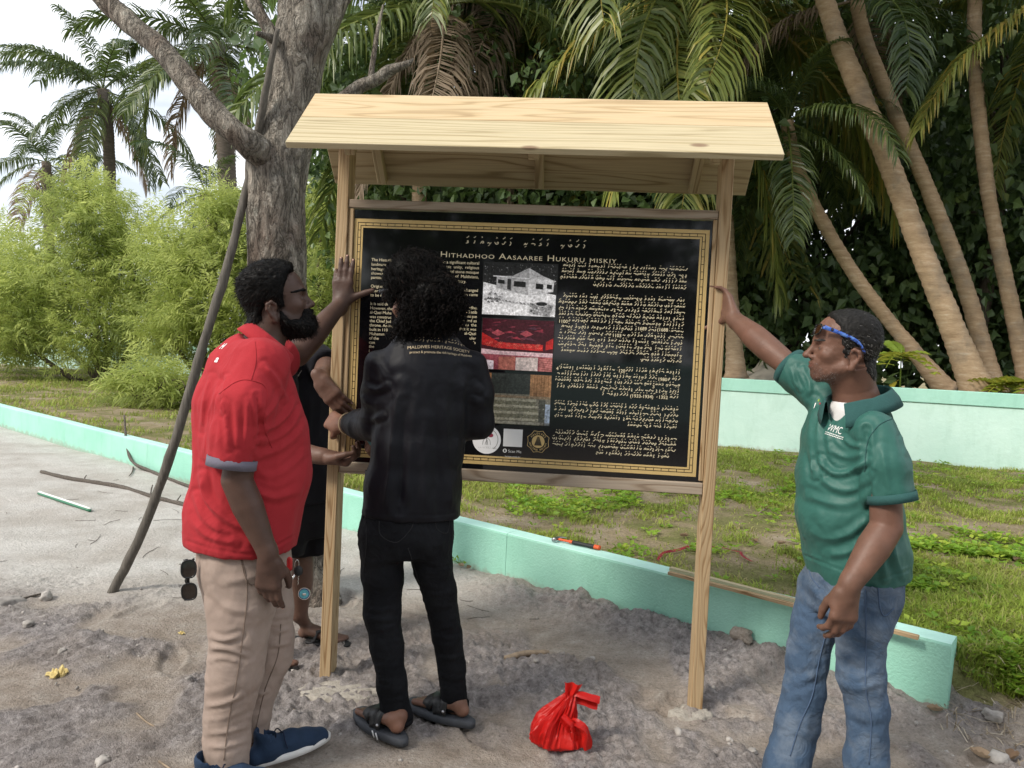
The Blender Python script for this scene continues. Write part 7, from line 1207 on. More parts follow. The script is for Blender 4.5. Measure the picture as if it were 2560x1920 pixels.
# ------------------------------------------------------------------ 4. man in black behind the left post
def man_back():
    base = A(-0.98, 3.40, 0); root = thing('person', 'person in a black T-shirt and shorts standing behind the left post', 'person', base); Yc = 3.46
    f = unit(A(0.75, -0.62, 0)); l = A(-f[1], f[0], 0); SK = skin_mat('mid_brown_skin', (0.13, 0.075, 0.055)); MK = cloth_mat('black_cotton', (0.012, 0.012, 0.016), 0.85, 800, 0.15); MS = cloth_mat('black_shorts', (0.008, 0.008, 0.010), 0.8, 800, 0.15); MG = cloth_mat('lit_sleeve', (0.05, 0.045, 0.05), 0.85, 800); bodyp = []  # lighter cotton stands for light on the sleeve, left unassigned
    nb = at(718, 885, 3.46); hd = Head(at(704, 790, 3.45), unit(A(0.8, -0.5, -0.12)), (0, 0, 1), 0.97); F = hd.build(0.005, nb); V, Q = F.mesh(1); bodyp.append((V, Q)); eyes(hd, root, base); G = hd.shell(0.012, [(0.07, 0.09), (0.10, 0.17), (-0.18, 0.2), (-0.2, -0.03), (-0.07, -0.045), (-0.036, 0.010), (-0.02, 0.036), (0.012, 0.035), (0.03, 0.03), (0.04, 0.06)]); part0('hair', G.mesh(1), M_HAIR, root, base)
    shL = at(775, 885, 3.50); elL = at(815, 915, 3.36); wrL = at(806, 945, 3.10)
    F = Field(np.minimum(np.minimum(shL, elL), wrL)-0.14, np.maximum(np.maximum(shL, elL), wrL)+0.22, 0.0042); F.chain([shL, elL, lerp(elL, wrL, 0.4), wrL], [0.035, 0.046, 0.046, 0.034]); hx = unit(A(0.62, -0.10, -0.74)); e1, x1, y1, z1 = hand(F, wrL+A(-0.004, -0.025, 0.0), hx, (-0.25, -0.95, 0.05), -1, [(0.25, 0.3, 0.2), (0.28, 0.3, 0.2), (0.3, 0.3, 0.2), (0.35, 0.3, 0.2)], 0.05, ((0.7, 0.5, -0.6), (0.8, 0.1, -0.6), (0.9, 0, -0.4)), 1.06); V, Q = F.mesh(1); bodyp.append((V, Q))
    shR = at(700, 900, 3.32); elR = at(715, 1125, 3.10); wrR = at(808, 1141, 3.02)
    F = Field(np.minimum(np.minimum(shR, elR), wrR)-0.14, np.maximum(np.maximum(shR, elR), wrR)+0.2, 0.0042); F.chain([shR, elR, lerp(elR, wrR, 0.4), wrR], [0.035, 0.046, 0.044, 0.033]); hx = unit(A(1, 0.02, -0.08)); e2, x2, y2, z2 = hand(F, wrR+A(0.01, 0, 0), hx, (0.05, 0.35, -0.93), 1, [(0.75, 0.8, 0.4), (0.7, 0.8, 0.4), (0.65, 0.8, 0.4), (0.6, 0.8, 0.4)], 0.05, ((0.8, 0.35, -0.55), (0.95, 0.0, -0.4), (0.95, -0.1, -0.3)), 1.05); V, Q = F.mesh(1); bodyp.append((V, Q))
    fo = []; FS = simple('flip_flop_rubber', (0.012, 0.012, 0.013), 0.7, 0.2)
    for hl, d, an, kn in ((atz(738, 1600), unit(A(0.93, -0.18, 0)), at(748, 1535, 3.45), at(757, 1400, 3.46)), (A(-1.13, 3.21, 0), unit(A(0.96, -0.28, 0)), A(-1.085, 3.215, 0.15), A(-1.07, 3.27, 0.45))):
        F = Field(np.minimum(np.minimum(hl, hl+d*0.27), kn)-0.1, np.maximum(np.maximum(hl, hl+d*0.27), kn)+0.15, 0.005); foot_field(F, hl+d*0.01, d, 0.018, an, 1.0); F.chain([an, lerp(an, kn, 0.6), kn], [0.037, 0.056, 0.052], 0.02); V, Q = F.mesh(1); bodyp.append((V, Q)); V, Fl = sole(hl-d*0.003, d, 0.275, 0.05, 0.002, 0.018); so = obj_np('flip_flop', V-base, Fl, FS, root); s_ = A(-d[1], d[0], 0); bv = bvh_of(bodyp[-1][0], bodyp[-1][1])
        for sg in (1, -1):
            q = []; 
            for t in np.linspace(0, 1, 9):
                o = hl+d*lerp(0.19, 0.105, t)+s_*sg*lerp(0.006, 0.046, t**1.2); h = bv.ray_cast(Vector(o+A(0, 0, 0.2)), Vector((0, 0, -1)), 0.2); z = h[0].z if (h[0] is not None and t < 0.8) else 0.022; q.append((o[0], o[1], z+0.003))
            V, Fq = ribbon(np.array(q), np.tile(A(0, 0, 1)+s_*sg*0.4, (9, 1)), np.linspace(0.008, 0.024, 9), 0.004); obj_np('thong_strap', V-base, Fq, FS, so)
    F = Field(base+A(-0.35, -0.35, 0.3), base+A(0.4, 0.4, 1.5), 0.016); F.loft([(at(765, 1250, Yc), 0.12, 0.09, l), (at(745, 1000, Yc), 0.12, 0.08, l), (nb, 0.055, 0.055, l)], cut0=False, cut1=False); F.cone(at(770, 1260, 3.5), at(757, 1400, 3.46), 0.06, 0.05, 0.02); F.cone(at(715, 1260, 3.4), A(-1.07, 3.27, 0.45), 0.06, 0.05, 0.02); F.cone(nb+A(0, 0, -0.1), shL, 0.06, 0.04, 0.02); F.cone(nb+A(0, 0, -0.1), shR, 0.06, 0.04, 0.02); bodyp.append(F.mesh(1))
    V, Fl = join(bodyp); obj_np('body', V-base, Fl, SK, root, True, np.zeros((len(V), 3))); nails(e1[:4], [z1]*4, M_NAIL, root, base); nails(e2[4:], [-z2*0.2+A(0, -0.5, 0.8)], M_NAIL, root, base)
    F = Field(at(640, 1250, 3.3)-A(0.05, 0.2, 0.02), at(860, 840, 3.6)+A(0.05, 0.2, 0.05), 0.009)
    F.loft([(at(765, 1250, Yc), 0.18, 0.14, l), (at(765, 1120, Yc), 0.18, 0.14, l), (at(745, 1000, Yc), 0.18, 0.125, l), (at(728, 925, Yc), 0.165, 0.10, l), (nb, 0.08, 0.075, l)], 0, kseg=0.03); F.loft([(shL+A(-0.03, 0, 0.01), 0.065, 0.07, A(0, 1, 0)), (lerp(shL, elL, 0.5), 0.075, 0.072, A(0, 0, 1)), (lerp(shL, elL, 1.0), 0.072, 0.068, A(0, 0, 1))], 0.04, cut0=False); F.loft([(shR, 0.06, 0.07, A(0, 1, 0)), (lerp(shR, elR, 0.55), 0.068, 0.068, A(0, 1, 0))], 0.04, cut0=False)
    V, Q = F.mesh(2); V = wrinkle(V, Q, 0.008, 6, (1, 1, 0.5), 3.0); V = folds(V, Q, [([(790, 920), (800, 1000), (795, 1100)], 8, 0.0068), ([(770, 930), (775, 1020), (770, 1120)], 8, 0.0058)]); VQ = (V, Q); so = part('t_shirt', VQ, MK, root, base); bv = bvh_of(*VQ)
    MT = simple('grey_print', (0.35, 0.34, 0.33), 0.7)
    for k in range(4):
        p = at(742+k*3.5, 938-k*5.5+3, 3.2); d = unit(ray(741+k*3, 945-k*4)); h = bv.ray_cast(Vector(CP), Vector(d), 9)
        if h[0] is not None: n_ = unit(-d); ux = unit(RT*0.45+UP*0.8); decal(bv, [(-0.014, -0.001), (0.014, -0.001), (0.014, 0.001), (-0.014, 0.001)], [(0, 1, 2, 3)], np.array(h[0]), ux, np.cross(n_, ux), n_, MT, 'chest_stripe', so, base)
    F = Field(at(640, 1400, 3.3)-A(0.1, 0.2, 0.05), at(850, 1200, 3.7)+A(0.05, 0.15, 0.05), 0.009); F.loft([(at(762, 1215, Yc), 0.172, 0.135, l), (at(762, 1290, Yc), 0.18, 0.14, l), (at(758, 1330, Yc), 0.17, 0.13, l)], 0); F.loft([(at(772, 1290, 3.52), 0.10, 0.11, l), (at(776, 1384, 3.50), 0.105, 0.11, l)], 0.03, cut0=False); F.loft([(at(715, 1290, 3.38), 0.10, 0.11, l), (at(700, 1384, 3.34), 0.105, 0.11, l)], 0.03, cut0=False)
    V, Q = F.mesh(2); V = wrinkle(V, Q, 0.01, 6, (1, 1, 0.5), 3.0); part('shorts', (V, Q), MS, root, base)
man_back()
# ================================================================== SMALL THINGS
def gz(p, dz=0.0): return A(p[0], p[1], float(height(np.array([p[0]]), np.array([p[1]]))[0])+dz) if 'height' in globals() else A(p[0], p[1], dz)
def stick(name, label, cat, pix, rad, mat, z=0.0, ground=True, sides=8, n=40, seed=0, parent=None):
    P = np.array([atz(x, y, z) for x, y in pix]); P = np.array([gz(p, rad[0]*0.7) for p in P]) if ground else P; cv = catmull(P, n); R_ = np.interp(np.linspace(0, 1, n), np.linspace(0, 1, len(rad)), rad)*(1+0.18*vnoise(cv*38+seed))
    V, Fl = tube(cv, R_, sides); o = obj_np(name, V, Fl, mat, parent); return tag(o, label, cat) if label else o
M_TWIG = bark('twig_bark', (0.10, 0.085, 0.072), (0.20, 0.175, 0.15), (40, 40, 40), 0.5); M_DRY = simple('dry_stick', (0.26, 0.20, 0.14), 0.85, 0.3, 40, 0.4)
br = thing('fallen_branch', 'long knobbly fallen branch lying on the pale road left of the leaning pole', 'branch', tuple(atz(300, 1230))); o0 = A(*br.location)
def bpart(nm, pix, rad, root, o0, z=None):
    P = np.array([atz(x, y, 0) for x, y in pix]); P = np.array([gz(p, 0.012) for p in P])
    if z is not None: P[:, 2] += np.array(z)
    cv = catmull(P, 34); V, Fl = tube(cv, np.interp(np.linspace(0, 1, 34), np.linspace(0, 1, len(rad)), rad)*(1+0.25*vnoise(cv*30)), 8); obj_np(nm, V-o0, Fl, M_TWIG, root)
bpart('stem', [(103, 1182), (160, 1196), (230, 1208), (300, 1222), (380, 1246), (470, 1268), (560, 1290)], [0.020, 0.022, 0.022, 0.020, 0.018, 0.014], br, o0); bpart('twig', [(376, 1244), (378, 1238), (381, 1232)], [0.008, 0.005], br, o0, [0, 0.03, 0.05]); bpart('twig', [(440, 1262), (446, 1256), (452, 1250)], [0.007, 0.004], br, o0, [0, 0.02, 0.03]); bpart('twig', [(210, 1205), (212, 1200), (216, 1196)], [0.007, 0.004], br, o0, [0, 0.015, 0.02])
br = thing('fallen_branch', 'bent fallen branch with an upturned end lying against the low mint wall', 'branch', tuple(atz(400, 1195))); o0 = A(*br.location)
bpart('stem', [(308, 1150), (316, 1160), (333, 1172), (380, 1185), (440, 1207), (500, 1225), (560, 1240)], [0.010, 0.015, 0.017, 0.016, 0.014, 0.010], br, o0, [0.30, 0.18, 0.05, 0.0, 0.0, 0.0, 0.0]); bpart('twig', [(333, 1172), (330, 1185), (322, 1195)], [0.008, 0.004], br, o0)
gs = thing('striped_rod', 'short green and white plastic rod lying on the road at far left', 'rod', tuple(atz(160, 1262))); o0 = A(*gs.location); a_ = gz(atz(97, 1240), 0.016); b_ = gz(atz(226, 1283), 0.016)
for nm, off, col in (('white_half', 0.005, (0.72, 0.73, 0.70)), ('green_half', -0.005, (0.03, 0.17, 0.09))): V, Fl = tube(np.array([lerp(a_, b_, t)+A(0, off*1.2, off) for t in np.linspace(0, 1, 12)]), 0.0105, 8); obj_np(nm, V-o0, Fl, simple('rod_'+nm, col, 0.4, 0.08), gs)
stick('dead_stick', 'short thick dead stick half sunk in the sand left of the red bag', 'stick', [(1262, 1648), (1315, 1640), (1372, 1638)], [0.013, 0.015, 0.012], M_DRY); stick('thin_straw', 'thin pale straw on the sand between the red shirted man and the sandals', 'straw', [(735, 1775), (752, 1815), (772, 1850)], [0.004, 0.003], M_DRY); stick('thin_straw', 'thin pale straw curving on the sand behind the beige trousers', 'straw', [(342, 1788), (365, 1802), (388, 1818)], [0.004, 0.003], M_DRY); stick('thin_straw', 'thin pale straw at the bottom edge left of the beige trousers', 'straw', [(398, 1896), (430, 1915), (450, 1930)], [0.004, 0.003], M_DRY)
stick('thin_twig', 'thin dark twig on the pale sand at the far left edge', 'twig', [(50, 1505), (75, 1497), (102, 1490)], [0.006, 0.005], M_TWIG); stick('dry_frond_stalk', 'pale dry stalk lying on the grass between the right post and the green shirted man', 'stalk', [(1892, 1370), (1930, 1338), (1985, 1302)], [0.008, 0.006], M_DRY)
# rocks and lumps
M_ROCK = simple('coral_rock', (0.36, 0.335, 0.31), 0.95, 0.35, 18, 0.8, 60)
def rock(label, px, py, sx, sy, sz, seed, mat=None, name='coral_rock', cat='rock'):
    p = gz(atz(px, py), 0); r = np.random.RandomState(seed); bm = bmesh.new(); bmesh.ops.create_icosphere(bm, subdivisions=3, radius=1.0); V = np.array([v.co[:] for v in bm.verts]); Q = np.array([[v.index for v in f.verts] for f in bm.faces]); bm.free()
    V = V*(1+0.35*fbm(V*1.6+seed, 3))[:, None]; V = np.sign(V)*np.abs(V)**0.9; c, s_ = math.cos(seed), math.sin(seed); V = V*A(sx, sy, sz); V = V@np.array([[c, s_, 0], [-s_, c, 0], [0, 0, 1]]); return tag(obj_np(name, V+p+A(0, 0, sz*0.35), Q, mat or M_ROCK), label, cat)
rock('large flat coral rock at the left edge of the sand', 8, 1515, 0.11, 0.05, 0.04, 1); rock('pale coral rock next to the large rock at the left edge', 116, 1497, 0.045, 0.03, 0.03, 2); rock('rounded lump of earth on the disturbed sand at far left', 70, 1575, 0.026, 0.022, 0.016, 3); rock('pale stone left of the crumpled yellow scrap', 155, 1648, 0.018, 0.015, 0.011, 4); rock('flat grey stone at the bottom left of the sand', 255, 1905, 0.035, 0.022, 0.014, 5)
rock('pale pebble beside the jeans at the right foot of the board', 1824, 1852, 0.012, 0.011, 0.009, 6); rock('brown lump of earth below the right post', 1880, 1880, 0.018, 0.016, 0.010, 7); rock('small pale stone in front of the dead stick', 1340, 1662, 0.014, 0.011, 0.008, 8); rock('white coral rock at the foot of the wall end', 2480, 1820, 0.035, 0.025, 0.022, 9); rock('pale coral rock at the bottom right corner', 2500, 1905, 0.05, 0.03, 0.022, 10); rock('small white coral piece among the weeds right of the wall end', 2535, 1770, 0.025, 0.02, 0.015, 11); rock('brown clod of earth behind the red bag', 1480, 1650, 0.014, 0.012, 0.010, 12); rock('dark clod of earth against the low wall right of the sandals', 1395, 1480, 0.04, 0.03, 0.03, 14, MSAND if 'MSAND' in globals() else None, 'earth_clod', 'clod'); rock('loose clod of earth piled at the wall behind the right post', 1850, 1640, 0.05, 0.03, 0.035, 15, MSAND if 'MSAND' in globals() else None, 'earth_clod', 'clod')
r = np.random.RandomState(4); ps = []
for k in range(420):
    x, y = r.uniform(-2.6, 2.2), r.uniform(1.9, 4.6); s_, a_ = wall_sa(x, y) if 'wall_sa' in globals() else (-1, 1)
    if s_ > -0.05: continue
    bm = bmesh.new(); bmesh.ops.create_icosphere(bm, subdivisions=1, radius=1.0); V = np.array([v.co[:] for v in bm.verts]); Q = np.array([[v.index for v in f.verts] for f in bm.faces]); bm.free(); V = V*(1+0.3*r.normal(size=(len(V), 1)))*r.uniform(0.6, 1.2, 3)*r.gamma(2.0, 0.0022); ps.append((V+gz((x, y), 0.001), Q))
V, Fl = join(ps); tag(obj_np('pebbles', V, Fl, M_ROCK), 'scattered crumbs and pebbles on the sand', kind='stuff')
ps = []
for k in range(70):
    x, y = r.uniform(-4.5, 0.2), r.uniform(3.9, 7.5); s_, a_ = wall_sa(x, y) if 'wall_sa' in globals() else (-1, 1)
    if s_ > -0.1: continue
    an = r.rand()*6.28; L_ = r.uniform(0.05, 0.22); q = np.array([gz((x+math.cos(an+0.3*t)*L_*t, y+math.sin(an+0.3*t)*L_*t), 0.003) for t in np.linspace(0, 1, 5)]); ps.append(tube(q, 0.0016, 4))
V, Fl = join(ps); tag(obj_np('needle_litter', V, Fl, M_TWIG), 'thin needle and twig litter on the pale road', kind='stuff')
# crumpled yellow scrap
M_YEL = simple('pale_yellow_foam', (0.62, 0.50, 0.22), 0.9, 0.25, 40, 0.8, 90)
def crumple(name, label, cat, p, sx, sy, sz, seed, mat):
    n = 26; u = np.linspace(-1, 1, n); U, W = np.meshgrid(u, u); Z = 0.8*np.abs(vnoise(np.stack([U*2.2, W*2.2, U*0+seed], -1)))+0.35*vnoise(np.stack([U*5, W*5, U*0+seed], -1)); rr = np.hypot(U, W); k = 1+0.35*vnoise(np.stack([U*1.7, W*1.7, U*0+seed+5], -1)); V = np.stack([U*k*sx, W*k*sy, np.maximum(Z, -0.1)*sz*(1.3-rr*0.6)], -1).reshape(-1, 3)+p; i = (np.arange(n-1)[:, None]*n+np.arange(n-1)).ravel(); Q = np.stack([i, i+1, i+n+1, i+n], -1); m_ = (rr.reshape(-1)[Q] < 1.02).all(1); return tag(obj_np(name, V, Q[m_], mat, None, False), label, cat)
crumple('crumpled_scrap', 'crumpled pale yellow scrap on the sand at lower left', 'scrap', gz(atz(143, 1702), 0.004), 0.040, 0.028, 0.045, 2, M_YEL); crumple('yellow_leaf', 'small fallen yellow leaf on the sand left of the beige trousers', 'leaf', gz(atz(454, 1588), 0.004), 0.014, 0.012, 0.012, 3, M_YEL)
# ---------------------------------------------------------------- red plastic bag
m = NT('thin_red_plastic'); c = m.coord(); m.base(m.ramp(m.noise(c, 9, 4), [(0.3, (0.52, 0.010, 0.010)), (0.7, (0.66, 0.022, 0.016))])).set(Roughness=0.38, Specular_IOR_Level=0.4).bump(m.noise(c, 55, 4, 0.6), 0.35, 0.004); m.translucent((0.75, 0.03, 0.02), 0.35); M_BAG = m.m
bp = gz(atz(1378, 1862), 0.0); bag = thing('plastic_bag', 'crumpled red plastic bag standing tied up on the sand', 'plastic bag', tuple(bp)); nz, na = 40, 110; tz_ = np.linspace(0, 1, nz); an = np.arange(na)/na*2*math.pi; Z, AN = np.meshgrid(tz_, an, indexing='ij')
R_ = np.interp(Z, [0, 0.08, 0.25, 0.5, 0.72, 0.88, 1.0], [0.070, 0.095, 0.098, 0.080, 0.055, 0.034, 0.022]); dirc = np.stack([np.cos(AN)*1.6, np.sin(AN)*1.6, Z*2.0], -1)
pl = np.abs(vnoise(np.stack([np.cos(AN)*3.2, np.sin(AN)*3.2, Z*0.9], -1)))*0.55+np.abs(vnoise(np.stack([np.cos(AN)*6, np.sin(AN)*6, Z*1.5+4], -1)))*0.3; R_ = R_*(1.12-pl*np.interp(Z, [0, 0.3, 1], [0.35, 0.7, 1.0]))*(1+0.25*vnoise(dirc+3))
cx = np.interp(Z, [0, 0.5, 1], [0.0, 0.018, 0.062]); V = np.stack([cx+R_*np.cos(AN)*1.0, R_*np.sin(AN)*0.8, Z*0.185+0.006*vnoise(dirc*4)], -1).reshape(-1, 3); i = (np.arange(nz-1)[:, None]*na+np.arange(na)).ravel(); j = (np.arange(nz-1)[:, None]*na+(np.arange(na)+1) % na).ravel(); Q = np.stack([i, j, j+na, i+na], -1); V = np.vstack([V, [[0, 0, 0.002]]]); bt_ = np.stack([np.full(na, nz*na), (np.arange(na)+1) % na, np.arange(na)], -1); obj_np('bag_body', V, [Q, bt_], M_BAG, bag, False)
def flap(P, W, seed, nm='bag_handle'):
    P = catmull(np.array(P, float), 16); T = unit_rows(np.gradient(P, axis=0)); n = 9; w = np.interp(np.linspace(0, 1, 16), np.linspace(0, 1, len(W)), W); S_ = unit_rows(np.cross(T, A(0.25, 1, 0.3))); N = np.cross(S_, T); v = np.linspace(-1, 1, n); V = P[:, None]+S_[:, None]*(v[None, :, None]*w[:, None, None]/2)+N[:, None]*(0.012*np.sin(v*5+seed))[None, :, None]; V = V.reshape(-1, 3); V = V+0.008*np.stack([vnoise(V*28+q+seed) for q in range(3)], -1); i = (np.arange(15)[:, None]*n+np.arange(n-1)).ravel(); obj_np(nm, V, np.stack([i, i+1, i+n+1, i+n], -1), M_BAG, bag, False)
flap([(0.055, -0.01, 0.165), (0.062, -0.005, 0.195), (0.07, 0.0, 0.225)], [0.03, 0.05, 0.065], 1); flap([(0.055, 0.0, 0.155), (0.095, -0.005, 0.172), (0.14, -0.01, 0.165), (0.165, -0.01, 0.160)], [0.03, 0.05, 0.055, 0.060], 2); flap([(0.06, -0.05, 0.10), (0.088, -0.062, 0.09), (0.108, -0.066, 0.05), (0.112, -0.066, 0.015)], [0.03, 0.06, 0.07, 0.05], 3, 'bag_fold'); flap([(0.03, -0.06, 0.13), (0.055, -0.072, 0.11), (0.07, -0.072, 0.085)], [0.02, 0.045, 0.03], 4, 'bag_fold')
# ---------------------------------------------------------------- hammer and laths on the wall
WT = 0.304; ha = atz(1393, 1353, WT); hb = atz(1497, 1375, WT); hd_ = unit(hb-ha); hs = A(-hd_[1], hd_[0], 0); ham = thing('claw_hammer', 'claw hammer with an orange and black grip lying on the low wall', 'hammer', tuple(ha)); M_STEEL = simple('tool_steel', (0.42, 0.42, 0.43), 0.35, 0.15, 40, metal=0.9); M_ORG = simple('orange_rubber', (0.72, 0.10, 0.02), 0.55, 0.06); M_BLK = simple('black_rubber', (0.015, 0.015, 0.016), 0.6, 0.2)
def hp(a, b, c): return hd_*a+hs*b+A(0, 0, c)
L_ = np.linalg.norm(hb-ha)
for nm, a0, a1, r0, mt in (('shaft', 0.0, L_*0.35, 0.009, M_ORG), ('grip_collar', L_*0.30, L_*0.42, 0.0125, M_ORG), ('grip', L_*0.38, L_*0.92, 0.0145, M_BLK), ('grip_end', L_*0.90, L_*1.02, 0.0165, M_ORG)): V, Fl = tube(np.array([hp(lerp(a0, a1, t), 0, 0.017) for t in np.linspace(0, 1, 10)]), r0*(1+0.05*np.sin(np.linspace(0, 9, 10))), 10); V = V*A(1, 1, 0.8); obj_np(nm, V, Fl, mt, ham)
V, Fl = tube(np.array([hp(0.0, -0.045, 0.016), hp(0, -0.032, 0.016), hp(0, -0.031, 0.016), hp(0, 0.0, 0.017), hp(0.0, 0.02, 0.017)]), np.array([0.0135, 0.0135, 0.010, 0.012, 0.010]), 12); hh_ = obj_np('head', V, Fl, M_STEEL, ham)
for sg in (1, -1): V, Fl = tube(catmull(np.array([hp(0.004*sg, 0.015, 0.017), hp(0.007*sg+0.004, 0.045, 0.016), hp(0.008*sg+0.016, 0.07, 0.012)]), 10), np.linspace(0.008, 0.003, 10), 8); obj_np('claw', V, Fl, M_STEEL, ham)
def lath(label, pa, pb, z, w, h_, mat, seed):
    a = atz(*pa, z); b = atz(*pb, z); d = b-a; L_ = np.linalg.norm(d); o = box('wooden_lath', (L_, w, h_), tuple((a+b)/2), mat, None, (0, 0, math.atan2(d[1], d[0])), 0.0015); return tag(o, label, 'lath', 'wooden laths on the low wall')
if 'M_ROOF1' in globals():
    lath('long thin wooden lath along the front edge of the low wall top', (1672, 1432), (2297, 1594), WT+0.009, 0.026, 0.017, M_POST, 1); lath('wooden lath lying behind the front lath on the low wall', (1676, 1421), (2236, 1565), WT+0.009, 0.028, 0.017, M_ROOF2, 2)
# ---------------------------------------------------------------- worn, held and hanging things
M_FRAME = simple('black_plastic_frame', (0.012, 0.012, 0.013), 0.25, 0.2); m = NT('smoked_lens'); m.base((0.02, 0.013, 0.010)).set(Roughness=0.06, Specular_IOR_Level=0.6); M_LENS = m.m
m = NT('brown_lens'); m.base((0.05, 0.018, 0.008)).set(Roughness=0.08, Alpha=0.9); M_LENS2 = m.m
m = NT('blue_patterned_temple'); c = m.coord(); v = m.n('TexVoronoi', Vector=c, Scale=130.0); f = m.noise(c, 60, 3); col = m.ramp(f, [(0.42, (0.01, 0.012, 0.03)), (0.47, (0.03, 0.09, 0.42)), (0.60, (0.10, 0.22, 0.55))]); m.base(col).set(Roughness=0.4); M_TEMPLE = m.m
def glasses(name, label, T, lw, mats, temple_mat, spread=0.068, open_=True, wrap=0.012, asp=0.40):
    """T(x, y, z): x forward, y left, z up in the frame of the glasses; hinge line at x=0"""
    root = thing(name, label, 'sunglasses', tuple(T(0, 0, 0))); o0 = T(0, 0, 0)
    for sg in (1, -1):
        a = np.linspace(0, 2*math.pi, 33)[:-1]; rx, rz = lw/2, lw*asp; cs = np.sign(np.cos(a))*np.abs(np.cos(a))**0.75; sn = np.sign(np.sin(a))*np.abs(np.sin(a))**0.75; yc = sg*(lw/2+0.009); q = np.array([T(wrap*(1-((yc+rx*u)/(spread))**2), yc+rx*u, rz*w) for u, w in zip(cs, sn)]); q = np.vstack([q, q[:1]]); V, Fl = tube(q, 0.0028, 6, False); obj_np('rim', V-o0, Fl, M_FRAME, root)
        V = np.vstack([q[:-1], q[:-1].mean(0)[None]]); n = 32; k = np.arange(n); obj_np('lens', V-o0, np.stack([np.full(n, n), k, (k+1) % n], -1), mats, root)
        e = 1.0 if open_ else 0.0
        tp = [T(0.002, sg*spread, 0.010), T(-0.05, sg*(spread+0.004), 0.010), T(-0.10, sg*(spread+0.004), 0.007), T(-0.125, sg*(spread+0.002), -0.004), T(-0.145, sg*spread, -0.022)] if open_ else [T(-0.002, sg*spread, 0.010), T(-0.012-0.005*sg, sg*spread*0.4, 0.008), T(-0.014-0.005*sg, -sg*spread*0.5, 0.004), T(-0.012-0.005*sg, -sg*spread*0.95, -0.012)]
        tp = catmull(np.array(tp), 16); V, Fl = ribbon(tp, np.tile(T(0, sg, 0)-T(0, 0, 0), (16, 1)) if open_ else np.tile(T(-1, 0, 0)-T(0, 0, 0), (16, 1)), np.linspace(0.013, 0.007, 16), 0.003); obj_np('temple', V-o0, Fl, temple_mat, root)
    V, Fl = tube(catmull(np.array([T(wrap, -0.010, 0.006), T(wrap+0.001, 0, 0.010), T(wrap, 0.010, 0.006)]), 8), 0.0026, 6); obj_np('bridge', V-o0, Fl, M_FRAME, root); return root
if 'HG' in globals():
    tl_ = 0.30; gf = HG.f*math.cos(tl_)+HG.u*math.sin(tl_); gu = HG.u*math.cos(tl_)-HG.f*math.sin(tl_); g0 = HG.w(0.092, 0, 0.062)
    glasses('sunglasses', 'wraparound sunglasses with blue patterned arms pushed up on the forehead of the green shirted man', lambda x, y, z: g0+gf*x+HG.l*y*1.08+gu*z, 0.056, M_LENS2, M_TEMPLE, 0.073, True, 0.011, 0.32)
    th = math.radians(50); fh = unit(A(-math.sin(th), math.cos(th), -0.14)); lh = unit(np.cross(A(0, 0, 1), fh)); uh = np.cross(fh, lh); c0 = at(1004, 757, 2.70)-lh*0.08+fh*0.120+uh*0.050
    glasses('sunglasses', 'dark sunglasses pushed up into the curly hair of the man in black', lambda x, y, z: c0+fh*x+lh*y+uh*z, 0.054, M_LENS, M_FRAME, 0.078, True, 0.016)
    s0 = at(473, 1450, 2.30); sy = unit(A(0.05, 0.0, -1)); sz_ = unit(A(1, 0.25, 0.05)); sz_ = unit(sz_-sy*(sz_@sy)); sx_ = np.cross(sy, sz_); sx_ = sx_ if sx_[1] < 0 else -sx_
    glasses('sunglasses', 'folded tortoiseshell sunglasses hanging from the back pocket of the beige trousers', lambda x, y, z: s0+sx_*x+sy*y-sz_*z, 0.054, M_LENS, M_FRAME, 0.066, False, 0.006)
# key ring
kp = at(727, 1402, 2.36); kr = thing('key_ring', 'key ring with red tag and round turquoise charm at the red shirted hip', 'key ring', tuple(kp)); M_CHR = simple('chrome', (0.62, 0.60, 0.58), 0.25, 0.1, metal=1.0); M_REDP = simple('red_plastic', (0.50, 0.025, 0.025), 0.4, 0.05); M_TURQ = simple('turquoise_enamel', (0.10, 0.36, 0.42), 0.3, 0.3, 160); M_NAVY = simple('navy_enamel', (0.03, 0.05, 0.16), 0.3, 0.1)
def K(px, py, Y=2.33): return at(px+4, py+4, Y)-kp
V, Fl = tube(np.array([K(720, y) for y in np.linspace(1388, 1424, 12)]), 0.0095*np.sqrt(np.clip(1-np.linspace(-1, 1, 12)**6, 0.05, 1)), 14); V = (V-V.mean(0))*A(1, 0.5, 1)+V.mean(0); obj_np('red_tag', V, Fl, M_REDP, kr)
a = np.linspace(0, 2*math.pi, 21); c0 = K(738, 1408); V, Fl = tube(np.array([c0+A(0.006*math.cos(t), 0.003*math.cos(t), 0.016*math.sin(t)) for t in a]), 0.0013, 6, False); obj_np('ring', V, Fl, M_CHR, kr)
V, Fl = tube(np.array([K(742, y) for y in (1411, 1415, 1424, 1432, 1435)]), [0.005, 0.0125, 0.0145, 0.012, 0.005], 10); V = (V-V.mean(0))*A(1, 0.5, 1)+V.mean(0); obj_np('car_key', V, Fl, M_BLK, kr); V, Fl = ribbon(np.array([K(733, 1432), K(722, 1450), K(711, 1465)]), np.tile(A(0, -1, 0), (3, 1)), 0.007, 0.002); obj_np('key_blade', V, Fl, M_CHR, kr)
V, Fl = tube(np.array([K(742, 1434)+A(0.0015*math.sin(k*2), 0, -0.0035*k) for k in range(10)]), 0.0014*(1+0.4*np.sin(np.arange(10)*2.5)), 6); obj_np('chain', V, Fl, M_CHR, kr)
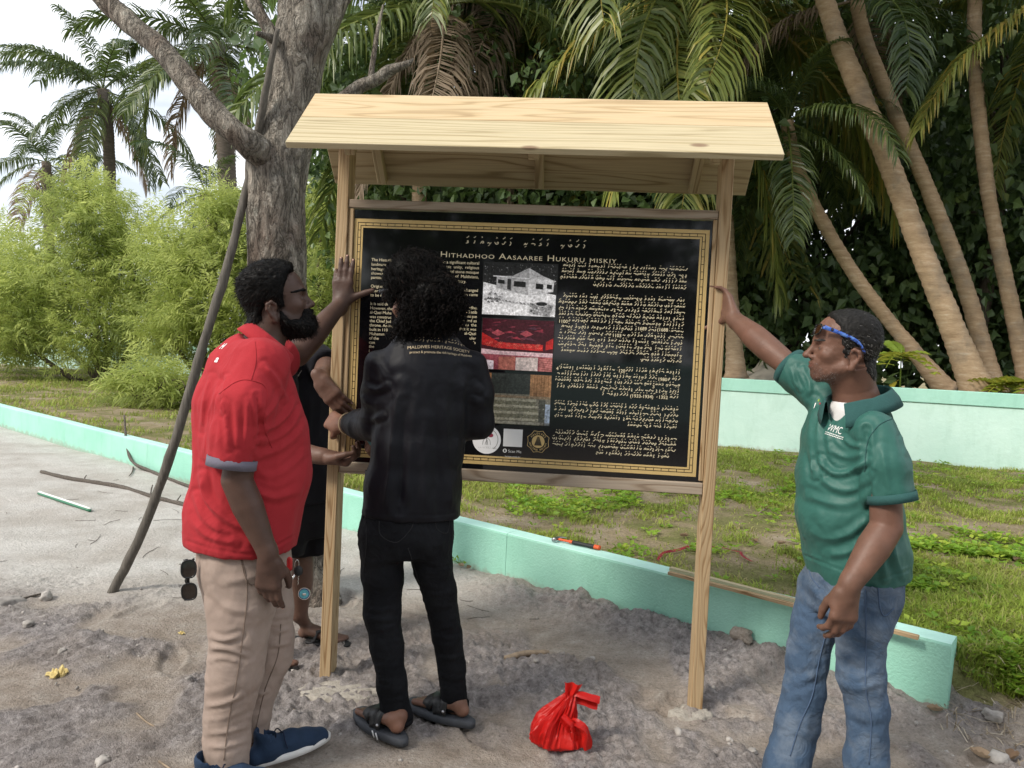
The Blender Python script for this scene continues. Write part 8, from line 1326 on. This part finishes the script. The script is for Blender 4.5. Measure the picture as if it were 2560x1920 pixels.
def disc_obj(nm, c, r_, th_, mt, par): 
    bm = bmesh.new(); bmesh.ops.create_cone(bm, cap_ends=True, segments=28, radius1=r_, radius2=r_, depth=th_); bm_obj(nm, bm, mt, par, False, Matrix.Translation(Vector(c)) @ Vector((0.1, -1, 0.05)).to_track_quat('Z', 'Y').to_matrix().to_4x4())
cc = K(757, 1480); disc_obj('charm_rim', cc, 0.0195, 0.004, M_CHR, kr); disc_obj('charm_enamel', cc+A(0, -0.0022, 0), 0.0172, 0.002, M_NAVY, kr); disc_obj('charm_flower', cc+A(0, -0.0034, 0), 0.0145, 0.0015, M_TURQ, kr); bm_obj('charm_figure', box_bm(0.012, 0.002, 0.007, 0.001), M_CHR, kr, False, Matrix.Translation(Vector(cc+A(0.001, -0.005, -0.001))))
# cordless drill
dp = at(938, 1118, 2.93); dr = thing('cordless_drill', 'teal and black cordless drill held low against the panel by the man in black', 'drill', tuple(dp)); M_TEAL = simple('teal_plastic', (0.01, 0.13, 0.14), 0.45, 0.06); fd = unit(A(-0.35, 0.93, 0)); sdv = A(fd[1], -fd[0], 0)
def DP(a, b, c): return fd*a+sdv*b+A(0, 0, c)
for nm, P, R_, mt in (('motor_housing', [(-0.085, 0, 0.03), (-0.08, 0, 0.03), (0.02, 0, 0.03), (0.045, 0, 0.03)], [0.022, 0.030, 0.030, 0.024], M_TEAL), ('chuck', [(0.045, 0, 0.03), (0.075, 0, 0.03), (0.09, 0, 0.03)], [0.022, 0.019, 0.010], M_BLK), ('bit', [(0.085, 0, 0.03), (0.135, 0, 0.03)], [0.0035, 0.003], M_STEEL), ('handle', [(-0.03, 0, 0.01), (-0.045, 0, -0.04), (-0.055, 0, -0.085)], [0.022, 0.020, 0.022], M_BLK)): V, Fl = tube(catmull(np.array([DP(*p) for p in P]), 14), np.interp(np.linspace(0, 1, 14), np.linspace(0, 1, len(R_)), R_), 14); obj_np(nm, V, Fl, mt, dr)
q_ = Matrix(((fd[0], sdv[0], 0, 0), (fd[1], sdv[1], 0, 0), (0, 0, 1, 0), (0, 0, 0, 1))); bm_obj('battery', box_bm(0.115, 0.072, 0.045, 0.008, 2), M_BLK, dr, False, Matrix.Translation(Vector(DP(-0.045, 0, -0.105))) @ q_); 
# ---------------------------------------------------------------- red tape, dead leaves, plants
m_ = simple('red_tape', (0.26, 0.015, 0.03), 0.6, 0.2)
def tape(label, pix):
    P = np.array([gz(atz(x, y, 0.26), 0.02) for x, y in pix]); cv = catmull(P, 30); cv[:, 2] += 0.015*vnoise(cv*9); V, Fq = ribbon(cv, np.tile(A(0.1, -0.4, 1), (30, 1))+0.8*np.stack([vnoise(cv*7+q) for q in range(3)], -1), 0.019, 0.001); tag(obj_np('red_tape', V, Fq, m_), label, 'tape')
tape('strip of red tape on the grass left of the right post', [(1645, 1402), (1662, 1385), (1700, 1378), (1722, 1372)]); tape('crumpled strip of red tape on the grass right of the right post', [(1775, 1374), (1825, 1378), (1848, 1382), (1855, 1395), (1880, 1405)])
M_DLEAF = leaf_mat('dead_leaf', [(0.0, (0.20, 0.13, 0.08)), (1.0, (0.44, 0.33, 0.23))], 0.2, 0.8)
for k, (x, y, z, lb) in enumerate(((1710, 1345, 0.25, 'curled brown dead leaf on the grass left of the right post'), (1887, 1365, 0.25, 'pale brown dead leaf on the grass below the pale stalk'), (1953, 1372, 0.25, 'brown dead leaf on the grass behind the right post'), (2005, 1378, 0.25, 'pale dead leaf at the belly of the green shirted man'), (2542, 1420, 0.25, 'pale dead leaf in the weeds at the right edge'), (2455, 1857, 0.06, 'orange brown dead leaf right of the wall end'), (2535, 1835, 0.1, 'curled dead leaf at the right edge below the wall end'), (1152, 1425, 0.0, 'curled dead leaf against the low wall behind the man in black'), (1172, 1430, 0.0, 'second curled dead leaf at the foot of the low wall'), (2335, 1800, 0.0, 'torn dead leaf under the end of the low wall'))):
    p = gz(atz(x, y, z), 0.012); r = np.random.RandomState(k+40); n = 9; u = np.linspace(0, 1, n); v = np.linspace(-1, 1, 7); Lf = r.uniform(0.05, 0.08); W_ = np.sin(np.pi*np.clip(u, 0.03, 0.98))**0.7*Lf*0.30; V = np.array([[Lf*(a-0.5), W_[i]*b, 0.35*Lf*b*b*W_[i]/W_.max()*r.uniform(0.8, 1.2)+0.18*Lf*(2*a-1)**2] for i, a in enumerate(u) for b in v]); c, s_ = math.cos(k*1.7), math.sin(k*1.7); V = V@np.array([[c, s_, 0], [-s_, c, 0], [0, 0, 1]])+p; i = (np.arange(n-1)[:, None]*7+np.arange(6)).ravel(); tag(obj_np('dead_leaf', V, np.stack([i, i+1, i+8, i+7], -1), M_DLEAF, cols=np.full((len(V), 3), r.rand())), lb, 'leaf', 'dead leaves')
# sapling with big lobed leaves, and ferny plants over the wall
M_SAP = leaf_mat('breadfruit_leaf', [(0.0, (0.10, 0.19, 0.03)), (0.7, (0.24, 0.34, 0.05)), (1.0, (0.48, 0.40, 0.06))], 0.4, 0.4)
def lobed(Lf, droop, tone, r, lobes=6):
    parts = []; ts = []; mid = np.array([[Lf*t, 0, -droop*Lf*t*t] for t in np.linspace(0, 1, 10)]); parts.append(ribbon(mid, np.tile(A(0, 0, 1), (10, 1)), np.linspace(0.02, 0.006, 10)*Lf/0.35, 0.002)); ts.append(np.full(len(parts[-1][0]), min(1, tone+0.2)))
    for k in range(lobes):
        t = 0.15+0.75*k/(lobes-1); o = A(Lf*t, 0, -droop*Lf*t*t)
        for sg in (1, -1):
            l_ = Lf*0.42*math.sin(math.pi*(0.18+0.62*t)); P = o[None]; Dv = unit(A(0.62, sg*1.0, -0.25*droop))[None]; V, Fq, _ = leaves(P, Dv, A(0, 0, 1)[None]+0.1*r.normal(size=(1, 3)), A(l_), A(l_*0.75), A(tone), 0.12, 0.15); parts.append((V, Fq)); ts.append(np.full(len(V), np.clip(tone+r.normal()*0.1, 0, 1)))
    V, Fl = join(parts); return V, Fl, np.concatenate(ts)
def sapling(name, label, px, py, Y, hgt, nl, Lf, seed, yellow=0):
    b = at(px, py, Y); b[2] = 0.25; root = thing(name, label, 'plant', tuple(b)); r = np.random.RandomState(seed); V, Fl = tube(np.array([(0.02*math.sin(t*3), 0, hgt*t) for t in np.linspace(0, 1, 8)]), np.linspace(0.016, 0.008, 8), 6); obj_np('stem', V, Fl, M_SAP, root, True, np.full((len(V), 3), 0.3))
    for k in range(nl):
        V, Fl, t = lobed(Lf*r.uniform(0.75, 1.1), r.uniform(0.35, 0.9), 1.0 if k < yellow else r.uniform(0.4, 0.8), r); o = obj_np('leaf', V, Fl, M_SAP, root, False, np.stack([t]*3, -1)); o.location = (0, 0, hgt*(0.92 if k >= yellow else 0.7)); o.rotation_euler = (0, -r.uniform(0.0, 0.8) if k >= yellow else 0.5, k*2.4+seed)
sapling('breadfruit_sapling', 'sapling with large lobed yellow green leaves behind the wall beside the green shirted man', 2245, 985, 9.75, 1.52, 9, 0.42, 3, 1); sapling('leafy_plant', 'bright leafy plant behind the wall at the foot of the leaning palms', 2500, 990, 9.6, 1.15, 10, 0.38, 5); sapling('leafy_plant', 'bright leafy plant behind the wall at the right edge', 2575, 995, 9.3, 1.2, 9, 0.42, 6)
# seedling at the wall foot and an added pale mound standing in for sunlit sandy ground
P = np.tile(gz(atz(1146, 1420), 0.02), (9, 1)); r = np.random.RandomState(3); Dv = unit_rows(r.normal(size=(9, 3))*A(1, 1, 0.3)+A(0, 0, 0.9)); V, Fq, t = leaves(P+Dv*0.05, Dv, rdir(9, r) if 'rdir' in globals() else r.normal(size=(9, 3)), np.full(9, 0.04), np.full(9, 0.022), np.full(9, 0.5), 0.2, 0.1); parts = [(V, Fq)]+[tube(np.array([P[0], P[0]+d*0.05]), 0.0015, 4) for d in Dv]; V, Fl = join(parts)
if 'M_WEED' in globals(): tag(obj_np('seedling', V, Fl, M_WEED, smooth=False, cols=np.full((len(V), 3), 0.5)), 'tiny leafy seedling at the foot of the low wall behind the man in black', 'seedling')
n = 40; u = np.linspace(-1, 1, n); U, W = np.meshgrid(u, u); c0 = at(1895, 930, 13.0); Z = 1.55*np.exp(-(U*1.5)**2-(W*1.6)**2)*(1+0.15*vnoise(np.stack([U*5, W*5, U*0], -1))); V = np.stack([c0[0]+U*1.6, 12.2+W*0.9, Z+0.1], -1).reshape(-1, 3); i = (np.arange(n-1)[:, None]*n+np.arange(n-1)).ravel(); tag(obj_np('sunlit_sand_mound', V, np.stack([i, i+1, i+n+1, i+n], -1), simple('pale_coral_sand', (0.62, 0.55, 0.45), 0.95, 0.15, 5, 0.5, 40)), 'added pale mound standing in for sunlit sandy ground behind the wall beside the raised arm', 'stand-in mound')
